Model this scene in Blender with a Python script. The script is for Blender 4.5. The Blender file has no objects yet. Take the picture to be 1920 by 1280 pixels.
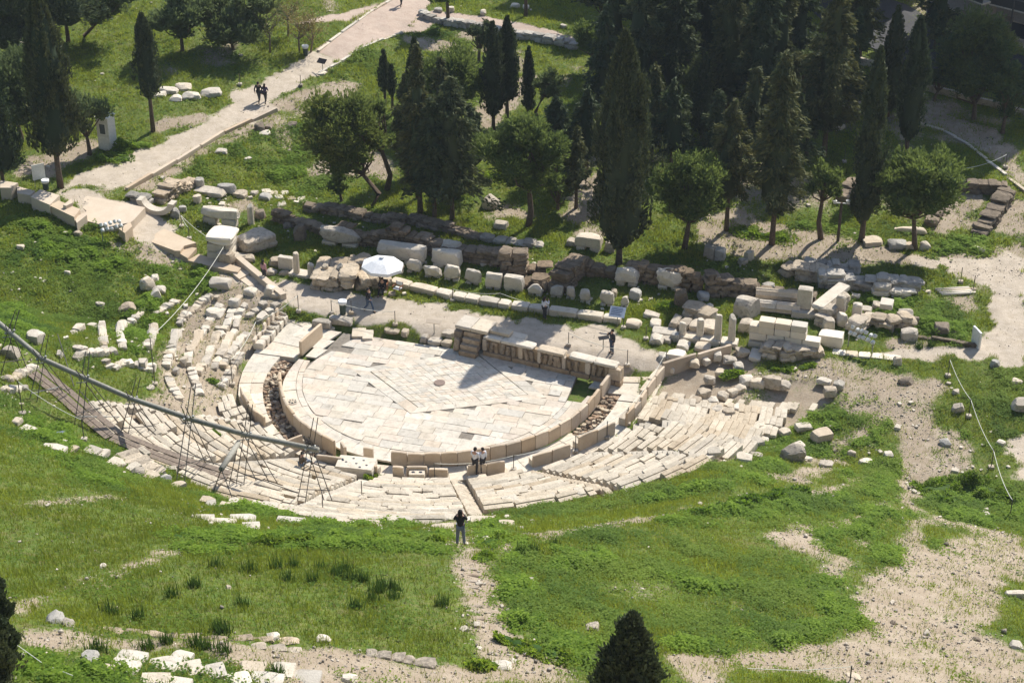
import bpy, bmesh, math, random
import numpy as np
from mathutils import Vector, Matrix
random.seed(11)
RNG = np.random.default_rng(11)
SC = bpy.context.scene
COL = SC.collection
R_ = math.radians
# ------------------------------------------------------------------ camera
F, PITCH, CAMH = 3560.0, R_(30.0), 62.5
CP, SP = math.cos(PITCH), math.sin(PITCH)
cam = bpy.data.cameras.new('camera')
cam.sensor_width = 36.0
cam.lens = F / 1920 * 36
cam.clip_end = 3000
camo = bpy.data.objects.new('camera', cam)
COL.objects.link(camo)
camo.location = (0, 0, CAMH)
camo.rotation_euler = (R_(60), 0, 0)
SC.camera = camo

def ss(a, b, x):
    t = np.clip((x - a) / (b - a), 0, 1)
    return t * t * (3 - 2 * t)

# ------------------------------------------------------------------ theatre frame: u along the stage, v towards the seats
OX, OY = -4.73, 103.63
TH = R_(-16.5)
EX = np.array([math.cos(TH), math.sin(TH)])
AX = np.array([EX[1], -EX[0]])
def uv2xy(u, v):
    return OX + u * EX[0] + v * AX[0], OY + u * EX[1] + v * AX[1]
def xy2uv(x, y):
    dx, dy = x - OX, y - OY
    return dx * EX[0] + dy * EX[1], dx * AX[0] + dy * AX[1]
def pol(r, phi):
    return uv2xy(r * math.sin(phi), r * math.cos(phi))

def ray(px, py):
    a, b = (px - 960) / F, (640 - py) / F
    return np.array([a, CP + b * SP, -SP + b * CP])
def onz(px, py, z):
    d = ray(px, py)
    t = (z - CAMH) / d[2]
    return np.array([d[0] * t, d[1] * t, z])
def proj(x, y, z):
    zz = z - CAMH
    Z = y * CP - zz * SP
    return 960 + F * x / Z, 640 - F * (y * SP + zz * CP) / Z, Z

def waves(x, y, seed, freq, n=6):
    r = np.random.default_rng(seed)
    s = 0
    for i in range(n):
        a, f, p = r.uniform(0, 6.28), freq * r.uniform(.6, 1.8), r.uniform(0, 6.28)
        s = s + np.sin(f * (x * math.cos(a) + y * math.sin(a)) + p + 1.3 * np.sin(.5 * f * (y * math.cos(a) - x * math.sin(a)) + 2 * p))
    return s / n * 1.9

def R1(ph):
    return np.interp(ph, [-180, -118, -93, -63, -46, 0, 25, 61, 75, 88, 108, 180], [13.6, 13.6, 12.6, 12.8, 12.2, 12.0, 11.8, 12.9, 13.4, 13.5, 14.6, 14.6])
_l0, _l1 = onz(565, 562, .4)[:2], onz(0, 350, 2.6)[:2]
_r0, _r1 = onz(1240, 682, .2)[:2], onz(1920, 716, .4)[:2]
def sdist(x, y, a, b):
    d = (b - a) / np.linalg.norm(b - a)
    n = np.array([d[1], -d[0]])
    if n[1] > 0: n = -n
    return (x - a[0]) * n[0] + (y - a[1]) * n[1]
def south(x, y):
    u, v = xy2uv(x, y)
    return .5 * ss(-3.9, -5.6, v) * ss(20, 10, u) * ss(-22, -14, u) + .2 * ss(10, 20, u) * ss(-3, -6, v) + 2.1 * ss(-17, -33, u) + 1.2 * ss(20, 60, -v)
def hill(x, y):
    u, v = xy2uv(x, y)
    r = np.hypot(u, v)
    pd = np.degrees(np.arctan2(u, v))
    ph = np.abs(pd); R0 = R1(pd)
    rb = 22 + 8 * ss(10, 80, ph)
    c = .455 * (np.minimum(r, rb) - R0) + .62 * np.clip(np.minimum(r, rb + 16) - rb, 0, None) + .5 * np.clip(r - rb - 16, 0, None)
    dl, dr = sdist(x, y, _l0, _l1), sdist(x, y, _r0, _r1)
    k = .5
    h = c
    for o in (.42 * dl, .5 * dr):
        m = np.clip(.5 + .5 * (o - h) / k, 0, 1)
        h = o * (1 - m) + h * m - k * m * (1 - m)
    return np.maximum(h, 0)
def zt(x, y):
    x, y = np.asarray(x, float), np.asarray(y, float)
    h = hill(x, y)
    u, v = xy2uv(x, y)
    s = south(x, y)
    am = ss(13.5, 19, np.hypot(u, v))
    return s + h + am * (.10 * waves(x, y, 3, .55) + .05 * waves(x, y, 4, 1.7))

_T = np.linspace(40, 330, 1400)
def G(px, py, dz=0.0):
    d = ray(px, py)
    P = d[None] * _T[:, None]
    g = P[:, 2] + CAMH - zt(P[:, 0], P[:, 1]) - dz
    i = int(np.argmax(g < 0)) if (g < 0).any() else len(_T) - 1
    a, b = _T[max(i - 1, 0)], _T[i]
    for _ in range(18):
        m = .5 * (a + b)
        q = d * m
        if q[2] + CAMH - float(zt(q[0], q[1])) - dz < 0: b = m
        else: a = m
    q = d * b
    return np.array([q[0], q[1], q[2] + CAMH])
def scale_at(P):
    return F / proj(P[0], P[1], P[2])[2]
def height_to(P, ytop):
    """world height above P at which a vertical line reaches picture height ytop"""
    lo, hi = 0., 60.
    for _ in range(40):
        m = .5 * (lo + hi)
        if proj(P[0], P[1], P[2] + m)[1] > ytop: lo = m
        else: hi = m
    return lo
def yaw_px(p0, p1):
    a, b = G(*p0), G(*p1)
    return math.atan2(b[1] - a[1], b[0] - a[0])

# ------------------------------------------------------------------ materials
MATS = {}
def nt(name):
    m = bpy.data.materials.new(name)
    m.use_nodes = True
    n = m.node_tree
    b = n.nodes['Principled BSDF']
    b.inputs['Roughness'].default_value = .9
    b.inputs['Specular IOR Level'].default_value = .25
    MATS[name] = m
    return m, n, b
def N(n, t, **kw):
    o = n.nodes.new(t)
    for k, v in kw.items(): setattr(o, k, v)
    return o
def noise(n, scale, detail=4, rough=.6, vec=None, dist=0):
    o = N(n, 'ShaderNodeTexNoise')
    o.inputs['Scale'].default_value = scale; o.inputs['Detail'].default_value = detail
    o.inputs['Roughness'].default_value = rough; o.inputs['Distortion'].default_value = dist
    if vec: n.links.new(vec, o.inputs['Vector'])
    return o.outputs['Fac']
def ramp(n, fac, stops):
    o = N(n, 'ShaderNodeValToRGB')
    e = o.color_ramp.elements
    while len(e) < len(stops): e.new(.5)
    for i, (p, c) in enumerate(stops):
        e[i].position = p
        e[i].color = (c, c, c, 1) if isinstance(c, (int, float)) else (*c, 1)
    n.links.new(fac, o.inputs['Fac'])
    return o.outputs['Color']
def mix(n, fac, a, b, mode='MIX'):
    o = N(n, 'ShaderNodeMix', data_type='RGBA', blend_type=mode)
    for s, v in ((0, fac), (6, a), (7, b)):
        if isinstance(v, (int, float)): o.inputs[s].default_value = v
        elif isinstance(v, tuple): o.inputs[s].default_value = (*v, 1)
        else: n.links.new(v, o.inputs[s])
    return o.outputs[2]
def bump(n, b, h, strength=.5, dist=.05):
    o = N(n, 'ShaderNodeBump')
    o.inputs['Strength'].default_value = strength; o.inputs['Distance'].default_value = dist
    n.links.new(h, o.inputs['Height']); n.links.new(o.outputs['Normal'], b.inputs['Normal'])
def geo_pos(n):
    return N(n, 'ShaderNodeNewGeometry').outputs['Position']
def attr(n, name, out='Fac'):
    o = N(n, 'ShaderNodeAttribute', attribute_name=name)
    return o.outputs[out]

def stone_mat(name, c0, c1, stain, tint=False, stain_at=(.56, .72), bs=.6):
    m, n, b = nt(name)
    p = geo_pos(n)
    col = mix(n, ramp(n, noise(n, 1.1, 5, .65, p), [(.35, 0.), (.65, 1.)]), c0, c1)
    col = mix(n, ramp(n, noise(n, 2.6, 6, .7, p, .6), [(stain_at[0], 0.), (stain_at[1], .75)]), col, stain)
    col = mix(n, ramp(n, noise(n, 14, 3, .7, p), [(.3, .25), (.55, 0.)]), col, stain)
    ri = N(n, 'ShaderNodeObjectInfo').outputs['Random']
    col = mix(n, 1., col, ramp(n, ri, [(0, (.70, .69, .67)), (.25, (.93, .91, .88)), (.6, (1., .98, .94)), (.85, (.92, .86, .77)), (1, (.80, .72, .62))]), 'MULTIPLY')
    if tint:
        col = mix(n, 1., col, attr(n, 'tint', 'Color'), 'MULTIPLY')
    n.links.new(col, b.inputs['Base Color'])
    bump(n, b, noise(n, 9, 6, .75, p), bs, .06)
    return m
stone_mat('marble', (.58, .53, .45), (.68, .63, .55), (.34, .30, .25), True, (.54, .72), .8)
stone_mat('seat_stone', (.54, .49, .41), (.65, .60, .515), (.30, .265, .215), True, (.50, .70), .9)
stone_mat('slab_stone', (.58, .54, .47), (.68, .64, .57), (.37, .335, .285), True, (.50, .70), .6)
stone_mat('panel_stone', (.54, .46, .37), (.62, .55, .46), (.38, .30, .23), True, (.6, .8), .4)
stone_mat('weathered_stone', (.46, .41, .34), (.56, .51, .44), (.18, .165, .15), True, (.5, .66), .9)
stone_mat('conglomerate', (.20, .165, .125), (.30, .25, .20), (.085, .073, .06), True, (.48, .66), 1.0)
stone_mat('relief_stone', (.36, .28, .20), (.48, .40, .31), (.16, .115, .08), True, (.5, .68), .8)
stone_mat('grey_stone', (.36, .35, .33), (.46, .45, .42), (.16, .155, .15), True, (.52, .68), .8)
stone_mat('new_marble', (.68, .63, .55), (.74, .69, .61), (.52, .47, .39), True, (.66, .9), .2)
stone_mat('soil_stone', (.36, .30, .235), (.46, .40, .33), (.22, .17, .13), True, (.52, .7), .9)
stone_mat('ramp_stone', (.52, .44, .35), (.58, .50, .41), (.44, .37, .29), True, (.6, .85), .2)

def flat(name, c, rough=.7, metal=0., var=.0):
    m, n, b = nt(name)
    b.inputs['Roughness'].default_value = rough; b.inputs['Metallic'].default_value = metal
    p = geo_pos(n)
    d = tuple(max(0, x * (1 - max(var, .15))) for x in c)
    n.links.new(mix(n, ramp(n, noise(n, 7, 4, .6, p), [(.35, 0.), (.65, 1.)]), d, c), b.inputs['Base Color'])
    return m
flat('bark', (.13, .095, .07), .95, 0, .45)
flat('pale_bark', (.24, .19, .15), .95, 0, .4)
flat('galvanised', (.33, .34, .33), .5, .6)
flat('pipe_grey', (.30, .29, .25), .9, 0., .3)
flat('dark_steel', (.10, .095, .09), .6, .4)
flat('wood', (.24, .19, .15), .85, 0, .4)
flat('canvas_white', (.78, .79, .80), .8)
flat('white_paint', (.74, .74, .72), .5)
flat('booth_white', (.66, .66, .63), .6)
flat('glass_dark', (.10, .12, .13), .15)
flat('panel_blue', (.42, .48, .58), .5)
flat('rope_white', (.66, .66, .58), .8)
flat('bin_green', (.05, .075, .06), .6)
flat('chair_wood', (.26, .10, .05), .6)
flat('black_cloth', (.022, .022, .026), .9)
flat('charcoal_cloth', (.045, .045, .05), .9)
flat('denim', (.07, .10, .16), .9)
flat('grey_denim', (.16, .19, .24), .9)
flat('white_cloth', (.68, .70, .76), .9)
flat('pink_cloth', (.55, .30, .33), .9)
flat('olive_cloth', (.10, .08, .055), .9)
flat('violet_cloth', (.10, .08, .15), .9)
flat('skin', (.50, .30, .21), .6)
flat('hair_dark', (.02, .015, .012), .7)
flat('tarp', (.12, .15, .19), .6)
flat('disc_brown', (.23, .17, .14), .8)
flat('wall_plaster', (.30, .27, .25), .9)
flat('window_dark', (.035, .04, .05), .2)
flat('roof_tile', (.30, .16, .11), .9)
flat('red_paint', (.35, .07, .05), .6)

def leaf_mat(name, c0, c1, trans=.3, tcol=None):
    m, n, b = nt(name)
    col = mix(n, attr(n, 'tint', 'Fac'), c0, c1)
    ri = N(n, 'ShaderNodeObjectInfo').outputs['Random']
    col = mix(n, 1., col, ramp(n, ri, [(0, (.75, .85, .80)), (.6, (1.08, 1.04, .95)), (1, (1.35, 1.10, .85))]), 'MULTIPLY')
    n.links.new(col, b.inputs['Base Color'])
    b.inputs['Roughness'].default_value = .75
    t = N(n, 'ShaderNodeBsdfTranslucent')
    if tcol: n.links.new(mix(n, attr(n, 'tint', 'Fac'), tuple(.75 * x for x in tcol), tcol), t.inputs['Color'])
    else: n.links.new(col, t.inputs['Color'])
    s = N(n, 'ShaderNodeMixShader')
    s.inputs[0].default_value = trans
    n.links.new(b.outputs[0], s.inputs[1]); n.links.new(t.outputs[0], s.inputs[2])
    n.links.new(s.outputs[0], n.nodes['Material Output'].inputs['Surface'])
    return m
leaf_mat('cypress_leaf', (0.038, 0.057, 0.030), (0.084, 0.101, 0.043), .24)
leaf_mat('conifer_leaf', (0.048, 0.073, 0.039), (0.112, 0.133, 0.056), .28)
leaf_mat('pine_leaf', (.065, .115, .030), (.19, .235, .065), .40, (.19, .25, .06))
leaf_mat('olive_leaf', (.085, .125, .05), (.18, .215, .09), .38, (.17, .22, .08))
leaf_mat('citrus_leaf', (.07, .115, .06), (.15, .18, .06), .35)
leaf_mat('grass_leaf', (.06, .115, .012), (.25, .26, .035), .5, (.31, .37, .036))
leaf_mat('weed_leaf', (.05, .115, .012), (.20, .27, .035), .48, (.29, .43, .035))
leaf_mat('mallow_leaf', (.05, .115, .010), (.25, .35, .035), .5, (.36, .55, .035))
leaf_mat('tuft_leaf', (.035, .08, .012), (.09, .145, .025), .32)
leaf_mat('shrub_leaf', (.045, .10, .014), (.14, .22, .03), .42, (.22, .36, .03))
leaf_mat('dry_leaf', (.20, .17, .06), (.32, .28, .13), .35)

# ------------------------------------------------------------------ mesh helpers
def mk(name, v, f, mat, parent=None, loc=None, smooth=False, tint=None, rotz=0):
    me = bpy.data.meshes.new(name)
    v = np.asarray(v, dtype=np.float32).reshape(-1, 3)
    if isinstance(f, np.ndarray):
        k = f.shape[1]
        me.vertices.add(len(v)); me.vertices.foreach_set('co', v.ravel())
        me.loops.add(f.size); me.loops.foreach_set('vertex_index', f.astype(np.int32).ravel())
        me.polygons.add(len(f)); me.polygons.foreach_set('loop_start', np.arange(0, f.size, k, dtype=np.int32))
        me.update(calc_edges=True)
    else:
        me.from_pydata(v.tolist(), [], f)
        me.update()
    for mm in (mat if isinstance(mat, (list, tuple)) else [mat]):
        me.materials.append(MATS[mm])
    if smooth: me.polygons.foreach_set('use_smooth', np.ones(len(me.polygons), bool))
    a = me.attributes.new('tint', 'FLOAT_COLOR', 'POINT')
    if tint is None: t = np.ones((len(v), 4), np.float32)
    else:
        t = np.asarray(tint, np.float32)
        if t.ndim == 1: t = np.repeat(t[:, None], 4, 1)
        if t.shape[1] == 3: t = np.c_[t, np.ones(len(t))].astype(np.float32)
    a.data.foreach_set('color', np.ascontiguousarray(t, np.float32).ravel())
    o = bpy.data.objects.new(name, me)
    COL.objects.link(o)
    if parent: o.parent = parent
    if loc is not None: o.location = [float(q) for q in loc]
    o.rotation_euler = (0, 0, rotz)
    return o
SEEN = {}
def tag(o, label=None, cat=None, group=None, kind=None):
    if label:
        o['label'] = label
        if label in SEEN: print('DUP', label)
        SEEN[label] = 1
    if cat: o['category'] = cat
    if group: o['group'] = group
    if kind or cat: o['kind'] = kind or 'thing'
    return o
def thing(name, loc, label, cat, group=None, rotz=0):
    o = bpy.data.objects.new(name, None)
    o.empty_display_size = .3
    COL.objects.link(o)
    o.location = [float(q) for q in loc]; o.rotation_euler = (0, 0, rotz)
    return tag(o, label, cat, group)

class MB:
    def __init__(s): s.v, s.f, s.t, s.n = [], [], [], 0
    def add(s, v, f, t=1.):
        v = np.asarray(v, float).reshape(-1, 3)
        s.v.append(v); s.f += [tuple(int(i) + s.n for i in q) for q in f]
        t = np.asarray(t, float)
        s.t.append(np.broadcast_to(t if t.ndim else t[None].repeat(3), (len(v), 3)))
        s.n += len(v)
    def build(s, name, mat, parent=None, loc=None, smooth=False, rotz=0):
        return mk(name, np.concatenate(s.v), s.f, mat, parent, loc, smooth, np.concatenate(s.t), rotz)

def _cube(m):
    idx, vs, fs = {}, [], []
    def vid(p):
        k = tuple(np.round(p, 5))
        if k not in idx: idx[k] = len(vs); vs.append(p)
        return idx[k]
    for ax in range(3):
        for sg in (-1, 1):
            b, c = (ax + 1) % 3, (ax + 2) % 3
            for i in range(m):
                for j in range(m):
                    q = []
                    for di, dj in ((0, 0), (1, 0), (1, 1), (0, 1)):
                        p = np.zeros(3); p[ax] = sg; p[b] = -1 + 2 * (i + di) / m; p[c] = -1 + 2 * (j + dj) / m
                        q.append(vid(p))
                    fs.append(tuple(q if sg > 0 else q[::-1]))
    return np.array(vs), fs
CUBE = {m: _cube(m) for m in (1, 2, 3, 4, 5, 6)}
BOXF = CUBE[1][1]
def rz(v, a):
    c, s = math.cos(a), math.sin(a)
    v = np.asarray(v, float)
    return np.stack([v[..., 0] * c - v[..., 1] * s, v[..., 0] * s + v[..., 1] * c, v[..., 2]], -1)
def rock(L, W, H, seed, m=3, k=7, rough=.06, base=True, chip=.0, cuts=0):
    """an irregular block: rounded box with knocked corners, bottom at z = 0"""
    r = np.random.default_rng(seed)
    P, f = CUBE[m]
    q = P / (np.sum(np.abs(P) ** k, 1) ** (1 / k))[:, None]
    d = np.zeros(len(P))
    for i in range(5):
        w = r.normal(size=3) * 2.2; d += np.sin(P @ w + r.uniform(0, 6.3))
    q = q * (1 + rough * d / 3)[:, None] + r.normal(size=q.shape) * rough * .35
    if chip:
        for i in range(2):
            c = r.choice([-1, 1], 3) * np.array([1, 1, 1.]); dd = np.linalg.norm(P - c, axis=1)
            q -= (c[None] * np.clip(.9 - dd, 0, 1)[:, None] * chip)
    for i in range(cuts):
        w = r.normal(size=3); w[2] = abs(w[2]) * .8; w /= np.linalg.norm(w)
        sup = np.abs(w).sum() if k > 6 else (np.abs(w) ** 1.3).sum() ** .77
        ex = np.clip(q @ w - sup * r.uniform(.60, .90), 0, None)
        q = q - ex[:, None] * w
    q[:, 0] += .10 * rough * 8 * q[:, 2] * r.normal() * .3
    v = q * np.array([L / 2, W / 2, H / 2])
    v[:, 2] += H / 2
    return v, f
def box(x0, x1, y0, y1, z0, z1):
    P, f = CUBE[1]
    return (P * .5 + .5) * np.array([x1 - x0, y1 - y0, z1 - z0]) + np.array([x0, y0, z0]), f
def prism(poly, z0, z1):
    p = np.asarray(poly, float)[:, :2]
    a = np.sum(p[:, 0] * np.roll(p[:, 1], -1) - np.roll(p[:, 0], -1) * p[:, 1])
    if a < 0: p = p[::-1]
    n = len(p)
    zt0 = np.broadcast_to(z1, (n,))
    v = np.r_[np.c_[p, np.broadcast_to(z0, (n,))], np.c_[p, zt0]]
    return v, [tuple(range(n))[::-1], tuple(range(n, 2 * n))] + [(i, (i + 1) % n, n + (i + 1) % n, n + i) for i in range(n)]
def tube(pts, rads, n=6, cap=True):
    pts = np.asarray(pts, float); m = len(pts)
    if np.ndim(rads) == 0: rads = [rads] * m
    v = []
    up = np.array([0, 0, 1.])
    for i in range(m):
        t = pts[min(i + 1, m - 1)] - pts[max(i - 1, 0)]
        t = t / (np.linalg.norm(t) + 1e-9)
        a = np.cross(t, up if abs(t[2]) < .95 else np.array([1, 0, 0])); a /= np.linalg.norm(a); b = np.cross(t, a)
        for j in range(n):
            g = 2 * math.pi * j / n
            v.append(pts[i] + rads[i] * (a * math.cos(g) + b * math.sin(g)))
    f = [(i * n + j, i * n + (j + 1) % n, (i + 1) * n + (j + 1) % n, (i + 1) * n + j) for i in range(m - 1) for j in range(n)]
    if cap: f += [tuple(range(n))[::-1], tuple(range((m - 1) * n, m * n))]
    return np.array(v), f
def lathe(prof, n=12):
    v = [(r * math.cos(2 * math.pi * j / n), r * math.sin(2 * math.pi * j / n), z) for r, z in prof for j in range(n)]
    m = len(prof)
    f = [(i * n + j, i * n + (j + 1) % n, (i + 1) * n + (j + 1) % n, (i + 1) * n + j) for i in range(m - 1) for j in range(n)]
    f += [tuple(range(n))[::-1], tuple(range((m - 1) * n, m * n))]
    return np.array(v), f
def pip(x, y, poly):
    p = np.asarray(poly); ins = np.zeros(np.shape(x), bool)
    j = len(p) - 1
    for i in range(len(p)):
        xi, yi, xj, yj = p[i, 0], p[i, 1], p[j, 0], p[j, 1]
        c = ((yi > y) != (yj > y)) & (x < (xj - xi) * (y - yi) / (yj - yi + 1e-12) + xi)
        ins ^= c; j = i
    return ins
def poly_w(pts, dz=0):
    return np.array([G(a, b, dz)[:2] for a, b in pts])
# ------------------------------------------------------------------ ground
DIRT = [
 [(1660,770),(1690,760),(1712,830),(1718,900),(1690,950),(1672,900),(1690,840)],
 [(1590,905),(1650,870),(1672,880),(1610,920),(1530,935),(1480,930),(1490,915)],
 [(1440,1012),(1500,985),(1580,975),(1660,945),(1680,955),(1600,990),(1520,1005),(1560,1040),(1530,1045)],
 [(1690,1000),(1720,960),(1740,975),(1720,1010),(1760,1040),(1700,1060),(1680,1040)],
 [(1350,905),(1440,885),(1520,890),(1510,905),(1430,900),(1360,915)],
 [(5,1172),(60,1183),(130,1186),(250,1198),(420,1203),(560,1208),(700,1228),(800,1243),(880,1252),(930,1243),(990,1248),(1050,1262),(1120,1290),(540,1300),(500,1262),(430,1232),(300,1216),(190,1216),(70,1214),(20,1206)],
 [(836,972),(878,968),(884,1012),(902,1060),(940,1060),(956,1105),(962,1180),(1012,1230),(1110,1262),(930,1264),(892,1205),(862,1120),(842,1080)],
 [(895,1075),(912,1040),(945,1012),(965,1018),(935,1050),(915,1085)],
 [(1235,1228),(1400,1216),(1540,1208),(1625,1182),(1605,1140),(1608,1098),(1640,1062),(1700,1052),(1780,1012),(1830,1000),(1880,1012),(1940,1030),(1940,1100),(1895,1085),(1880,1140),(1850,1170),(1860,1200),(1900,1215),(1940,1290),(1700,1300),(1480,1262),(1380,1258),(1280,1290)],
 [(1690,945),(1678,880),(1690,830),(1655,785),(1560,770),(1590,740),(1560,715),(1500,712),(1440,700),(1490,675),(1520,665),(1580,680),(1640,690),(1720,705),(1765,718),(1768,760),(1740,790),(1790,810),(1830,850),(1830,880),(1760,893),(1722,912),(1722,945),(1760,985),(1820,1000),(1920,1030),(1920,1008),(1850,990),(1760,968),(1700,960)],
 [(1485,880),(1540,845),(1600,800),(1640,770),(1660,790),(1600,840),(1530,895),(1500,905)],
 [(1420,1000),(1500,990),(1520,1002),(1480,1030),(1440,1015)],
 [(1530,1055),(1600,1040),(1590,1062),(1560,1090),(1570,1120),(1545,1080)],
 [(1590,1012),(1660,1010),(1650,1035),(1610,1030)],
 [(980,1005),(1100,985),(1250,960),(1360,938),(1370,943),(1250,972),(1110,998),(1000,1016)],
 [(150,1105),(215,1070),(280,1045),(335,1025),(340,1035),(270,1065),(190,1095),(160,1112)],
 [(0,1130),(60,1120),(110,1118),(110,1130),(40,1150),(0,1150)],
 [(35,945),(130,935),(210,922),(215,930),(130,945),(45,955)],
 # ruined rows, left
 [(300,810),(285,760),(290,690),(300,640),(330,600),(380,555),(420,520),(470,500),(545,545),(520,600),(480,650),(450,700),(440,760),(380,770),(345,780)],
 [(190,455),(300,455),(340,480),(350,505),(300,500),(240,480)],
 [(380,495),(430,500),(520,560),(470,560),(420,530)],
 [(1250,690),(1380,648),(1430,660),(1440,700),(1420,730),(1330,765),(1270,720)],
 # far side
 [(1300,405),(1380,385),(1420,405),(1500,430),(1590,440),(1680,470),(1760,480),(1850,470),(1930,440),(1930,520),(1800,500),(1740,500),(1640,490),(1530,500),(1480,485),(1380,480),(1300,455)],
 [(1060,440),(1110,420),(1140,440),(1110,455)],
 [(1700,540),(1820,560),(1840,590),(1760,560)],
 [(905,385),(980,380),(990,410),(920,408)],
 [(1080,330),(1130,320),(1120,420),(1060,420),(1060,370)],
 [(390,385),(460,370),(500,390),(440,405),(400,402)],
 [(500,200),(560,165),(640,150),(690,160),(640,190),(560,205),(520,215)],
 [(760,60),(800,70),(870,80),(880,110),(800,95),(755,75)],
 [(880,210),(920,170),(1000,130),(1010,160),(960,210),(900,260)],
 [(770,280),(820,270),(830,300),(760,310)],
 [(230,360),(330,305),(430,250),(520,208),(500,235),(420,268),(340,318),(280,355)],
 [(60,290),(150,262),(200,262),(170,295),(90,330),(30,330)],
 [(280,225),(390,210),(400,222),(300,255)],
 [(1750,380),(1850,345),(1830,430),(1745,435)],
 [(1690,215),(1720,200),(1760,205),(1870,240),(1930,330),(1930,370),(1850,290),(1770,245)],
 [(1860,440),(1885,360),(1940,380),(1940,440)],
 [(1640,645),(1760,640),(1700,660)],
 [(1150,700),(1195,690),(1140,770),(1112,790)],
 [(560,335),(640,330),(740,340),(740,300),(700,280),(600,300)],
]
GRAVEL = [
 [(98,355),(205,370),(278,387),(256,416),(203,430),(148,416),(140,380)],
 [(228,438),(245,424),(306,425),(372,455),(352,484),(372,474),(412,486),(470,508),(512,541),(482,555),(428,510),(338,490)],
 [(236,432),(252,408),(274,386),(312,404),(340,434),(306,431)],
 [(495,520),(560,530),(655,548),(720,556),(860,580),(1000,600),(1110,612),(1165,618),(1200,655),(1290,665),(1250,690),(1180,700),(1165,700),(1000,670),(860,640),(700,612),(645,600),(560,580),(530,555)],
 [(240,357),(115,352),(150,325),(215,305),(300,268),(400,220),(430,212),(430,180),(520,138),(575,103),(590,96),(640,115),(600,137),(560,160),(500,190),(520,206),(420,250),(330,306)],
 [(1850,540),(1870,500),(1930,480),(1930,700),(1850,672),(1700,672),(1640,662),(1700,650),(1800,650),(1850,640),(1862,600)],
 [(1700,478),(1800,490),(1900,470),(1930,520),(1850,540),(1800,515),(1720,500)],
 [(1895,830),(1940,800),(1940,900),(1905,900)],
]
PAVED = [
 [(590,96),(640,60),(700,18),(745,-8),(815,-12),(800,18),(755,62),(680,88),(640,115)],
 [(505,52),(600,42),(650,40),(700,18),(715,5),(640,25),(560,42)],
 [(755,60),(812,18),(960,40),(1080,70),(1080,85),(950,62),(830,36),(790,62)],
]
LUSH = [
 [(940,1140),(955,1060),(990,1020),(1080,1000),(1250,1000),(1450,1040),(1590,1120),(1600,1180),(1500,1205),(1250,1218),(1120,1255),(1050,1240),(990,1210),(955,1180)],
 [(480,1020),(520,995),(680,995),(840,1005),(850,1040),(700,1032),(560,1020)],
 [(1380,960),(1480,920),(1620,915),(1600,960),(1500,985),(1400,1000)],
 [(1440,820),(1530,770),(1650,790),(1600,820),(1540,850),(1480,870),(1400,860)],
 [(1600,880),(1680,850),(1690,900),(1640,945),(1560,930)],
 [(1730,905),(1800,895),(1900,920),(1940,1000),(1850,985),(1760,962),(1725,935)],
 [(1780,710),(1940,700),(1940,830),(1860,820),(1800,760)],
 [(330,330),(480,240),(600,220),(600,330),(760,420),(560,390),(430,350)],
 [(60,1285),(30,1225),(130,1225),(200,1250),(190,1290)],
 [(190,780),(120,900),(230,930),(330,900),(250,860)],
 [(930,960),(1020,935),(1150,905),(1300,880),(1440,860),(1480,890),(1400,920),(1250,930),(1100,960),(980,985)],
 [(1740,480),(1860,450),(1850,490),(1770,500)],
 [(1380,410),(1480,430),(1640,450),(1750,440),(1640,410),(1480,395)],
 [(640,80),(690,90),(720,140),(640,160),(590,170)],
 [(760,40),(860,60),(880,100),(800,90)],
 [(0,400),(120,400),(280,470),(330,520),(260,600),(120,640),(0,600)],
 [(1640,560),(1780,540),(1830,590),(1820,640),(1700,640),(1600,620)],
]
MOUND = [
 [(942,1130),(948,1055),(990,1010),(1012,1060),(990,1110),(1010,1160),(1090,1200),(1120,1252),(1040,1240),(990,1210),(952,1175)],
 [(1240,1208),(1400,1195),(1520,1168),(1600,1168),(1618,1186),(1500,1206),(1300,1226)],
 [(1230,1070),(1330,1075),(1430,1108),(1380,1122),(1280,1100)], [(1480,1055),(1570,1095),(1612,1165),(1560,1165),(1500,1110)],
 [(1240,978),(1360,955),(1500,930),(1620,915),(1640,922),(1520,960),(1380,975),(1260,992)],
 [(1180,940),(1340,905),(1440,862),(1482,882),(1400,920),(1250,945)], [(1020,1040),(1120,1028),(1160,1060),(1060,1072)],
 [(1500,1002),(1620,950),(1700,960),(1660,1008),(1560,1040)], [(1640,1030),(1780,1012),(1720,1058),(1650,1075)],
 [(480,1027),(520,1000),(680,1000),(826,1010),(836,1038),(700,1034)], [(898,985),(940,985),(922,1040),(902,1035)], [(400,935),(470,940),(540,975),(480,978)], [(560,975),(700,985),(720,975),(830,960),(760,988),(600,996)],
 [(1560,800),(1660,790),(1600,850),(1500,860)], [(1590,890),(1690,850),(1690,900),(1640,940)], [(1745,800),(1790,812),(1800,860),(1745,868)], [(1500,782),(1560,745),(1640,745),(1560,790)], [(1400,832),(1500,790),(1540,800),(1450,850)],
 [(1735,905),(1800,898),(1890,915),(1940,960),(1940,1002),(1850,985),(1760,962)],
 [(60,420),(180,440),(260,480),(200,520),(100,500)], [(0,560),(90,600),(60,660),(0,660)], [(120,860),(190,870),(235,912),(150,912)], [(20,770),(120,800),(180,850),(60,850)], [(62,1228),(130,1228),(200,1252),(190,1290),(60,1290)],
 [(300,470),(360,480),(420,530),(360,560),(300,560)], [(230,560),(300,560),(280,640),(230,680)], [(330,1000),(420,990),(470,1015),(400,1035),(340,1030)],
 [(200,290),(260,272),(300,262),(250,305),(205,312)], [(600,250),(560,300),(600,350),(560,370),(480,320)], [(1480,420),(1560,430),(1640,440),(1560,445)], [(1750,455),(1850,450),(1840,488),(1770,498)], [(1590,560),(1700,560),(1820,600),(1800,640),(1640,620)],
]
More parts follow.
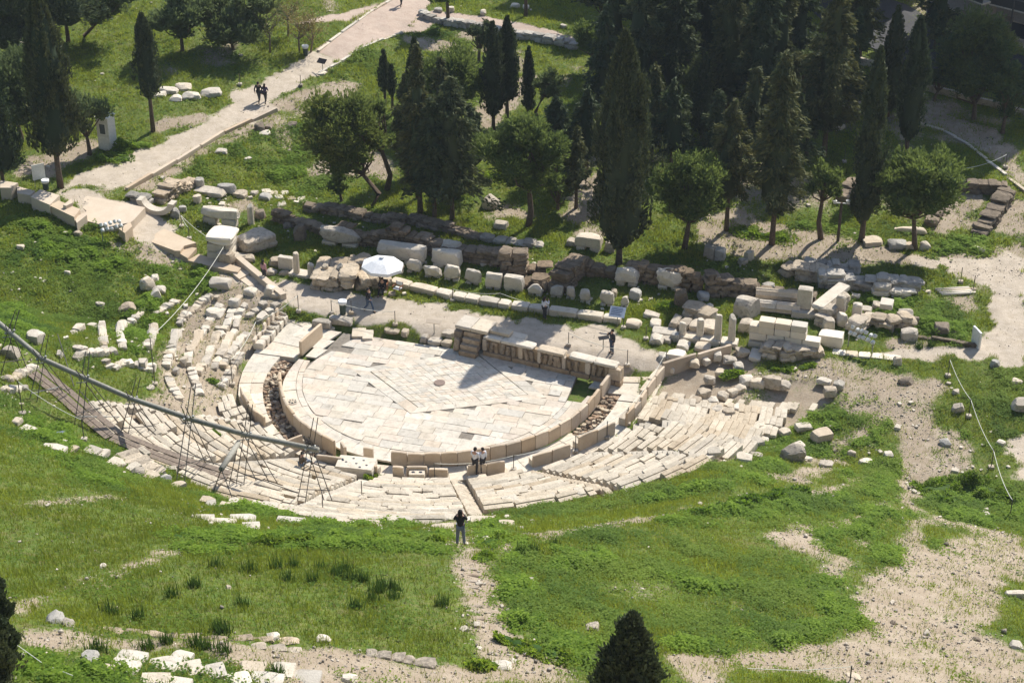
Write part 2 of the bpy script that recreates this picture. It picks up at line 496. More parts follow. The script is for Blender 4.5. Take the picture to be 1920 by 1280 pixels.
SEATS_R = [(700,890),(770,893),(845,893),(870,900),(985,880),(1090,852),(1190,800),(1240,715),(1275,672),(1330,668),(1400,672),(1420,690),(1380,725),(1340,745),(1400,755),(1450,715),(1560,712),(1570,740),(1500,790),(1430,822),(1390,852),(1300,885),(1200,910),(1100,932),(1000,948),(930,960),(870,970),(820,978),(700,982)]
SEATS_L = [(700,890),(650,880),(600,850),(560,832),(500,800),(455,755),(440,740),(390,760),(350,790),(310,760),(260,745),(190,745),(150,770),(190,800),(260,850),(330,885),(400,920),(470,955),(560,972),(640,985),(700,982)]
gx0, gx1, gy0, gy1, gs = -74., 80., 33., 205., .3
gx = np.arange(gx0, gx1 + 1e-6, gs); gy = np.arange(gy0, gy1 + 1e-6, gs)
GX, GY = np.meshgrid(gx, gy)
GZ = zt(GX, GY)
GU, GV = xy2uv(GX, GY)
GR = np.hypot(GU, GV)
jx, jy = GX + .40 * waves(GX, GY, 21, 1.6) + .28 * waves(GX, GY, 23, 4.5) + .12 * RNG.normal(size=GX.shape), GY + .40 * waves(GX, GY, 22, 1.6) + .28 * waves(GX, GY, 24, 4.5) + .12 * RNG.normal(size=GX.shape)
def paint(polys, jit=True):
    m = np.zeros(GX.shape, bool)
    for p in polys:
        w = poly_w(p)
        bx = (GX > w[:, 0].min() - 1) & (GX < w[:, 0].max() + 1) & (GY > w[:, 1].min() - 1) & (GY < w[:, 1].max() + 1)
        m[bx] |= pip(jx[bx] if jit else GX[bx], jy[bx] if jit else GY[bx], w)
    return m.astype(np.float32)
def soft(m):
    for _ in range(2):
        m = (m + np.roll(m, 1, 0) + np.roll(m, -1, 0) + np.roll(m, 1, 1) + np.roll(m, -1, 1)) / 5
    return m
mD, mG, mP, mL = paint(DIRT), paint(GRAVEL), paint(PAVED, False), paint(LUSH)
wR, wL = poly_w(SEATS_R), poly_w(SEATS_L)
mS = np.maximum(paint([SEATS_R], False), paint([SEATS_L], False))
# scattered bare patches in the park and on the slopes
far = ss(118, 128, GY)
mD = np.maximum(mD, .85 * mS)
nz = waves(GX, GY, 31, .35) + .6 * waves(GX, GY, 32, 1.1)
mN = .75 * far * ss(.5, 1.2, nz)
mN = np.maximum(mN, .45 * ss(.95, 1.5, nz))
mN = np.maximum(mN, .75 * far * ss(5, 25, GX) * ss(-.1, .7, nz) * (GY > 122))
dpt = np.maximum(soft(mD), soft(soft(mN))) * (.88 + .14 * waves(GX, GY, 33, 1.6) + .10 * waves(GX, GY, 34, 4.))
dpt = np.clip(dpt, 0, 1)
# built-up circle: the soil lies below the paving
inner = (GR < 12.9) & (GV > -4.3)
inner |= (np.abs(GU) < 9.4) & (GV > -4.0) & (GV < 2)
BLK0 = np.maximum(np.maximum(mG, mP), np.maximum(inner.astype(np.float32), mS))
GZ = np.where(inner, -.30, GZ)
GZ = GZ - .30 * soft(mS)
GZ += (1 - np.maximum(mG, mP)) * np.where(inner | (mS > 0), 0, 1) * (.035 * (1 - dpt) * waves(GX, GY, 41, 3.1) + .03 * RNG.normal(size=GX.shape) * (dpt < .5) + .012 * RNG.normal(size=GX.shape))
mW = soft(paint(MOUND)) * (BLK0 < .5) * np.clip(1 - 1.15 * dpt, 0, 1)
GZ += mW * (.02 + .24 * np.clip(.6 * waves(GX, GY, 43, 1.7) + .35 * waves(GX, GY, 44, 4.2) + .15, 0, 1.3))
# street, sunk in the shade of the houses
road = paint([[(1560,60),(1700,40),(1790,60),(1940,110),(1940,175),(1850,160),(1720,130),(1600,110)]], False)
ny, nx = GX.shape
ii = np.arange(nx * ny).reshape(ny, nx)
quads = np.stack([ii[:-1, :-1], ii[:-1, 1:], ii[1:, 1:], ii[1:, :-1]], -1).reshape(-1, 4)
VV = np.stack([GX, GY, GZ], -1).reshape(-1, 3).astype(np.float32)
mask = np.stack([dpt, soft(mG), soft(mL), soft(mP)], -1).reshape(-1, 4).astype(np.float32)

def ground_material():
    m, n, b = nt('soil')
    p = geo_pos(n)
    A = N(n, 'ShaderNodeAttribute', attribute_name='mask')
    sp = N(n, 'ShaderNodeSeparateColor'); n.links.new(A.outputs['Color'], sp.inputs[0])
    pv = A.outputs['Alpha']
    e = noise(n, 1.6, 6, .7, p)
    e2 = noise(n, 6, 5, .7, p)
    def edge(s, w=.62):
        q = N(n, 'ShaderNodeMath', operation='MULTIPLY_ADD'); n.links.new(e2, q.inputs[0]); q.inputs[1].default_value = w * 2
        q.inputs[2].default_value = -w
        a = N(n, 'ShaderNodeMath', operation='ADD'); n.links.new(s, a.inputs[0]); n.links.new(q.outputs[0], a.inputs[1])
        return ramp(n, a.outputs[0], [(.34, 0.), (.66, 1.)])
    under = mix(n, ramp(n, e, [(.4, 0.), (.62, 1.)]), (.055, .11, .010), (.13, .175, .022))
    under = mix(n, ramp(n, e2, [(.45, 0.), (.66, .65)]), under, (.19, .155, .075))
    under = mix(n, ramp(n, noise(n, .35, 3, .6, p), [(.42, 0.), (.6, .5)]), under, (.075, .13, .014))
    under = mix(n, ramp(n, noise(n, .8, 4, .65, p, .8), [(.54, 0.), (.68, .6)]), under, (.15, .125, .05))
    dirt = mix(n, ramp(n, e, [(.38, 0.), (.62, 1.)]), (.31, .25, .18), (.39, .325, .245))
    dirt = mix(n, ramp(n, noise(n, 22, 4, .75, p), [(.36, .6), (.5, 0.)]), dirt, (.22, .165, .12))
    dirt = mix(n, ramp(n, noise(n, 31, 2, .6, p), [(.6, 0.), (.68, .55)]), dirt, (.52, .47, .40))
    dirt = mix(n, ramp(n, noise(n, .5, 4, .65, p, 1.), [(.40, 0.), (.60, .7)]), dirt, (.27, .212, .15))
    dirt = mix(n, ramp(n, noise(n, 2.2, 5, .7, p, 2.), [(.55, 0.), (.70, .6)]), dirt, (.43, .375, .30))
    grav = mix(n, ramp(n, e, [(.38, 0.), (.62, 1.)]), (.41, .345, .265), (.50, .43, .345))
    grav = mix(n, ramp(n, noise(n, 26, 3, .8, p), [(.35, .5), (.48, 0.)]), grav, (.27, .23, .19))
    pave = mix(n, ramp(n, e, [(.38, 0.), (.62, 1.)]), (.40, .31, .25), (.46, .37, .30))
    col = mix(n, edge(sp.outputs[0]), under, dirt)
    col = mix(n, edge(sp.outputs[1], .3), col, grav)
    col = mix(n, edge(pv, .1), col, pave)
    n.links.new(col, b.inputs['Base Color'])
    h = N(n, 'ShaderNodeMath', operation='ADD'); n.links.new(noise(n, 16, 6, .8, p), h.inputs[0]); n.links.new(e2, h.inputs[1])
    bump(n, b, h.outputs[0], .7, .07)
ground_material()
def ground_piece(name, sel):
    q = quads[sel]
    u, inv = np.unique(q, return_inverse=True)
    o = mk(name, VV[u], inv.reshape(-1, 4), 'soil', None, None, True)
    a = o.data.attributes.new('mask', 'FLOAT_COLOR', 'POINT')
    a.data.foreach_set('color', mask[u].ravel())
    return tag(o, kind='structure')
fm = mask[quads].mean(1)
isP, isG = fm[:, 3] > .5, (fm[:, 1] > .5) & (fm[:, 3] <= .5)
isD = (fm[:, 0] > .5) & ~isP & ~isG
ground_piece('paved_path', isP)
ground_piece('gravel_path', isG)
ground_piece('dirt_path', isD)
ground_piece('ground', ~(isP | isG | isD))
# the land beyond, out to the horizon
MBo = MB()
X0, X1, Y0, Y1, BG = gx[0], gx[-1], gy[0], gy[-1], 1200.
for (a, b, c, d) in ((-BG, BG, Y1, BG), (-BG, X0, Y0, Y1), (X1, BG, Y0, Y1)):
    nxs = np.linspace(a, b, 25); nys = np.linspace(c, d, 13)
    if (a, b) != (-BG, BG):
        nys = np.linspace(c, d, 60)
        nxs = np.r_[a, a * .5 + b * .5, b - 30, b - 10, b] if b == X0 else np.r_[a, a + 10, a + 30, a * .5 + b * .5, b]
    xx, yy = np.meshgrid(nxs, nys)
    zz = zt(np.clip(xx, X0, X1), np.clip(yy, Y0, Y1)) - .02
    k = np.arange(xx.size).reshape(xx.shape)
    MBo.add(np.stack([xx, yy, zz], -1).reshape(-1, 3), np.stack([k[:-1, :-1], k[:-1, 1:], k[1:, 1:], k[1:, :-1]], -1).reshape(-1, 4))
# the hill under and behind the viewer
xx, yy = np.meshgrid(np.linspace(-BG, BG, 25), np.array([-300., 10., 25., Y0]))
zz = np.where(yy == Y0, zt(np.clip(xx, X0, X1), np.full(xx.shape, Y0)) - .02, np.where(yy > 20, 36., np.where(yy > 0, 46., 50.)))
zz = np.where((yy < Y0) & (np.abs(xx) > 200), 12, zz)
k = np.arange(xx.size).reshape(xx.shape)
MBo.add(np.stack([xx, yy, zz], -1).reshape(-1, 3), np.stack([k[:-1, :-1], k[:-1, 1:], k[1:, 1:], k[1:, :-1]], -1).reshape(-1, 4))
o = MBo.build('terrain', 'soil'); tag(o, kind='structure')

def gmask(x, y):
    i = np.clip(((y - gy0) / gs + .5).astype(int), 0, ny - 1); j = np.clip(((x - gx0) / gs + .5).astype(int), 0, nx - 1)
    return i, j
# ------------------------------------------------------------------ vegetation sheets
mLs = soft(mL)
mM = soft(paint([[(150,1170),(340,1040),(480,1010),(700,1030),(845,1042),(850,1120),(880,1200),(870,1245),(700,1222),(560,1200),(250,1190)], [(0,950),(250,925),(440,985),(330,1020),(150,1090),(0,1125)]]))
BLOCK = np.maximum(np.maximum(mG, mP), np.maximum(inner.astype(np.float32), mS))
def scatter(n, seed):
    r = np.random.default_rng(seed)
    x, y = r.uniform(gx0, gx1, n), r.uniform(gy0, gy1, n)
    px, py, Z = proj(x, y, zt(x, y))
    k = (px > -90) & (px < 2010) & (py > -60) & (py < 1370)
    return x[k], y[k], r
_px, _py, _pz = proj(GX, GY, GZ)
VIS = ((_px > -90) & (_px < 2010) & (_py > -60) & (_py < 1370)).astype(float)
def wscatter(n, wt, seed):
    r = np.random.default_rng(seed)
    w = np.clip(wt, 0, None) * VIS
    c = np.cumsum(w.ravel()); ix = np.searchsorted(c, r.uniform(0, c[-1], n))
    i, j = np.unravel_index(np.minimum(ix, w.size - 1), w.shape)
    return gx0 + (j + r.uniform(-.5, .5, n)) * gs, gy0 + (i + r.uniform(-.5, .5, n)) * gs, r
NEAR = np.where(GY > 126, .4, np.where(GY > 112, .65, 1.))
def gzv(x, y):
    i, j = gmask(x, y)
    return GZ[i, j]
def blades(name, x, y, h, w, lean, mat, tint, r, nb=3, spread=.08, leafy=False):
    n = len(x)
    z = gzv(x, y)
    V, T = [], []
    for b in range(nb):
        a = r.uniform(0, 6.283, n); s = r.uniform(.6, 1.2, n)
        cx, cy = x + r.normal(size=n) * spread, y + r.normal(size=n) * spread
        dx, dy = np.cos(a), np.sin(a)
        if leafy:
            ph = r.uniform(.05, 1, n) * h * s
            c = np.stack([cx, cy, z + ph], -1)
            t = np.stack([dx, dy, r.uniform(-.35, .45, n)], -1); q = np.stack([-dy, dx, r.uniform(-.3, .3, n)], -1)
            ww = (w * s)[:, None]
            V.append(np.stack([c - t * ww, c + q * ww * .65, c + t * ww, c - q * ww * .65], 1))
        else:
            p0 = np.stack([cx - dy * w * s, cy + dx * w * s, z - .03], -1); p1 = np.stack([cx + dy * w * s, cy - dx * w * s, z - .03], -1)
            l = lean * s * h
            p2 = np.stack([cx + dx * l, cy + dy * l, z + h * s], -1)
            V.append(np.stack([p0, p1, p2], 1))
        T.append(np.repeat(np.clip(tint + r.normal(size=n) * .12, 0, 1)[:, None], V[-1].shape[1], 1))
    v = np.concatenate(V); t = np.concatenate(T)
    k = v.shape[1]
    f = np.arange(len(v) * k).reshape(-1, k)
    o = mk(name, v.reshape(-1, 3), f, mat, tint=t.ravel())
    return o
OPEN = (BLOCK < .5)
TN = waves(GX, GY, 61, .45) + .5 * waves(GX, GY, 62, 1.3)
x, y, r = wscatter(560000, (1 - .985 * dpt) * OPEN * (.55 + .45 * ss(-.9, .2, TN)) * NEAR * (1 - .55 * mW), 51)
i, j = gmask(x, y)
tn = waves(x, y, 61, .45) + .5 * waves(x, y, 62, 1.3)
left = ss(-2, -8, x) * (y < 112)
tint = np.clip(.42 + .30 * tn + .18 * waves(x, y, 64, 2.6) + .2 * mLs[i, j] - .10 * left - .42 * mM[i, j], 0, 1)
h = (.09 + .10 * ss(-.3, 1.2, waves(x, y, 63, 1.9)) + .07 * r.uniform(size=len(x)) + .05 * np.clip(tn, 0, 1)) * (1 + .2 * (y > 120))
tag(blades('grass', x, y, h, .015 + .012 * (y > 110), .6, 'grass_leaf', tint, r, 2, .08), 'short green spring grass covering the slopes and the park', 'grass', kind='stuff')
print('grass', len(x))
# leafy weeds in thicker patches
WN = waves(GX, GY, 71, .9) + .8 * waves(GX, GY, 72, 2.3)
x, y, r = wscatter(130000, (mLs * (.25 + .75 * ss(-.6, .5, WN)) + .5 * ss(.2, 1.2, WN) + .03) * (1 - .6 * mM) * (1 - .95 * dpt) * OPEN * NEAR, 52)
i, j = gmask(x, y)
wn = waves(x, y, 71, .9) + .8 * waves(x, y, 72, 2.3)
h = (.06 + .34 * np.clip(.35 * wn + .25, 0, 1.) * (.45 + .75 * mLs[i, j])) * r.uniform(.6, 1.2, len(x))
left = ss(-2, -8, x) * (y < 112)
tint = np.clip(.5 + .3 * waves(x, y, 73, .7) - .15 * left, 0, 1)
tag(blades('ground_cover', x, y, h, .06 + .03 * (y > 115), .3, 'weed_leaf', tint, r, 3, .10, True), 'low leafy weeds and mallow growing thick between the paths', 'weeds', kind='stuff')
print('weeds', len(x))
MWN = .6 * waves(GX, GY, 43, 1.7) + .35 * waves(GX, GY, 44, 4.2)
x, y, r = wscatter(125000, mW * OPEN * (.05 + .95 * ss(-.25, .35, MWN)) * NEAR, 55)
wn = .6 * waves(x, y, 43, 1.7) + .35 * waves(x, y, 44, 4.2)
h = (.05 + .30 * np.clip(.55 * wn + .3, 0, 1)) * r.uniform(.6, 1.2, len(x))
tint = np.clip(.42 + .35 * wn + .15 * r.normal(size=len(x)), 0, 1)
tag(blades('leafy_weeds', x, y, h, .068 + .02 * (y > 112), .3, 'mallow_leaf', tint, r, 3, .09, True), 'bright broad leaved mallow growing in mounds along the paths', 'weeds', kind='stuff')
print('mallow', len(x))
# straw-coloured stalks
x, y, r = scatter(260000, 53)
i, j = gmask(x, y)
dn = waves(x, y, 81, .5) + .6 * waves(x, y, 82, 1.4)
k = (r.uniform(size=len(x)) < .4 * ss(.4, 1.4, dn) + .02 + .22 * mM[i, j]) & (BLOCK[i, j] < .5) & (dpt[i, j] < .5)
x, y = x[k], y[k]
tag(blades('dry_grass', x, y, r.uniform(.12, .3, len(x)), .016, .7, 'dry_leaf', np.full(len(x), .5), r, 2, .08), 'pale dry grass stalks standing among the green grass', 'dry grass', kind='stuff')
# pebbles on the bare earth
PN = waves(GX, GY, 91, .8)
x, y, r = wscatter(34000, (dpt + .07 * mG + .02 * OPEN) * (.3 + .7 * ss(-.8, .8, PN)) * np.where(GY > 118, .3, 1.) * (1 - mS) * np.where(inner, 0, 1), 54)
n = len(x); P, f = CUBE[1]
s = np.minimum(.0125 * np.exp(r.normal(size=n) * .55), .10)
pv = P[None] * (1 + .5 * r.normal(size=(n, 8, 3)) * .5)
pv = rz(pv, 0) * s[:, None, None] * np.array([1.2, 1, .7])
aa = r.uniform(0, 6.28, n)[:, None]
pv = np.stack([pv[..., 0] * np.cos(aa) - pv[..., 1] * np.sin(aa), pv[..., 0] * np.sin(aa) + pv[..., 1] * np.cos(aa), pv[..., 2]], -1)
pv += np.stack([x, y, gzv(x, y) + s * .4], -1)[:, None]
ff = (np.array(f)[None] + (np.arange(n) * 8)[:, None, None]).reshape(-1, 4)
o = mk('pebbles', pv.reshape(-1, 3), ff, 'weathered_stone', tint=np.repeat(np.where(r.uniform(size=n) < .4, r.uniform(.4, .75, n), r.uniform(.8, 1.3, n)), 8))
tag(o, 'small loose pebbles scattered over the bare earth paths', 'pebbles', kind='stuff')
print('pebbles', n)

# broken pale stones lying about on the slopes and among the ruined rows
ZN = [[(0,380),(180,420),(420,500),(480,560),(440,760),(330,830),(200,800),(0,840)],[(1240,680),(1420,670),(1600,700),(1620,800),(1440,880),(1340,860),(1400,760)],[(240,340),(560,350),(1100,470),(1700,500),(1700,660),(1240,600),(560,480),(300,420)],[(1600,740),(1930,700),(1930,1010),(1700,960)],[(330,930),(860,950),(860,1020),(420,1010)],[(850,950),(1000,950),(1000,1260),(860,1200)]]
mZ = paint(ZN, False)
x, y, r = scatter(170000, 57)
i, j = gmask(x, y)
cl = waves(x, y, 95, .9) + .5 * waves(x, y, 96, 2.)
k = (r.uniform(size=len(x)) < (.4 * mZ[i, j] * ss(.1, 1.2, cl) + .03 * mZ[i, j] + .006)) & (BLOCK[i, j] < .5)
x, y = x[k], y[k]; n = len(x)
mb = MB()
for q in range(n):
    s = min(.05 * math.exp(r.normal() * .6), .24)
    v_, f_ = rock(s * 2.4, s * 1.8, s * 1.3, q, 2, 8, .15)
    mb.add(rz(v_, r.uniform(0, 6.3)) + np.array([x[q], y[q], float(gzv(x[q:q+1], y[q:q+1])[0]) - s * .3]), f_, r.uniform(.75, 1.1))
o = mb.build('stone_chips', 'marble'); tag(o, 'small broken pieces of pale stone strewn over the slopes and ruins', 'stone chips', kind='stuff')
print('chips', n)
# ------------------------------------------------------------------ orchestra
BAR_L = [(521, 695), (521, 712), (527.6, 741), (540, 767), (568, 794), (599, 813), (625, 827)]
BAR_R = [(732, 846.5), (772, 850), (812, 851), (860, 847.6), (915, 839), (961, 831), (984.5, 824), (1027, 808.5), (1071, 784), (1101.6, 759), (1126, 727)]
BAR_T = [(600.5, 606), (559, 642)]
BAR_E = [(1129, 722), (1146, 700)]
def pts_z(l, z): return np.array([onz(a, b, z)[:2] for a, b in l])
def resample(p, step):
    d = np.r_[0, np.cumsum(np.linalg.norm(np.diff(p, axis=0), axis=1))]
    n = max(1, int(round(d[-1] / step)))
    t = np.linspace(0, d[-1], n + 1)
    return np.stack([np.interp(t, d, p[:, 0]), np.interp(t, d, p[:, 1])], 1)
_bar = np.concatenate([pts_z(BAR_T, .95), pts_z(BAR_L, .95), pts_z(BAR_R, .95), pts_z(BAR_E, .95)])
_bu, _bv = xy2uv(_bar[:, 0], _bar[:, 1])
_bphi, _br = np.degrees(np.arctan2(_bu, _bv)), np.hypot(_bu, _bv)
_o = np.argsort(_bphi)
def bar_r(ph): return np.interp(ph, _bphi[_o], _br[_o])
def panels(parent, pts, z0, z1, thick, step, seed, mat='panel_stone', jit=.03, inward=True, name='panel', gap=.012):
    r = np.random.default_rng(seed)
    q = resample(pts, step)
    for a, b in zip(q[:-1], q[1:]):
        d = b - a; L = np.linalg.norm(d); d /= L
        n = np.array([-d[1], d[0]])
        m = (a + b) / 2
        if ((np.array([OX, OY]) - m) @ n < 0) == inward: n = -n
        P, f = rock(L - gap, thick, z1 - z0 + r.normal() * jit, int(r.integers(1e6)), 3, 14, .012)
        v = rz(P, math.atan2(d[1], d[0]))
        c = m + n * thick / 2
        v += np.array([c[0], c[1], z0])
        o = MB(); o.add(v, f, np.array([1, .97, .93]) * r.uniform(.88, 1.08)); o.build(name, mat, parent)
def at0(p): return (float(p[0]), float(p[1]), 0.)
t = thing('marble_barrier', (0, 0, 0), 'curved barrier of upright marble slabs round the front and right of the orchestra', 'barrier')
panels(t, pts_z(BAR_R, .95), -.06, .95, .2, 1.0, 1)
t = thing('marble_barrier', (0, 0, 0), 'curved marble barrier along the left side of the orchestra beside the rubble filled drain', 'barrier')
panels(t, pts_z(BAR_L, .95), -.3, .93, .2, 1.1, 2)
t = thing('marble_barrier', (0, 0, 0), 'straight tall marble barrier slab at the left corner of the orchestra', 'barrier')
panels(t, pts_z(BAR_T, .98), -.06, 1.0, .2, 2.2, 3)
t = thing('marble_barrier', (0, 0, 0), 'short end slab of the marble barrier near the right end of the carved stage', 'barrier')
panels(t, pts_z(BAR_E, .95), -.2, .95, .2, 2, 4)
for (pp, lab) in (([(637, 826), (644, 838)], 'upright marble slab closing the left barrier at the central gap'), ([(680, 838), (699, 841)], 'free standing marble slab in the central gap of the barrier'), ([(735, 874), (756, 876)], 'upright marble slab on the passage below the central gap')):
    t = thing('marble_slab', (0, 0, 0), lab, 'marble slab')
    panels(t, pts_z(pp, .9), -.05, .9, .2, 3, 5)

TINTS = np.array([(1, 1, 1), (1.02, 1.0, .97), (.95, .97, .99), (1.02, .95, .89), (.99, .97, .93), (.90, .91, .92), (1.06, 1.06, 1.05), (1.02, .985, .95), (1.0, .95, .93)])
def slab(mb, poly, z, r, jit=.012, th=.12, gap=.012):
    p = np.asarray(poly, float); c = p.mean(0)
    d = np.linalg.norm(p - c, axis=1).mean()
    p = c + (p - c) * (1 - gap / max(d, .05)) + r.normal(size=p.shape) * .006
    xy = np.stack(uv2xy(p[:, 0], p[:, 1]), 1)
    v, f = prism(xy, z - th, z + r.normal() * jit)
    mb.add(v, f, TINTS[r.integers(len(TINTS))] * r.uniform(.9, 1.06))
def clip_poly(P, Q):
    """convex clip of P by convex counter-clockwise Q"""
    P = [np.array(p) for p in P]
    for i in range(len(Q)):
        a, b = np.array(Q[i]), np.array(Q[(i + 1) % len(Q)])
        out = []
        for j in range(len(P)):
            s, e = P[j - 1], P[j]
            cs = (b[0] - a[0]) * (s[1] - a[1]) - (b[1] - a[1]) * (s[0] - a[0]); ce = (b[0] - a[0]) * (e[1] - a[1]) - (b[1] - a[1]) * (e[0] - a[0])
            if (cs >= 0) != (ce >= 0): out.append(s + (e - s) * cs / (cs - ce))
            if ce >= 0: out.append(e)
        P = out
        if len(P) < 3: return None
    return np.array(P)
r = np.random.default_rng(77)
mb = MB()
floor_poly = [(8.45, -3.75), (8.55, 0)] + [(8.6 * math.sin(a), 8.6 * math.cos(a)) for a in np.linspace(1.5, -1.5, 40)] + [(-8.3, 0), (-7.85, -3.75)]
_ar = sum(floor_poly[i - 1][0] * floor_poly[i][1] - floor_poly[i][0] * floor_poly[i - 1][1] for i in range(len(floor_poly)))
if _ar < 0: floor_poly = floor_poly[::-1]
RH = [(1.91, -4.3), (7.3, .34), (-.26, 4.53), (-5.6, .6)]
v = -3.75; row = 0
while v < 8.6:
    w = float(r.choice([.5, .62, .75, .66, .55])); u = -9 - r.uniform(0, 1)
    while u < 9:
        l = float(r.uniform(.6, 1.7))
        q = clip_poly([(u, v), (u + l, v), (u + l, v + w), (u, v + w)], floor_poly)
        if q is not None and not (pip(np.array([q[:, 0].mean()]), np.array([q[:, 1].mean()]), np.array(RH) * .985)[0]) and r.uniform() > .015:
            slab(mb, q, 0, r)
        u += l
    v += w
# the ring of long slabs and the gutter strip inside the barrier
ph = -88.
while ph < 88:
    dp = r.uniform(6, 10)
    for (ra, rb_) in ((8.61, 8.98), (9.0, 9.95)):
        a0, a1 = R_(ph), R_(min(ph + dp, 88))
        rr0, rr1 = min(rb_, float(bar_r(ph)) - .24), min(rb_, float(bar_r(min(ph + dp, 88))) - .24)
        if rr0 > ra + .1 and rr1 > ra + .1:
            am = (a0 + a1) / 2; rm = min(rb_, float(bar_r(ph + dp / 2)) - .24)
            slab(mb, [(ra * math.sin(a0), ra * math.cos(a0)), (ra * math.sin(am), ra * math.cos(am)), (ra * math.sin(a1), ra * math.cos(a1)), (rr1 * math.sin(a1), rr1 * math.cos(a1)), (rm * math.sin(am), rm * math.cos(am)), (rr0 * math.sin(a0), rr0 * math.cos(a0))], .015 if ra > 8.9 else -.012, r)
    ph += dp
for v0 in np.arange(-3.7, -.3, 1.2):
    slab(mb, [(-8.95, v0), (-8.0 - .05 * v0 * .3, v0), (-8.35, v0 + 1.2), (-9.1, v0 + 1.2)], .03, r)
for v0 in (-3.6, -2.6, -.6, .4):
    slab(mb, [(9.7, v0), (10.55, v0), (10.35, v0 + 1.0), (9.5, v0 + 1.0)], .02, r)
mb_floor = mb
mb = MB()
xy = [uv2xy(a, b) for a, b in floor_poly]
v_, f_ = prism(xy, -.2, -.045); mb.add(v_, f_, .5)
o = mb.build('orchestra_bed', 'weathered_stone'); tag(o, kind='structure')
# lozenge of small tiles
mb = mb_floor
A, B, C, D = [np.array(q) for q in RH]
n1, n2 = 22, 20
for i in range(n1):
    for j in range(n2):
        def P_(s, t): return (A * (1 - s) + B * s) * (1 - t) + (D * (1 - s) + C * s) * t
        s0, s1, t0, t1 = i / n1, (i + 1) / n1, j / n2, (j + 1) / n2
        edge = i in (0, 1, n1 - 1, n1 - 2) or j in (0, 1, n2 - 1, n2 - 2)
        if edge: continue
        slab(mb, [P_(s0, t0), P_(s1, t0), P_(s1, t1), P_(s0, t1)], .016, r, .006, .1, .010)
for k in range(4):
    p, q = RH[k], RH[(k + 1) % 4]
    p, q = np.array(p), np.array(q)
    c = np.mean(RH, 0)
    m = 9
    for i in range(m):
        a0, a1 = p + (q - p) * i / m, p + (q - p) * (i + 1) / m
        slab(mb, [a0, a1, c + (a1 - c) * .815, c + (a0 - c) * .815], .014, r, .004, .1, .006)
o = mb.build('orchestra_floor', 'slab_stone'); tag(o, kind='structure')
v_, f_ = lathe([(.36, 0), (.36, .03), (.30, .035)], 20)
c = uv2xy(.32, .6)
o = mk('round_cover', v_, f_, 'disc_brown', None, (c[0], c[1], .03)); tag(o, 'round brown disc set in the middle of the orchestra paving', 'disc')
c = onz(548.5, 753, .02)
v_, f_ = lathe([(.33, 0), (.33, .03), (.27, .03), (.26, .015), (.1, .015), (.09, .03)], 20)
t = thing('drain_cover', c, 'round stone drain cover pierced as a star on the left paving', 'drain cover')
mk('rim', v_, f_, 'marble', t)
for k in range(6):
    v_, f_ = box(.06, .28, -.035, .035, .01, .055); mk('spoke', rz(v_, k * math.pi / 3), f_, 'marble', t)
v_, f_ = lathe([(.26, .012), (.26, .02)], 18); mk('opening', v_, f_, 'window_dark', t)

# passage round the orchestra, with the open drain left and right
mb = MB()
def pas_out(p): return R1(p) - .15
ph = -116.
def drain(p): return (-88 < p < -14) or (68 < p < 97)
while ph < 107:
    dp = r.uniform(4.5, 7)
    p1 = min(ph + dp, 107)
    if ph < -14 < p1: p1 = -14
    if -88 > ph and p1 > -88: p1 = -88
    if ph < 68 < p1: p1 = 68
    if ph < 97 < p1: p1 = 97
    def rin(p): return float(bar_r(p)) + (1.0 if drain((ph + p1) / 2) else .03)
    m_ = int(r.integers(1, 3))
    for k in range(m_):
        rs = lambda p, t: rin(p) + (float(pas_out(p)) - rin(p)) * t
        a0, a1 = R_(ph), R_(p1)
        t0, t1 = k / m_, (k + 1) / m_
        slab(mb, [(rs(ph, t0) * math.sin(a0), rs(ph, t0) * math.cos(a0)), (rs(p1, t0) * math.sin(a1), rs(p1, t0) * math.cos(a1)), (rs(p1, t1) * math.sin(a1), rs(p1, t1) * math.cos(a1)), (rs(ph, t1) * math.sin(a0), rs(ph, t1) * math.cos(a0))], 0, r, .02, .5)
    ph = p1
o = mb.build('passage_floor', 'slab_stone'); tag(o, kind='structure')
mb = MB()
for i in range(1500):
    p = r.uniform(-86, -12) if r.uniform() < .75 else r.uniform(68, 97)
    q = float(bar_r(p)) + r.uniform(.02, .98)
    s = .05 + .13 * r.uniform() ** 2
    v_, f_ = rock(s * 2, s * 1.6, s * 1.2, i, 2, 4, .15)
    x_, y_ = pol(q, R_(p))
    g = r.uniform()
    col = (1.15, 1.1, 1.0) if g < .25 else ((.72, .58, .49) if g < .7 else (.5, .45, .41))
    mb.add(rz(v_, r.uniform(0, 6)) + np.array([x_, y_, -.36 + r.uniform(0, .22)]), f_, col)
o = mb.build('drain_rubble', 'weathered_stone'); tag(o, 'loose broken stones lying in the drain round the orchestra', 'rubble', kind='stuff')
mb = MB()
for (pa, pb) in ((-88, -14), (68, 97)):
    aa = np.linspace(R_(pa), R_(pb), 40)
    v_ = []
    for a in aa:
        b0 = float(bar_r(math.degrees(a)))
        v_ += [(*pol(b0 - .1, a), -.29), (*pol(b0 + 1.1, a), -.29)]
    mb.add(v_, [(2 * i, 2 * i + 1, 2 * i + 3, 2 * i + 2) for i in range(39)], (.62, .46, .36))
o = mb.build('drain_floor', 'conglomerate'); tag(o, kind='structure')

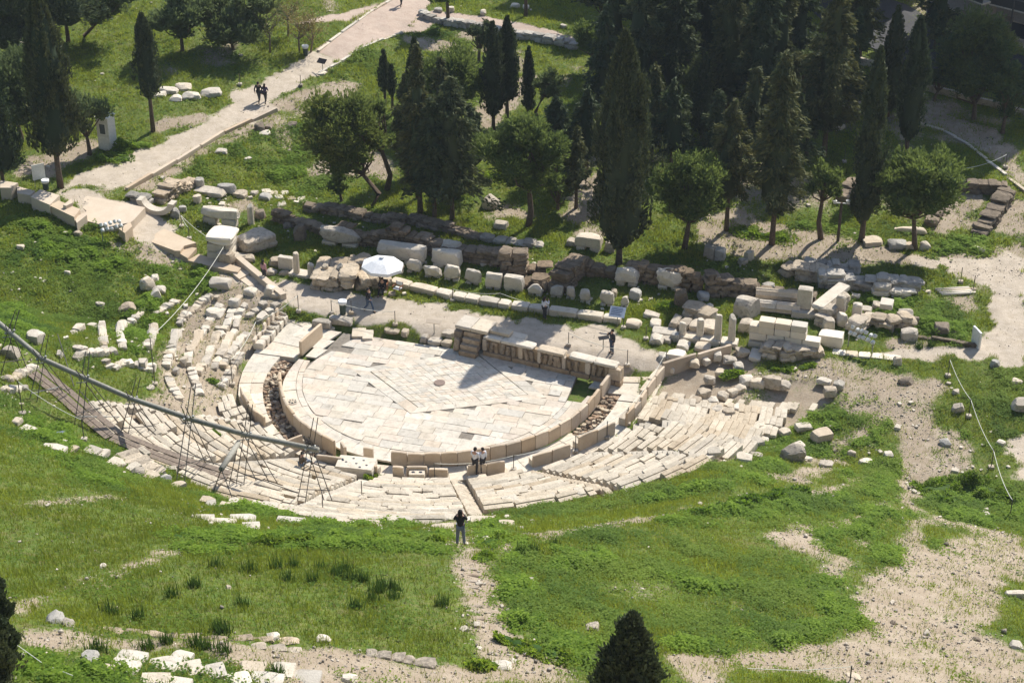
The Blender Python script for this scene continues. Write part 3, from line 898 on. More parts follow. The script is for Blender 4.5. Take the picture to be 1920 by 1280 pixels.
# marble thrones seen from behind: panels with seats on the orchestra side
def throne_row(pp, ztop, h, lab, step=1.25, seed=0):
    w = pts_z(pp, ztop)
    t = thing('throne_row', (0, 0, 0), lab, 'throne row', 'rows of marble thrones seen from behind')
    panels(t, w, ztop - h - .3, ztop, .16, step, seed, 'panel_stone', .05, True, 'backrest')
    n = np.array([OX, OY])
    w2 = w + (n - w) / np.linalg.norm(n - w, axis=1)[:, None] * .16
    panels(t, w2, ztop - h - .3, ztop - h * .55, .45, step, seed + 50, 'marble', .02, True, 'seat')
throne_row([(877, 873), (912, 869), (947.5, 863.5)], .85, .7, 'low throne backs just behind the two standing people in white shirts', 1.2, 11)
throne_row([(999, 855), (1035, 845), (1071, 833)], .85, .7, 'throne backs with a square pale block at their lower right', 1.5, 12)
throne_row([(1086, 823), (1120, 807), (1155, 790.6)], .9, .75, 'throne backs between two rope posts right of the curved barrier', 1.3, 13)
throne_row([(1176.5, 776), (1200, 752), (1214, 731)], .95, .75, 'steeply running throne backs below the right end of the passage', 1.2, 14)
throne_row([(1216, 724), (1232, 703), (1247.5, 685)], .9, .65, 'narrow throne backs at the top right end of the passage', 1.2, 15)
throne_row([(761.6, 874), (801, 874)], .8, .65, 'short throne backs behind a small pale slab with two holes', 1.3, 16)
throne_row([(803, 881), (840, 882)], .55, .35, 'broken knee high throne backs left of the stepped aisle', 1.3, 17)
throne_row([(593, 852), (612, 858), (640, 858)], .85, .8, 'throne backs with jagged tops beside the seated man', 1.2, 18)
throne_row([(645, 858), (680, 866), (706, 874)], .75, .55, 'curved throne backs behind the broad dais block with sockets', 1.3, 19)
throne_row([(533, 828), (568, 814)], .95, .85, 'pale throne backs behind the lower end of the long grey pipe', 2.2, 20)
throne_row([(449, 724), (456, 745), (470, 765), (494, 782)], .75, .8, 'curved throne backs at the far left edge of the passage', 1.0, 21)
t = thing('parapet_wall', (0, 0, 0), 'long low sloping marble wall in front of the right hand pillars', 'wall')
panels(t, pts_z([(1243, 682), (1310, 662), (1374, 644)], 1.0), -.2, 1.0, .22, 2.2, 23)
# thrones seen from the front, left
tn_ = 0
LABT = ['single marble throne with a high back at the near end of the row of four', 'marble throne second from the near end of the row of four', 'marble throne third from the near end of the row of four', 'marble throne at the far end of the row of four beside plain blocks']
for k, (px, py) in enumerate([(506, 628), (513, 619), (521, 610), (529, 601)]):
    g = onz(px, py + 4, .05)
    t = thing('marble_throne', g, LABT[k], 'throne', 'marble thrones at the left passage', rotz=TH + R_(6))
    v_, f_ = rock(.62, .62, .45, 900 + k, 3, 12, .02); mk('seat', v_ + [.05, 0, 0], f_, 'marble', t)
    v_, f_ = rock(.16, .60, 1.05, 910 + k, 4, 8, .03); v_[:, 1] *= np.where(v_[:, 2] > .8, .72, 1); mk('backrest', v_ + [-.32, 0, 0], f_, 'panel_stone', t)
    for sg in (-1, 1):
        v_, f_ = rock(.5, .1, .22, 920 + k, 3, 6, .03); v_[:, 2] += np.where(v_[:, 0] > 0, -.06, .02); mk('armrest', v_ + [.0, sg * .27, .43], f_, 'marble', t)
for k, (px, py) in enumerate([(487, 650), (495, 642), (503, 634)]):
    g = onz(px, py + 2, .02)
    t = thing('marble_throne', g, ('broken marble throne without a back, nearest of the three beside the dark gap', 'middle one of the three broken thrones without backs', 'broken marble throne without a back next to the row of four')[k], 'throne', 'broken thrones at the left passage', rotz=TH + R_(6))
    v_, f_ = rock(.75, .60, .5, 930 + k, 3, 8, .04); mk('seat', v_, f_, 'marble', t)
    v_, f_ = rock(.2, .60, .28, 935 + k, 3, 8, .06); mk('backrest', v_ + [-.28, 0, .46], f_, 'panel_stone', t)

# ------------------------------------------------------------------ seating
STAIRS = [-92, -70, -46, -23, -.5, 24, 45, 62.5, 80, 98]
WL = ['seating wedge of broken rows at the far left below the ruined arcs', 'left seating wedge of tumbled rows under the scaffold pipe', 'seating wedge left of centre with the scaffold legs standing on it', 'seating wedge beside the seated man and the broad dais',
      'central seating wedge left of the stepped aisle', 'seating wedge below the two people in white shirts', 'right of centre seating wedge between two stepped aisles', 'right hand wedge of long straight seat rows', 'far right wedge of broken seat rows under the sloping wall']
DR, DZ = .75, .34
r = np.random.default_rng(5)
NB = 0
for wi in range(len(STAIRS) - 1):
    pa, pb = STAIRS[wi], STAIRS[wi + 1]
    t = None
    lef = pb <= 0
    for k in range(26):
        pm = (pa + pb) / 2
        mb = MB()
        cnt = 0
        aa = R_(pa) + .55 / (13 + k * DR)
        ae = R_(pb) - .55 / (13 + k * DR)
        while aa < ae - .02:
            R0 = float(R1(math.degrees(aa))) + .1
            rk = R0 + k * DR
            L = r.uniform(1.0, 2.3) if not lef else r.uniform(.8, 1.9)
            da = L / rk
            if aa + da > ae - .3 / rk: da = ae - aa
            am = aa + da / 2
            aa += da
            x_, y_ = pol(rk + DR / 2, am)
            bx, by = np.array([x_]), np.array([y_])
            inr, inl = pip(bx, by, wR)[0], pip(bx, by, wL)[0]
            if not (inr or inl): continue
            if r.uniform() < (.025 if inr else .09) + (.14 if (pb > 90 and k > 5) else 0) + (.25 if (k > 9 and lef) else 0): continue
            zg = float(zt(*pol(rk + .2, am))) + .30
            ru = .03 if inr else .055
            jr, jz = (.010, .008) if inr else (.05, .03)
            dz_, dr_, ya2 = r.normal() * jz, r.normal() * jr, r.normal() * (.004 if inr else .03)
            parts_ = []
            for (y0, dep, zz_) in ((-.19, .37, 0.), (.185, .385, -.055)):
                v_, f_ = rock(da * (rk + .4) - .016, dep, .5, int(r.integers(1e7)), 3, 16, ru * .5, True, .10 * r.uniform() ** 2)
                parts_.append((rz(v_ + [0, y0, zz_], ya2), f_))
            tn0 = np.array([1, .985, .96]) * r.uniform(.88, 1.07)
            a_ = am
            # local x along the arc, local y outwards
            dirx = np.array([EX[0] * math.cos(a_) - AX[0] * math.sin(a_), EX[1] * math.cos(a_) - AX[1] * math.sin(a_)])
            diry = np.array([EX[0] * math.sin(a_) + AX[0] * math.cos(a_), EX[1] * math.sin(a_) + AX[1] * math.cos(a_)])
            ro = rk + DR / 2 + dr_
            cx, cy = pol(ro, a_)
            for (v_, f_) in parts_:
                w_ = np.stack([cx + v_[:, 0] * dirx[0] + v_[:, 1] * diry[0], cy + v_[:, 0] * dirx[1] + v_[:, 1] * diry[1], v_[:, 2] + zg - .47 + dz_], 1)
                mb.add(w_, f_, tn0)
            cnt += 1; NB += 1
            # raised seat edge / foot hollow
        if cnt > 1:
            if t is None: t = thing('seating_wedge', (0, 0, 0), WL[wi], 'seating wedge', 'wedges of stone seating')
            mb.build('seat_row', 'seat_stone', t)
print('seat blocks', NB)
SL = ['narrow aisle of steps at the far left between broken rows', 'narrow stepped aisle under the upper scaffold pipe', 'stepped aisle running down through the scaffold legs', 'stepped aisle left of the broad dais block', 'overgrown stepped aisle left of the central wedge', 'stepped aisle leading down to the passage behind the photographing woman', 'stepped aisle right of the two people in white shirts', 'stepped aisle with saw toothed seat ends in the right half', 'stepped aisle near the far right rope posts', 'broken aisle at the right end below the sloping wall']
for si, ph in enumerate(STAIRS):
    mb = MB(); c = 0
    for k in range(56):
        rr = float(R1(ph)) + .1 + (k + .5) * DR / 2
        x_, y_ = pol(rr, R_(ph))
        if not (pip(np.array([x_]), np.array([y_]), wR)[0] or pip(np.array([x_]), np.array([y_]), wL)[0]): continue
        if abs(ph) > 60 and r.uniform() < .3: continue
        z_ = float(zt(x_, y_)) - .02
        v_, f_ = rock(.95, DR / 2 + .02, .34, int(r.integers(1e7)), 2, 10, .03)
        mb.add(rz(v_, TH - R_(ph)) + np.array([x_, y_, z_ - .3]), f_, r.uniform(.9, 1.06)); c += 1
    if c > 3:
        o = mb.build('stone_stair', 'seat_stone'); tag(o, SL[si], 'stairs', 'stepped aisles between the seats')
# steps cut in the slope above the seats
t = thing('hillside_stair', G(866, 1022), 'worn stone steps on the bare earth slope below the photographing woman', 'stairs')
tl = np.array(t.location)
for k, (a, b) in enumerate([(855 - i * .1, 972 + i * 11.5) for i in range(19)]):
    g = G(a + 14 + 2.2 * max(0, k - 9) * .8, b)
    v_, f_ = rock(.7 + r.uniform(0, .5), .2, .13, 400 + k, 4, 8, .12, True, .1, 3)
    mk('step', rz(v_, r.normal() * .05) + (g - tl) + [r.normal() * .15, 0, -.145], f_, 'soil_stone', t)

# dais block with sockets, and other fixed pieces in front
def holes(parent, L, W, H, lst, rad=.07):
    for (a, b) in lst:
        v_, f_ = lathe([(rad, 0), (rad, .006)], 8); mk('socket', v_ * [1, .8, 1] + [a * L / 2, b * W / 2, H + .003], f_, 'window_dark', parent)
g = onz(668, 878, .3)
t = thing('dais_block', g, 'broad pale dais block with dark sockets in its top', 'stone block', None, TH + R_(6))
v_, f_ = rock(2.3, 1.3, .75, 7, 4, 20, .01); mk('body', v_ + [0, 0, -.3], f_, 'marble', t)
holes(t, 2.3, 1.3, .45, [(-.75, .3), (-.5, -.1), (-.2, .55), (.05, -.2), (.35, .4), (.6, -.3), (.3, -.7), (-.7, .1)], .08)
g = onz(782, 894, .25)
t = thing('socket_slab', g, 'small pale slab with two dark holes below the short throne backs', 'stone block', None, TH + R_(16))
v_, f_ = rock(.95, .5, .45, 8, 3, 14, .02); mk('body', v_ + [0, 0, -.1], f_, 'marble', t)
holes(t, .95, .5, .35, [(-.45, 0), (.45, .0)], .11)

# ------------------------------------------------------------------ carved stage front
b0, b1 = onz(905, 664, 0)[:2], onz(1165, 724, 0)[:2]
d = b1 - b0; LB = np.linalg.norm(d); ya = math.atan2(d[1], d[0])
t = thing('carved_stage', (b0[0], b0[1], 0), 'low stage front of marble carved with worn relief figures', 'stage front', None, ya)
r = np.random.default_rng(9)
x_ = 0.
mb = MB()
while x_ < LB:
    l = min(r.uniform(1.3, 2.2), LB - x_)
    v_, f_ = rock(l - .015, .5, .36, int(r.integers(1e6)), 3, 14, .015); mb.add(v_ + [x_ + l / 2, .12, -.04], f_, r.uniform(.9, 1.05)); x_ += l
mb.build('plinth', 'relief_stone', t)
v_, f_ = box(0, LB - .05, .16, .5, .3, 1.16); mk('back_wall', v_, f_, 'relief_stone', t)
for (xa, w) in ((.0, .3), (2.55, .3), (3.9, .22), (5.6, .25), (7.2, .34), (9.2, .3), (LB - .9, .85)):
    v_, f_ = rock(w, .34, .86, int(r.integers(1e6)), 3, 12, .02); mk('panel', v_ + [xa + w / 2, .12, .31], f_, 'panel_stone', t)
def figure(x0, h, s):
    rr = np.random.default_rng(s)
    mb = MB()
    nseg = 9; ang = 8
    prof = [.13, .15, .145, .16, .14, .12, .15, .16, .09]
    v_, f_ = [], []
    lean = rr.normal() * .06
    for i in range(nseg):
        z = h * i / (nseg - 1)
        for j in range(ang):
            a = math.pi * 2 * j / ang
            q = prof[i] * (1 + .22 * math.sin(5 * a + s) * (i < 5) + rr.normal() * .06)
            v_.append((lean * i / 4 + q * math.cos(a) * 1.1, q * math.sin(a) * .8, z))
    f_ = [(i * ang + j, i * ang + (j + 1) % ang, (i + 1) * ang + (j + 1) % ang, (i + 1) * ang + j) for i in range(nseg - 1) for j in range(ang)] + [tuple(range((nseg - 1) * ang, nseg * ang))]
    mb.add(v_, f_)
    if rr.uniform() < .6:
        sx = rr.choice([-1, 1])
        a_, b_ = tube([(sx * .12, -.05, h * .85), (sx * .24, -.12, h * .62), (sx * .12, -.16, h * .48)], [.06, .05, .04], 6); mb.add(a_, b_)
    o = mb.build('relief_figure', 'relief_stone', t, None, True)
    o.location = (x0, .10, .31)
for k, (x0, h) in enumerate([(.55, .78), (.95, .72), (1.35, .8), (1.75, .7), (2.15, .76), (3.1, .8), (3.5, .72), (4.35, .7), (4.7, .8), (5.1, .76), (5.4, .74), (6.15, .66), (6.55, .80), (7.75, .8), (8.1, .72), (8.7, .82), (9.0, .8)]):
    if x0 < LB - .5: figure(x0, h, 30 + k)
x_ = 0.05
for k in range(7):
    l = (1.25, 2.3, .25, 1.9, .3, 1.7, 1.55)[k]
    if k not in (2, 4):
        v_, f_ = rock(l, .75, .2, 60 + k, 4, 12, .04, True, .15); mk('cornice_block', v_ + [x_ + l / 2, .32, 1.165], f_, 'marble', t)
    x_ += l
v_, f_ = rock(3.3, .7, .2, 70, 4, 12, .03); mk('cornice_block', v_ + [1.0, 1.05, 1.165], f_, 'marble', t)
# steps and tall left end
for k in range(4):
    v_, f_ = rock(1.25, .55, .36, 75 + k, 3, 14, .03); mk('step', v_ + [-.78, -.50 + k * .28, -.02 + k * .34], f_, 'relief_stone', t)
v_, f_ = rock(.6, 1.0, 1.4, 80, 4, 8, .06); mk('end_block', v_ + [-1.75, .4, 0], f_, 'conglomerate', t)
v_, f_ = rock(.42, .45, .95, 81, 4, 3, .16); mk('crouching_figure', v_ + [-1.72, -.25, 0], f_, 'relief_stone', t)
v_, f_ = box(-1.9, .2, .8, 1.7, 0, 1.38); mk('core', v_, f_, 'conglomerate', t)
for k, (x0, w) in enumerate(((-1.5, 1.15), (-.32, 1.2))):
    v_, f_ = rock(w, 1.55, .26, 82 + k, 4, 16, .02); mk('cap_slab', v_ + [x0, .9, 1.39], f_, 'marble', t)
v_, f_ = rock(1.4, .7, .24, 86, 4, 16, .02); mk('cap_slab', v_ + [1.0, .8, 1.385], f_, 'marble', t)

# weeds rooted in the joints of the seating
x, y, r = scatter(330000, 58)
i, j = gmask(x, y)
cl = waves(x, y, 97, 1.1) + .6 * waves(x, y, 98, 3.)
k = (mS[i, j] > .5) & (r.uniform(size=len(x)) < .03 * (cl > .3) + .28 * (cl > 1.35))
x, y = x[k], y[k]
_g = gzv
def gzv(a, b): return zt(a, b) + .04
tag(blades('joint_weeds', x, y, r.uniform(.05, .22, len(x)), .05, .3, 'weed_leaf', np.clip(.5 + .2 * r.normal(size=len(x)), 0, 1), r, 3, .08, True), 'small weeds growing in the joints of the stone seats', 'weeds', kind='stuff')
gzv = _g
# ------------------------------------------------------------------ loose stones and ruins
SEED = [1000]
def nseed():
    SEED[0] += 1; return SEED[0]
def px_len(P, px): return px / scale_at(P)
def px_h(P, px): return .80 * px / (scale_at(P) * .87)
def stone(px, py, w, h, dp, label, mat='weathered_stone', yaw=TH, k=12, rough=.07, name='stone_block', cat='stone', group=None, m=4, chip=.15, sink=.08, kind='rock', dz=0):
    """px, py = middle of the base in the photograph's pixels; w, h in those pixels, dp depth in metres"""
    g = G(px, py); 
    L, H = px_len(g, w), px_h(g, h)
    if kind == 'drum':
        v, f = lathe([(.5, 0), (.5, .9), (.46, 1.0), (.3, 1.0)], 14); v = v * [L, L, H + sink]
        rr = np.random.default_rng(nseed()); v += rr.normal(size=v.shape) * .012
    else:
        v, f = rock(L, dp, H + sink, nseed(), 5 if k < 8 else m, k + (2 if k < 5 else 5), rough * .8, True, chip, 8 if k < 6 else (6 if k < 13 else 1))
    o = mk(name, v, f, mat, None, (g[0], g[1], g[2] - sink + dz), False, None, yaw)
    return tag(o, label, cat, group)
# ruined rows on the left: blocks set along traced arcs
ARCS = [
 ('the row of small blocks beside the outer dirt tread', [(396,552),(385,565),(374,572),(362,584),(351,591),(342,601),(336,612)], 9, 13, 17),
 ('the row beside the outer dirt tread, lower half', [(334,629),(325,642),(321,657),(316,672),(312,690)], 6, 15, 20),
 ('the short row at the foot of the outer dirt tread', [(316,706),(321,722),(330,738),(340,752)], 4, 12, 18),
 ('the middle ruined row between two dirt treads', [(414,574),(407,588),(394,602),(388,615),(382,626),(372,637),(362,650),(353,668),(350,688)], 10, 17, 20),
 ('the lower end of the middle ruined row', [(360,694),(362,708),(366,722),(376,742)], 4, 13, 20),
 ('the inner ruined row of short blocks', [(452,556),(443,568),(424,617),(411,631),(400,644),(394,658),(387,676),(379,690),(370,702)], 9, 17, 20),
 ('the inner row of long eroded slabs', [(464,572),(446,590),(442,622),(428,640),(419,660),(407,678),(400,694)], 7, 19, 24),
 ('the long slabs stepping down to the thrones', [(500,566),(482,582),(464,598)], 3, 16, 34),
 ('the long slabs next to the thrones', [(522,569),(504,586),(484,604)], 3, 15, 34),
 ('the tumbled line above the single throne', [(467,624),(452,640),(437,656),(425,672),(416,690)], 6, 16, 20),
 ('the blocks scattered above the left passage', [(452,664),(440,682),(432,698),(424,716),(412,728)], 6, 17, 20),
 ('the hedge side line of small stones', [(334,567),(317,576),(302,583),(291,590)], 6, 12, 15),
 ('the broken pair line by the tall rope post', [(286,604),(290,626),(283,640),(275,655)], 5, 12, 20),
 ('the hook shaped line in the grass', [(276,572),(262,592),(250,603),(238,610),(226,618),(226,632),(229,648),(231,658)], 9, 12, 16),
 ('the straight line of white blocks in the grass', [(191,611),(193,628),(194,646),(197,660)], 5, 14, 17),
 ('the low line running left through the grass', [(217,661),(181,664),(156,664),(140,676)], 5, 12, 20),
 ('the block line just above the scaffold pipe', [(196,680),(208,692),(226,684),(246,682),(268,692),(284,696)], 7, 15, 20),
 ('the white cluster at the left picture edge', [(6,712),(22,712),(38,704),(52,696),(66,690)], 7, 16, 24),
 ('the lower line of the cluster at the left edge', [(4,732),(20,734),(34,730),(48,728)], 5, 13, 22),
]
ORD = ['first', 'second', 'third', 'fourth', 'fifth', 'sixth', 'seventh', 'eighth', 'ninth', 'tenth', 'eleventh', 'twelfth']
for nm, pl, n, hh, ww in ARCS:
    n = min(12, int(n * 1.35 + 1)) if n > 3 else n
    p = np.array(pl, float)
    d = np.r_[0, np.cumsum(np.linalg.norm(np.diff(p, axis=0), axis=1))]
    rr = np.random.default_rng(len(nm) * 7 + n)
    cuts = np.cumsum(np.r_[0, rr.uniform(.65, 1.4, n)]); cuts = cuts / cuts[-1] * d[-1]
    for i in range(n):
        s0, s1 = cuts[i], cuts[i + 1]
        a = np.array([np.interp(s0, d, p[:, 0]), np.interp(s0, d, p[:, 1])]); b = np.array([np.interp(s1, d, p[:, 0]), np.interp(s1, d, p[:, 1])])
        A_, B_ = G(*a), G(*b)
        v2 = B_ - A_; L = min(np.hypot(v2[0], v2[1]), 3.2) * rr.uniform(.95, 1.0)
        m_ = (A_ + B_) / 2
        H = rr.uniform(.18, .34); Wd = rr.uniform(.46, .66)
        v, f = rock(max(L, .4), Wd, H + .15, nseed(), 4, 22, .045, True, .16, 3)
        o = mk('stone_block', v, f, 'weathered_stone' if rr.uniform() < .25 else 'marble', None, (m_[0], m_[1], m_[2] - .15), False, None, math.atan2(v2[1], v2[0]) + rr.normal() * .03)
        tag(o, '%s stone from the top in %s' % (ORD[i], nm.replace('the short row at the foot of the outer dirt tread','the short row below the outer tread').replace('the tumbled line above the single throne','the tumbled line by the single throne').replace('the block line just above the scaffold pipe','the line just above the pipe').replace('the lower line of the cluster at the left edge','the lower line at the left edge').replace('the straight line of white blocks in the grass', 'the straight white line in the grass').replace('the row beside the outer dirt tread, lower half','the lower row by the outer dirt tread').replace('the row of small blocks beside the outer dirt tread','the upper row by the outer dirt tread').replace('the low line running left through the grass','the low leftward line through the grass').replace('the hook shaped line in the grass','the hook shaped grass line')), 'stone block', 'blocks of ' + nm)
S = stone
# single stones, left
S(66, 640, 30, 22, 1.0, 'big square pale block standing alone above the scaffold pipe at left', 'marble', TH, 12, .02)
S(147, 622, 20, 15, .8, 'pale block lying alone in the grass left of the straight white line', 'marble')
S(112, 668, 13, 12, .5, 'small white boulder near the scaffold pipe in the grass', 'marble', 0, 4, .1)
S(150, 658, 26, 12, .6, 'small flat stone above the low line in the grass')
S(278, 540, 28, 24, .9, 'leaning pale boulder, largest in the upper left grass', 'marble', .5, 4, .15)
S(290, 527, 18, 14, .7, 'rounded stone just behind the largest boulder in the grass', 'marble', 0, 3, .12)
S(292, 560, 22, 20, .8, 'rounded boulder next to the hook shaped line in the grass', 'marble', .3, 4, .15)
S(298, 548, 26, 12, .7, 'flat triangular stone right of the leaning boulder', 'marble', .1, 5, .1)
S(240, 582, 34, 16, .8, 'long knobbly stone in the left grass', 'weathered_stone', .2, 4, .16)
S(188, 576, 16, 12, .5, 'grey stone sunk in the left grass')
S(38, 468, 16, 12, .5, 'small tan stone in the upper left grass', 'marble', 0, 4, .1)
S(126, 515, 12, 9, .4, 'small pale stone halfway up the left grass', 'marble', 0, 4, .1)
S(145, 440, 18, 8, .4, 'flat grey stone below the left ramp')
S(414, 537, 40, 18, 1.0, 'large pale block pair at the top of the middle ruined row', 'marble', TH + .2, 9, .05)
S(406, 560, 10, 8, .4, 'small stone at the foot of the large pale block pair')
S(507, 552, 18, 20, .8, 'upright pale block at the foot of the stone steps', 'marble', TH, 10, .04)
S(520, 556, 22, 10, .7, 'low pale stone beside the upright block at the foot of the steps', 'marble')
S(470, 552, 24, 14, .7, 'loose pale stone above the long slabs', 'marble')
S(440, 572, 20, 14, .8, 'pale stone beside the dirt tread above the long slabs', 'marble')
S(404, 590, 34, 12, 1.1, 'flat pale slab pair in the middle of the dirt treads', 'marble')
S(345, 684, 12, 16, .6, 'upright stub of stone at the end of the middle ruined row', 'weathered_stone')
S(330, 700, 12, 12, .5, 'stub of stone between the two dirt treads', 'weathered_stone')
S(285, 692, 16, 14, .7, 'white block at the upper edge of the dirt, next to the tall rope post', 'marble', 0, 10, .04)
S(268, 688, 16, 18, .8, 'taller white block left of the white block by the tall rope post', 'marble', 0, 10, .04)
S(20, 668, 34, 22, 1.0, 'dark topped boulder at the left edge above the pipe', 'weathered_stone', 0, 4, .15)
S(103, 846, 46, 14, .6, 'rough white stones beside the dark blue tarpaulin', 'marble')
S(258, 893, 26, 20, .7, 'grey rounded boulder at the end of the rubble heap', 'grey_stone', 0, 3, .1)
S(310, 903, 22, 16, .7, 'bluish grey boulder at the lower end of the rubble heap', 'grey_stone', .4, 3, .12)
rnd_ = random.Random(4)
OR2 = ORD + ['thirteenth', 'fourteenth', 'fifteenth', 'sixteenth', 'seventeenth', 'eighteenth', 'nineteenth', 'twentieth']
for k in range(18):
    q = k / 17.
    a = 395 + 440 * q + rnd_.uniform(-9, 9); b = 948 + 36 * math.sin(min(q * 1.9, 1.57)) - 8 * q + rnd_.uniform(-7, 7)
    S(a, b, rnd_.uniform(18, 44), rnd_.uniform(6, 11), rnd_.uniform(.5, .8), '%s broken slab from the left along the ragged lower edge of the seats' % OR2[k], 'seat_stone', rnd_.uniform(-.3, .3) - .15 * (1 - q), 14, .05, 'broken_stone', 'stone', 'broken slabs along the lower edge of the seats', dz=.09)
for k in range(12):
    q = k / 11.
    a = 30 + 300 * q + rnd_.uniform(-8, 8); b = 800 + 108 * q ** .9 + rnd_.uniform(-6, 6)
    S(a, b, rnd_.uniform(14, 34), rnd_.uniform(6, 11), rnd_.uniform(.5, .8), '%s broken slab from the left below the wooden ramp' % OR2[k], 'seat_stone', rnd_.uniform(-.8, -.3), 14, .05, 'broken_stone', 'stone', 'broken slabs below the wooden ramp', dz=.09)
for k in range(14):
    q = k / 13.
    a = 950 + 560 * q + rnd_.uniform(-10, 10); b = 950 - 150 * q ** 1.25 + rnd_.uniform(-7, 7)
    S(a, b, rnd_.uniform(14, 34), rnd_.uniform(6, 11), rnd_.uniform(.5, .8), '%s broken slab from the left along the upper right edge of the seats' % OR2[k], 'seat_stone', rnd_.uniform(.1, .6), 14, .05, 'broken_stone', 'stone', 'broken slabs along the right edge of the seats', dz=.09)
# slabs in the grass below the seats
for k, (a, b, w, h, l) in enumerate([(380,972,44,7,'narrow pale kerb stone at the upper left edge of the meadow'),(415,982,56,7,'long pale kerb stone next to the meadow edge'),(455,975,50,8,'flat slab just under the seats at left'),(545,980,54,9,'pair of flat slabs in the weeds left of centre'),(625,983,60,9,'long pale slab above the hedge row'),(685,986,54,9,'long pale slab right of the slab above the hedge row'),(470,990,34,8,'short slab at the left end of the hedge row'),(820,965,60,12,'broad broken slab at the foot of the stepped aisle'),(830,992,44,8,'leaning slab beside the photographing woman'),(905,978,46,8,'flat stone in the weeds right of the photographing woman'),(950,985,30,7,'small flat stone in the weeds right of the aisle'),(456,955,30,14,'rough stone in the weeds under the scaffold'),(395,948,18,9,'white stone in the weeds under the short pipe')]):
    S(a, b, w, h * .8, .7, l, 'slab_stone', rnd_.uniform(-.12, .12), 16, .03)
# the upper seat remains at the bottom of the picture
for k, (a, b, w, yw, l) in enumerate([(232,1252,62,-.25,'left slab pair of the seat remains at the bottom edge'),(245,1236,64,-.22,'narrow slab behind the left slab pair at the bottom edge'),(308,1246,66,-.15,'cracked slab in the middle of the bottom seat remains'),(338,1236,44,-.35,'small upper slab of the bottom seat remains'),(352,1256,62,.3,'dark streaked slab of the bottom seat remains'),(394,1262,66,.35,'wide pale slab right of the dark streaked slab'),(290,1278,62,.0,'half hidden slab at the bottom picture edge'),(330,1286,60,-.2,'lowest slab at the bottom picture edge'),(440,1278,70,.3,'tilted slab near the dry grass tuft at the bottom'),(470,1256,60,-.1,'narrow slab along the dirt path at the bottom'),(530,1258,50,-.1,'thin slab along the dirt path right of the narrow slab'),(500,1276,70,-.1,'long low slab at the bottom edge'),(575,1272,60,-.08,'rightmost long slab of the bottom seat remains'),(200,1262,26,-.2,'small broken slab at the left of the bottom seat remains')]):
    S(a, b, w * .9, 6, .75, l, 'slab_stone', yw, 18, .015, 'seat_slab', 'stone slab', None, 4, .04, .12)
S(102, 1166, 34, 20, .8, 'grey boulder beside the lower dirt path at left', 'grey_stone', 0, 3, .12)
S(128, 1172, 22, 12, .5, 'stone next to the grey boulder by the lower dirt path', 'weathered_stone', 0, 4, .15)
S(168, 1236, 32, 16, .7, 'grey boulder with a grass tuft at the bottom left', 'grey_stone', 0, 3, .1)
S(50, 1230, 18, 10, .5, 'white stone in the weeds at the bottom left', 'marble', 0, 4, .12)
S(85, 1230, 14, 9, .4, 'small white stone right of the white stone at the bottom left', 'marble', 0, 4, .12)
S(512, 1196, 26, 10, .5, 'white rock on the edge of the lower dirt path, left of centre', 'marble', 0, 4, .15)
S(605, 1201, 28, 10, .5, 'low white rocks on the upper edge of the bottom path', 'marble', .1, 4, .15)
S(194, 1065, 18, 8, .4, 'white stone alone in the left meadow', 'marble', 0, 4, .1)
S(428, 1102, 10, 7, .3, 'small white stone in the middle of the lower meadow', 'marble', 0, 4, .1)
S(655, 1275, 30, 14, .5, 'white boulder at the bottom edge left of centre', 'marble', 0, 4, .15)
S(940, 1250, 40, 8, .5, 'pale flat stone at the fork of the paths', 'marble', .1, 6, .1)
S(1110, 1178, 24, 12, .6, 'pinkish rock in the weeds behind the cypress top', 'weathered_stone', 0, 4, .14)
# right slope
S(1485, 862, 42, 36, 1.2, 'large dark round topped boulder with weeds on the right slope', 'grey_stone', .3, 4, .12)
S(1498, 842, 22, 14, .7, 'pale flat stone leaning on the large dark boulder', 'marble', .4, 7, .05)
S(1540, 824, 36, 20, .9, 'clean cut pale block on the right slope', 'marble', .35, 14, .02)
S(1395, 862, 30, 12, .8, 'pale block at the right edge of the seats', 'marble', -.2, 12, .03)
S(1418, 856, 24, 8, .5, 'narrow stone right of the pale block at the seat edge', 'weathered_stone')
S(1548, 874, 26, 10, .6, 'flat grey rock among the weeds right of the large dark boulder', 'weathered_stone')
S(1624, 868, 26, 10, .6, 'broken white rock on the right slope', 'marble', 0, 4, .16)
S(1596, 852, 18, 10, .5, 'grey rock behind the broken white rock', 'weathered_stone', 0, 4, .16)
S(1666, 855, 18, 8, .5, 'flat pale rock above the winding dirt path', 'marble', 0, 5, .12)
S(1697, 718, 28, 14, .7, 'brown boulder on the dirt at the head of the right path', 'conglomerate', .2, 4, .12)
S(1682, 684, 16, 20, .6, 'pointed pale stone standing on the right grass', 'marble', 0, 3, .12)
S(1792, 738, 18, 10, .5, 'grey rock beside the first rope post at right', 'weathered_stone', 0, 4, .14)
S(1797, 770, 26, 18, .6, 'pale boulder left of the second rope post at right', 'weathered_stone', 0, 4, .14)
S(1772, 832, 22, 10, .6, 'dark rock on the small weed island between the paths', 'grey_stone', 0, 4, .14)
S(1864, 686, 18, 14, .6, 'dark rock pile stone beside the pale gravel at right', 'grey_stone', 0, 4, .16)
S(1905, 718, 22, 10, .6, 'tan rock near the right picture edge', 'marble', 0, 4, .14)
S(1912, 766, 34, 24, .9, 'rough outcrop at the right picture edge', 'weathered_stone', 0, 4, .2)
S(1905, 1118, 44, 14, .4, 'long thin white stone at the right edge of the lower path', 'marble', .0, 6, .06)
S(1905, 1212, 24, 10, .6, 'white rock on the lower right path', 'marble', 0, 4, .12)
S(1738, 1190, 14, 9, .4, 'small grey rock in the middle of the lower right path', 'weathered_stone', 0, 4, .12)
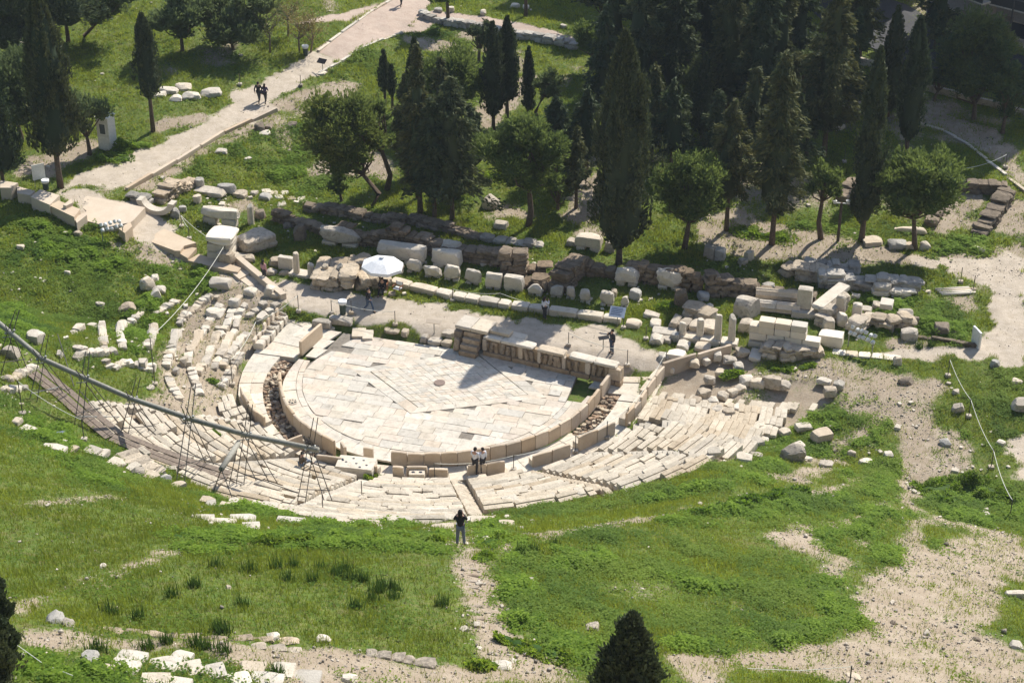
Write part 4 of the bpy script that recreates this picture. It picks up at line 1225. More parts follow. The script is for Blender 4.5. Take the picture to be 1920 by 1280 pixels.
S(1674, 1168, 10, 7, .3, 'small brown rock on the lower right path', 'conglomerate', 0, 4, .12)
S(1830, 1200, 14, 7, .4, 'dark chunk on the lower right path', 'conglomerate', 0, 4, .12)
S(1672, 1132, 10, 7, .3, 'small white stone where grass meets the right path', 'marble', 0, 4, .12)
S(1600, 1270, 26, 8, .5, 'flat white stone at the bottom edge of the right path', 'marble', 0, 4, .12)
# tumble around the ruin at the right end of the seats
rub = [(1245,672,20,10,'marble'),(1300,684,22,12,'marble'),(1322,680,14,10,'marble'),(1345,672,14,16,'marble'),(1368,676,24,8,'weathered_stone'),(1392,664,26,12,'weathered_stone'),(1350,700,16,8,'marble'),(1330,715,20,12,'weathered_stone'),(1384,688,18,8,'marble'),(1400,718,26,14,'marble'),(1448,724,40,22,'weathered_stone'),(1420,722,26,14,'marble'),(1470,726,24,12,'weathered_stone'),(1320,742,26,14,'weathered_stone'),(1338,756,22,12,'marble'),(1355,744,20,10,'weathered_stone'),(1372,738,20,10,'marble'),(1388,730,20,9,'marble'),(1344,772,22,12,'weathered_stone'),(1365,778,24,14,'weathered_stone'),(1382,768,14,10,'marble'),(1304,756,20,12,'weathered_stone'),(1556,738,24,14,'weathered_stone'),(1545,716,26,8,'marble'),(1572,728,20,16,'grey_stone'),(1424,800,18,10,'marble'),(1360,845,24,12,'weathered_stone'),(1430,826,22,7,'marble')]
for k, (a, b, w, h, mt) in enumerate(rub):
    S(a, b, w, h, .7, ('pale' if mt == 'marble' else ('grey' if mt == 'grey_stone' else 'weathered')) + ' tumbled stone, %s from the left among the collapsed seats at right' % (['1st', '2nd', '3rd'][k] if k < 3 else '%dth' % (k + 1)), mt, random.uniform(-.5, .5), 6, .1, 'tumbled_stone', 'stone', 'tumbled stones of the collapsed right seats', 4, .3)

# rough walls -------------------------------------------------------
def rubble_wall(pl, hts, th, label, mat='conglomerate', size=.6, seed=0, name='rubble_wall', group=None, cap=.9):
    """irregular courses of stones along a traced foot line; hts in picture pixels at the points"""
    W_ = [G(*p) for p in pl]
    H_ = [1.3 * px_h(w, h) for w, h in zip(W_, hts)]
    P = np.array([w[:2] for w in W_]); d = np.r_[0, np.cumsum(np.linalg.norm(np.diff(P, axis=0), axis=1))]
    rr = np.random.default_rng(seed + 300)
    mb = MB(); o3 = W_[0]
    hz = np.cumsum(rr.normal(size=int(d[-1] / .5) + 3)) ; hz = np.clip(hz * .12, -.35, .3)
    z = 0.; mx = max(H_)
    while z < mx:
        size_ = .47 if size <= .7 else (.66 if size > 1.05 else .58)
        ch = rr.uniform(.28, .5) * size_ / .6
        s = -rr.uniform(0, .4)
        while s < d[-1]:
            l = rr.uniform(.45, 1.25) * size_ / .6
            sc = np.clip(s + l / 2, 0, d[-1])
            Hh = np.interp(sc, d, H_) * (cap + hz[int(sc / .5)])
            if z < Hh:
                x_, y_ = np.interp(sc, d, P[:, 0]), np.interp(sc, d, P[:, 1])
                j = min(np.searchsorted(d, sc, 'right'), len(d) - 1); tt = P[j] - P[j - 1]; ya_ = math.atan2(tt[1], tt[0])
                hh = min(ch, max(Hh - z, .12)) * rr.uniform(.95, 1.2)
                v, f = rock(l * 1.03, th * rr.uniform(.85, 1.1), hh, int(rr.integers(1e7)), 4, 11, .10, True, .2, 3)
                zb = float(zt(x_, y_)) if not inside_ring(x_, y_) else 0
                mb.add(rz(v, ya_ + rr.normal() * .05) + np.array([x_ - o3[0], y_ - o3[1], zb + z - .08 - o3[2]]), f, np.array([1, .97, .93]) * rr.uniform(.75, 1.25))
            s += l
        z += ch
    o = mb.build(name, mat, None, o3)
    return tag(o, label, 'stone wall', group)
def inside_ring(x, y):
    u, v = xy2uv(x, y); return math.hypot(u, v) < 13
RW = rubble_wall
RW([(518,413),(560,424),(600,436),(640,446)], [22,24,26,22], .9, 'brown rubble wall, left stretch, beginning behind the green lawn', seed=1)
RW([(640,446),(700,458),(742,466)], [30,34,30], 1.0, 'brown rubble wall behind the large fragment on two supports', seed=2)
RW([(745,464),(790,474)], [52,46], 1.1, 'tall brown pier of the rubble wall behind the white parasol', seed=3)
RW([(790,470),(830,480),(880,488),(950,498)], [40,36,34,34], 1.0, 'brown rubble wall with a jagged top right of the tall pier', seed=4)
RW([(948,518),(962,520),(975,520)], [44,48,44], 1.0, 'square brown masonry stub with a lighter block in it', seed=5, size=.8)
RW([(968,510),(1000,512),(1022,512)], [24,20,24], 1.0, 'low brown blocks on the upper edge behind the masonry stub', seed=6, size=.9)
RW([(972,530),(1010,538),(1048,544)], [22,22,20], 1.3, 'low brown foundation behind the row of marble fragments', seed=7, size=1.0)
RW([(1050,545),(1066,530),(1078,516)], [34,40,36], 1.4, 'dark collapsed boulders in the gap of the brown wall', seed=8, size=1.0)
RW([(1072,508),(1120,514),(1180,520)], [26,28,26], 1.0, 'straight brown wall at the foot of the giant cypress', seed=9)
RW([(1180,522),(1230,530),(1268,536)], [32,30,28], 1.0, 'brown wall between the giant cypress and the twin fragments', seed=10)
RW([(1268,536),(1290,542),(1310,544)], [36,34,24], 1.0, 'brown wall stretch behind the large fragment on supports at right', seed=11)
RW([(1328,550),(1350,552),(1358,552)], [40,42,30], 1.1, 'rounded brown stump of wall in the right half', seed=12)
RW([(1375,552),(1430,558),(1520,566)], [30,26,22], 1.0, 'long low brown wall behind the fallen fluted columns', seed=13)
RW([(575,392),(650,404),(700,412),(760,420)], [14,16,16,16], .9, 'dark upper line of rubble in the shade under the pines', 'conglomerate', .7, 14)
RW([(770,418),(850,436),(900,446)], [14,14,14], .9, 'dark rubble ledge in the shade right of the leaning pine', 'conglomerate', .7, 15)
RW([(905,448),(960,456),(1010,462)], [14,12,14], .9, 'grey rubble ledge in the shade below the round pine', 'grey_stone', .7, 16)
RW([(592,532),(640,536),(680,536),(722,530)], [30,30,28,26], 1.8, 'broad rough foundation block beside the parasol', 'weathered_stone', 1.1, 17)
RW([(600,505),(640,505),(680,505)], [18,18,18], 1.6, 'rear part of the broad rough foundation behind the short pillars', 'weathered_stone', 1.1, 18)
RW([(1262,615),(1300,622),(1345,628)], [20,20,18], 1.3, 'low weathered foundation behind the right hand pillars', 'weathered_stone', 1.2, 19)
RW([(1290,590),(1310,596),(1326,604)], [22,22,18], 1.2, 'rear weathered blocks behind the right hand pillars', 'weathered_stone', 1.1, 20)
RW([(1436,664),(1470,672),(1500,668),(1534,664)], [28,34,40,30], 1.2, 'heap of pale rough masonry at the end of the right seats', 'weathered_stone', .9, 21)
RW([(300,378),(320,366),(345,352),(362,345)], [16,22,22,18], 1.2, 'rough pale wall running away beside the entrance path', 'weathered_stone', .7, 22)
RW([(246,372),(262,378),(275,382)], [12,14,12], .9, 'low dark stones at the corner of the entrance path', 'grey_stone', .7, 23)
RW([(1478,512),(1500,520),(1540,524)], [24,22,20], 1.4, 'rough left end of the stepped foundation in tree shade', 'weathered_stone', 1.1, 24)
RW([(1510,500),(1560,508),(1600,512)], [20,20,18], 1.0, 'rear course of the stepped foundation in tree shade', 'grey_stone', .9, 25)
RW([(1540,535),(1600,538),(1640,542),(1712,546)], [26,28,26,26], 1.2, 'long grey course of the stepped foundation', 'grey_stone', 1.2, 26)
RW([(1640,552),(1680,556),(1700,556)], [22,22,20], 1.0, 'front ledge of the stepped foundation with a notch', 'slab_stone', 1.5, 27)
RW([(1770,352),(1820,358),(1885,362)], [16,18,16], 1.0, 'dark brown wall at the back of the square foundation pit', 'conglomerate', .8, 28)
RW([(1886,372),(1872,392),(1856,415),(1838,436)], [18,20,22,22], 1.3, 'dark brown wall along the right side of the foundation pit', 'conglomerate', .8, 29)
RW([(1745,425),(1752,410),(1760,398)], [14,14,12], 1.0, 'low brown stub at the left of the foundation pit', 'conglomerate', .8, 30)
RW([(1578,380),(1590,362),(1602,345)], [14,14,12], 1.0, 'low brown wall end showing beside the tall slim cypress', 'conglomerate', .7, 31)
RW([(232,858),(250,872),(270,884),(290,892)], [14,18,18,14], 1.5, 'heap of loose rubble beside the wooden ramp', 'weathered_stone', .45, 32)
RW([(1540,610),(1560,596),(1575,580)], [24,26,24], 1.0, 'rough pale masonry slanting behind the stepped pedestal', 'weathered_stone', .9, 33)
RW([(1600,625),(1618,612),(1632,600)], [22,24,20], 1.1, 'weathered masonry strip right of the standing stones', 'weathered_stone', .9, 34)
RW([(1640,610),(1668,616),(1698,612)], [26,26,24], 1.2, 'dark low masonry block under a flat pale slab', 'weathered_stone', 1.0, 35)
RW([(1724,634),(1780,642),(1826,650)], [6,7,7], .3, 'thin low wall edging the right hand grass', 'conglomerate', .6, 36)

RW([(200,1180),(300,1192),(420,1198),(560,1204)], [5,5,4,5], .4, 'row of half sunk rocks edging the bottom path at left', 'weathered_stone', .5, 42, 'rock_edging')
RW([(690,1226),(740,1234),(795,1246)], [8,9,8], .5, 'ragged rock ledge above the bottom path left of the fork', 'weathered_stone', .5, 43, 'rock_edging')
RW([(480,1212),(520,1216),(560,1220)], [6,6,6], .4, 'short rock ledge on the bottom path, middle left', 'weathered_stone', .45, 44, 'rock_edging')
# fragments on supports behind the stage kerb
def fragment(px, py, w, h, dp, label, k=5, rough=.08, sup=.15, mat='marble', group='marble fragments on small supports', yaw=TH):
    g = G(px, py)
    L, H = px_len(g, w), px_h(g, h)
    t = thing('marble_fragment', g, label, 'marble fragment', group, yaw)
    for sg in (-1, 1):
        v, f = rock(L * .37, dp * .92, sup + .1, nseed(), 3, 12, .03); mk('support', v + [sg * L * .26, 0, -.1], f, 'marble', t)
    v, f = rock(L, dp, max(H - sup, .2), nseed(), 6, k + 2, rough, True, .22, 6 if k < 13 else 1); mk('fragment', v + [0, 0, sup - .003], f, mat, t)
FR = [(749,510,17,20,'small rounded',3.5,.1),(777,509,29,28,'five sided',4,.12),(812,519,33,25,'irregular notched',4,.14),(848,524,31,33,'broad curved top',4,.1),(887,531,31,30,'jagged crusty',5,.14),(926,539,31,32,'clean two course block shaped',14,.02),(964,544,37,33,'wide squared',14,.03),(1004,552,28,24,'domed',3.2,.08),(1044,556,24,26,'rounded bulging',3.2,.1),(1070,558,17,24,'narrow upright',5,.06),(1098,565,20,28,'pear shaped',3,.1),(1138,571,26,30,'squared upright',9,.04),(1171,574,14,24,'thin pointed',3,.14)]
for k, (a, b, w, h, ds, kk, ro) in enumerate(FR):
    fragment(a, b, w, h, .55, ds + ' marble fragment in the row behind the stage kerb', kk, ro)
fragment(639, 458, 78, 36, 1.0, 'largest carved fragment on two round supports before the brown wall', 6, .1, .3, 'weathered_stone')
fragment(754, 490, 94, 38, .9, 'long squared beam on supports behind the parasol', 14, .02, .3)
fragment(838, 500, 56, 38, .8, 'pair shaped marble block on supports left of the shaded lawn', 10, .05, .3)
fragment(846, 482, 38, 36, .8, 'small block stacked behind the pair shaped block', 5, .1, .3)
fragment(1176, 532, 43, 34, .8, 'fragment shaped like a saddle below the giant cypress', 5, .1, .3)
fragment(1256, 540, 48, 40, .9, 'fragment heaped with broken pieces right of the saddle shaped one', 5, .14, .3)
fragment(1104, 465, 50, 30, 1.0, 'squared grooved block on supports left of the giant cypress trunk', 14, .02, .3)
fragment(414, 424, 74, 40, .8, 'long slab laid on blocks like a bench on the left lawn', 10, .07, .75)
# other fragments, one stone each
S(1073, 458, 20, 12, .8, 'low stone at the left of the squared grooved block', 'weathered_stone')
S(1143, 472, 22, 24, .6, 'upright stone against the giant cypress trunk', 'weathered_stone')
S(1277, 570, 26, 32, .8, 'upright rough boulder under the fragment heaped with pieces', 'conglomerate', 0, 5, .12)
S(1191, 558, 22, 18, .8, 'dark cubic stone behind the blue information panel', 'grey_stone')
S(1318, 560, 22, 16, .8, 'dark boulder in the grass before the rounded stump', 'grey_stone', 0, 4, .12)
S(1331, 580, 16, 12, .6, 'small grey boulder alone on the bright grass', 'grey_stone', 0, 4, .12)
S(1151, 555, 12, 14, .5, 'small stone right of the squared upright fragment', 'weathered_stone')
S(1400, 592, 42, 40, 1.2, 'big weathered double block left of the fallen columns', 'weathered_stone', TH - .3, 9, .06)
S(1398, 618, 26, 22, 1.0, 'weathered block below the big double block', 'weathered_stone', TH, 8, .06)
S(1188, 611, 28, 12, .8, 'white block with two holes at the right end of the kerb', 'new_marble', TH, 8, .05)
S(1229, 611, 22, 13, .9, 'white block behind the white block with holes', 'marble', TH, 9, .05)
S(1222, 594, 30, 10, .8, 'flat weathered stone behind the kerb end', 'weathered_stone')
S(1232, 640, 26, 14, 1.0, 'pale flat block in front of the right pillars, at their left', 'marble', TH, 12, .03)
S(1265, 638, 16, 18, .6, 'grey block left of the first right hand pillar', 'grey_stone', TH, 12, .03)
S(1250, 640, 18, 10, .8, 'low block between the grey block and the flat block', 'weathered_stone', TH, 10, .04)
S(1279, 651, 28, 12, 1.0, 'flat block in front of the first right hand pillar', 'marble', TH, 12, .03)
S(1318, 654, 28, 12, 1.0, 'flat block in front of the second right hand pillar', 'marble', TH, 12, .03)
S(1268, 672, 34, 16, .9, 'white square chest shaped block at the wall end', 'new_marble', TH, 20, .01)
S(1258, 694, 14, 9, .5, 'small white box like block inside the sloping wall', 'new_marble', TH, 20, .01)
S(1417, 668, 22, 8, 1.3, 'square pale paving slab beside the heap of masonry', 'new_marble', TH, 16, .02)
S(1557, 645, 46, 26, 1.0, 'long pale block right of the marble block wall', 'new_marble', TH, 14, .03)
S(1574, 596, 18, 52, .6, 'tallest standing stone right of the stepped pedestal', 'weathered_stone', TH, 6, .07)
S(1552, 618, 22, 30, .8, 'rounded standing stone before the stepped pedestal', 'weathered_stone', 0, 4, .08)
S(1578, 610, 20, 30, .7, 'pale egg shaped stone in front of the tallest standing stone', 'marble', 0, 4, .07)
S(1605, 600, 18, 38, .6, 'slim standing stone right of the egg shaped stone', 'marble', TH, 7, .05)
S(1596, 618, 16, 14, .9, 'pale block lying at the foot of the slim standing stone', 'marble', TH + 1.2, 12, .03)
S(1624, 586, 26, 12, .8, 'flat pale block behind the weathered masonry strip', 'marble')
S(1648, 580, 26, 16, .9, 'weathered block near the left end of the low dark masonry', 'weathered_stone')
S(1660, 594, 24, 9, 1.0, 'flat slab with a groove lying on the low dark masonry', 'new_marble', TH, 16, .02, dz=.9)
S(1697, 598, 28, 22, .8, 'pale topped block at the right end of the low dark masonry', 'weathered_stone', TH, 9, .05)
S(1715, 606, 14, 14, .6, 'small dark boulder at the end of the low dark masonry', 'conglomerate', 0, 4, .12)
S(1704, 634, 30, 20, .9, 'pale slanting block at the left end of the thin low wall', 'weathered_stone', TH + .2, 9, .06)
S(1765, 622, 28, 20, 1.0, 'brown cubic block alone on the right hand grass', 'conglomerate', TH + .1, 10, .05)
S(1788, 626, 12, 12, .5, 'small dark stone beside the brown cubic block', 'conglomerate', 0, 4, .12)
S(1706, 562, 12, 8, .5, 'small pale stone in the grass below the stepped foundation', 'marble', 0, 4, .1)
S(1740, 548, 12, 6, .4, 'tiny pale stone right of the stepped foundation', 'marble', 0, 4, .1)
S(1636, 456, 40, 10, 1.2, 'flat pale broken slab on the earth under the trees', 'marble', .2, 6, .1)
S(1682, 463, 34, 16, 1.0, 'grey layered boulder under the right pine', 'grey_stone', 0, 5, .12)
S(1703, 466, 18, 12, .7, 'pale boulder against the right pine trunk', 'marble', 0, 5, .12)
S(1735, 466, 20, 14, .8, 'pale round boulder right of the right pine trunk', 'weathered_stone', 0, 4, .1)
S(1833, 470, 26, 8, .6, 'white flat stone on the grass right of the pines', 'marble', -.3, 6, .1)
S(1706, 434, 60, 9, .5, 'long white slab behind the right pine', 'new_marble', -.15, 8, .06)
S(1404, 485, 18, 18, .6, 'pale leaning blocks on the slope under the dark conifer', 'marble', .6, 8, .06)
S(1392, 494, 16, 12, .6, 'grey block below the pale leaning blocks', 'weathered_stone', .6, 8, .06)
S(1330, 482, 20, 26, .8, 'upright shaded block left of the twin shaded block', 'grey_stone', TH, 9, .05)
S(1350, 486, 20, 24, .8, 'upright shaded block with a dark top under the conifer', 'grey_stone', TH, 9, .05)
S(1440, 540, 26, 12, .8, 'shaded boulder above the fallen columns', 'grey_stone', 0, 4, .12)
S(1570, 240, 22, 10, 1.0, 'pale concrete block in the shade under the big conifers', 'marble', .3, 10, .04)
S(1712, 292, 26, 10, .8, 'pale broken rocks beside the trunk behind the right pine', 'marble', 0, 4, .14)
S(940, 425, 26, 12, .9, 'stone frame like drain block in the shade', 'weathered_stone', TH, 10, .04)
S(920, 386, 34, 22, 1.2, 'pale mound of earth and stone beside the round pine', 'weathered_stone', 0, 2.6, .12)
# left court
S(375, 352, 18, 20, .6, 'short column drum at the end of the rough pale wall', 'grey_stone', TH, 6, .03, 'column_drum', 'column drum', None, 4, .1, .08, 'drum')
S(425, 358, 34, 14, .7, 'long grey marble beam lying on the ledge', 'grey_stone', TH + .1, 12, .04)
S(396, 362, 60, 9, 1.3, 'flat ledge under the long grey marble beam', 'weathered_stone', TH, 12, .05)
S(452, 366, 26, 8, .9, 'flat brown stone right of the marble beam', 'weathered_stone')
S(476, 365, 14, 8, .6, 'small cubic stone at the edge of the bright grass', 'weathered_stone')
S(498, 372, 22, 9, .7, 'dark flat stone in the grass right of the small cubic stone', 'grey_stone')
S(371, 378, 14, 14, .6, 'small pale block behind the bench like slab', 'marble')
S(328, 405, 18, 16, .7, 'bluish pale block below the curved throne stone', 'grey_stone', .1, 12, .03)
S(343, 396, 14, 12, .5, 'pale cube right of the bluish block', 'grey_stone', .1, 12, .03)
S(489, 408, 18, 16, .8, 'brown block at the right of the slim left pillar', 'conglomerate')
S(540, 428, 18, 12, .6, 'small brown stone before the brown wall at left', 'conglomerate', 0, 4, .14)
S(563, 448, 24, 34, 1.0, 'dark upright boulder before the brown wall at left', 'conglomerate', 0, 4, .14)
S(446, 486, 34, 12, 1.0, 'flat broken stones beside the big monument base', 'weathered_stone', 0, 5, .12)
S(466, 488, 26, 10, .8, 'flat stone right of the broken stones by the monument base', 'weathered_stone', 0, 5, .12)
S(520, 495, 30, 14, .9, 'rough stone at the foot of the square slab by the pillars', 'weathered_stone', 0, 6, .1)
S(508, 512, 24, 10, .7, 'pinkish low boulder behind the woman in pink', 'weathered_stone', 0, 4, .12)
S(532, 514, 20, 8, .6, 'low stones at the left end of the pillar kerb', 'weathered_stone', 0, 4, .12)
for k, (a, b) in enumerate([(512,362),(524,370),(534,362),(546,372),(556,366),(566,374),(528,384),(574,382),(500,360)]):
    S(a, b, 17, 3, .8, '%s flat white paving slab from the left in the bright grass' % ORD[k], 'marble', .3, 12, .04, 'paving_slab', 'paving slab', 'white paving slabs in the grass')
for k, (a, b, w) in enumerate([(673,626,26),(690,630,20)]):
    S(a, b, w, 5, 1.2, ('large tilted flat slab at the top left corner of the orchestra', 'second tilted slab at the corner beside the mossy strip')[k], 'marble', TH + .3, 14, .02)
for k, (a, b, w, h, l) in enumerate([(760,626,14,8,'small brown cube in the mossy strip'),(796,637,13,10,'pale round stone in the mossy strip'),(816,642,24,9,'flat pale stone before the stage end'),(838,645,18,9,'square stone beside the stage end'),(842,628,24,9,'pale block touching the left end of the carved stage'),(735,620,30,4,'thin broken paving in the mossy strip'),(605,612,36,16,'large corner block where passage meets the drain'),(640,604,44,12,'dark edged slab over the dry ditch beside the bin')]):
    S(a, b, w, h, .7, l, 'weathered_stone', TH, 6, .08)

# kerbs, pillars and pedestals
def kerb(p0, p1, n, h, dp, label, mat='marble', name='stone_kerb', seed=0):
    A_, B_ = G(*p0), G(*p1)
    rr = np.random.default_rng(seed)
    d_ = B_ - A_; L = np.hypot(d_[0], d_[1]); ya_ = math.atan2(d_[1], d_[0])
    t = thing(name, A_, label, 'kerb', None, ya_)
    x = 0; cs = np.cumsum(np.r_[0, rr.uniform(.7, 1.4, n)]); cs *= L / cs[-1]
    for i in range(n):
        l = cs[i + 1] - cs[i]
        xm = A_[:2] + d_[:2] / L * (cs[i] + l / 2)
        z = float(zt(*xm)) - A_[2]
        v, f = rock(l - .03, dp, h + .2, nseed(), 4, 14, .03, True, .1); mk('kerb_block', v + [cs[i] + l / 2, 0, z - .2], f, mat, t)
    return t
kerb((735, 532), (848, 559), 3, .42, .75, 'left half of the long pale stone kerb along the stage floor', seed=1)
kerb((850, 559), (958, 577), 4, .42, .75, 'middle of the long pale stone kerb with worn edges', seed=2)
kerb((960, 577), (1165, 604), 5, .42, .75, 'right half of the long pale stone kerb along the stage floor', seed=3)
kerb((545, 515), (657, 532), 3, .3, .9, 'pale base slab carrying the four left pillars', seed=4)
kerb((1222, 623), (1384, 648), 4, .35, .9, 'pale base slab carrying the four right pillars', seed=5)
kerb((1560, 660), (1690, 674), 5, .12, .7, 'low pale kerb running to the right hand gravel', 'new_marble', seed=6)
def pillar(px, py, w, h, label, n=10, taper=.92, broken=.12, dz=.3, mat='marble', group=None):
    g = G(px, py); L, H = px_len(g, w), px_h(g, h)
    rr = np.random.default_rng(nseed())
    prof = [(L * .52, 0), (L * .5, .04), (L * .5 * (1 + taper) / 2, H * .5), (L * .5 * taper, H * .94), (L * .4 * taper, H), ]
    v, f = lathe(prof, 16)
    a = np.arctan2(v[:, 1], v[:, 0])
    v[:, :2] *= (1 + .035 * np.sign(np.sin(8 * a + .3)))[:, None]
    v[:, 2] += np.where(v[:, 2] > H * .9, broken * H * .5 * np.sin(a + rr.uniform(0, 6)), 0)
    v += rr.normal(size=v.shape) * .008
    return tag(mk('stone_pillar', v, f, mat, None, (g[0], g[1], g[2] + dz)), label, 'pillar', group)
gp = 'fluted pillar stumps on the left base slab'
pillar(557, 518, 12, 46, 'tallest fluted pillar on the left base slab', dz=.27, broken=.03, group=gp)
pillar(584, 522, 13, 26, 'short pillar stump right of the tallest on the left slab', dz=.27, group=gp)
pillar(611, 526, 13, 28, 'short round pillar stump, third on the left slab', dz=.27, group=gp)
pillar(638, 531, 13, 33, 'pillar stump with a slanted top at the right end of the left slab', dz=.27, group=gp, broken=.25)
gp = 'pillars on the right base slab'
pillar(1279, 634, 13, 27, 'shortest rounded pillar on the right base slab', dz=.32, group=gp)
pillar(1312, 638, 14, 40, 'pillar with a small capital on the right base slab', dz=.32, group=gp, broken=.02)
pillar(1345, 643, 14, 56, 'tall pillar beside the last one on the right base slab', dz=.32, group=gp, broken=.05)
pillar(1371, 646, 14, 56, 'tall slant topped pillar at the right end of the right base slab', dz=.32, group=gp, broken=.16)
pillar(471, 420, 13, 42, 'slim pale pillar standing alone on the left lawn', dz=0)
S(538, 505, 30, 30, .5, 'square upright marble slab left of the tallest left pillar', 'marble', TH, 20, .015, chip=.02)
# marble block wall at right
g = G(1402, 650)
t = thing('marble_block_wall', g, 'smooth marble block wall with a stepped outline beside the right pillars', 'wall', None, TH)
sc_ = scale_at(g)
Lw = 128 / sc_ / .96
for rowi, (xa, xb, z0, z1) in enumerate(((0, Lw, 0, .6), (.02, Lw - .01, .602, 1.1), (Lw * .13, Lw * .8, 1.102, 1.6), (Lw * .13, Lw * .8, 1.602, 2.05))):
    x_ = xa; nb = 4 if rowi < 2 else 3
    for i in range(nb):
        l = (xb - xa) / nb
        v, f = rock(l - .012, .75, z1 - z0, nseed(), 4, 24, .008, True, .06 if rowi == 3 else .01); mk('wall_block', v + [x_ + l / 2, .35, z0 - (.15 if rowi == 0 else 0)], f, 'new_marble', t)
        x_ += l
v, f = rock(1.0, .8, .5, nseed(), 4, 16, .03); mk('wall_block', v + [.5, .4, 1.11], f, 'marble', t)
# stepped pedestal
g = G(1512, 590)
t = thing('stepped_pedestal', g, 'pale stepped pedestal with an upright block behind the marble block wall', 'pedestal', None, TH)
v, f = rock(1.9, 1.5, .7, nseed(), 4, 16, .02); mk('base', v + [0, 0, -.2], f, 'marble', t)
v, f = rock(1.0, .7, 1.5, nseed(), 4, 14, .02); mk('upright', v + [-.2, .1, .5], f, 'marble', t)
v, f = rock(.9, 4.0, .35, nseed(), 4, 16, .02); mk('rail', rz(v, -.35) + [1.4, 1.3, .75], f, 'marble', t)
v, f = rock(.8, 3.2, .75, nseed(), 4, 12, .05); mk('rail_base', rz(v, -.35) + [1.4, 1.3, 0], f, 'weathered_stone', t)
# fallen fluted columns
def fallen(p0, p1, rad, label, z=.0, parts=1):
    A_, B_ = G(*p0), G(*p1); d_ = B_ - A_; L = np.hypot(d_[0], d_[1])
    n = 32; o = MB()
    t = thing('fallen_column', A_ + [0, 0, z], label, 'column', 'fallen fluted columns', math.atan2(d_[1], d_[0]))
    for q in range(parts):
        a = np.arange(n) * 2 * math.pi / n
        rr_ = rad * (1 + .06 * np.sign(np.sin(16 * a)))
        x0, x1 = L * q / parts + .01, L * (q + 1) / parts - .01
        v = [(x, rr_[j] * math.cos(a[j]), rr_[j] * math.sin(a[j]) + rad * .95) for x in (x0, x1) for j in range(n)]
        f = [(j, (j + 1) % n, n + (j + 1) % n, n + j) for j in range(n)] + [tuple(range(n))[::-1], tuple(range(n, 2 * n))]
        mk('shaft', v, f, 'marble' if q % 2 == 0 else 'panel_stone', t)
fallen((1416, 566), (1505, 574), .38, 'rear fallen fluted column lying behind the marble block wall', .35)
fallen((1410, 580), (1500, 590), .40, 'front fallen fluted column in two drums behind the marble block wall', .0, 2)
t0 = G(1787, 548)
for k in range(4):
    v, f = tube([(-1.2, 0, .1), (1.2, 0, .1)], .1, 8)
    o = mk('stone_rod', v, f, 'new_marble', None, t0 + np.array([.1 * k, .36 - .24 * k, .0]), True, None, .12)
    tag(o, ('white stone shaft at the back of the four lying on the grass', 'white stone shaft second from the back of the four on the grass', 'white stone shaft second from the front of the four on the grass', 'white stone shaft at the front of the four lying on the grass')[k], 'stone shaft', 'white stone shafts on the grass')
# curved throne stone, left lawn
g = G(296, 400)
t = thing('curved_stone', g, 'curved pale stone like a half ring on the left lawn', 'stone', None, TH)
v_, f_ = [], []
n = 14
for i in range(n + 1):
    a = math.pi * (1.03 + .94 * i / n)
    for (rr_, yy_) in ((.95, -.35), (1.35, -.35), (1.35, .35), (.95, .35)):
        v_.append((rr_ * math.cos(a) * 1.1, yy_, 1.15 + rr_ * math.sin(a) * .85))
f_ = [(4 * i + j, 4 * i + (j + 1) % 4, 4 * i + 4 + (j + 1) % 4, 4 * i + 4 + j) for i in range(n) for j in range(4)] + [(3, 2, 1, 0), (4 * n, 4 * n + 1, 4 * n + 2, 4 * n + 3)]
mk('ring', v_, f_, 'marble', t)
# monument base beside the steps
g = G(416, 484)
t = thing('monument_base', g, 'big squared monument base of pale blocks beside the stone steps', 'monument', None, TH + .12)
for k, (L, W_, z0, z1, ox, oy) in enumerate(((1.75, 1.9, -.2, .72, 0, .3), (1.7, 1.85, .723, 1.35, 0, .3))):
    v, f = rock(L, W_, z1 - z0, nseed(), 4, 20, .015, True, .05); mk('block', v + [ox, oy, z0], f, 'marble', t)
v, f = rock(1.95, 2.0, .6, nseed(), 6, 9, .05, True, .3); mk('top_block', v + [.05, .3, 1.353], f, 'new_marble', t)
v, f = rock(2.6, 1.8, 1.15, nseed(), 6, 8, .07, True, .3); mk('rear_wall', rz(v, .9) + [1.9, 2.0, -.1], f, 'weathered_stone', t)

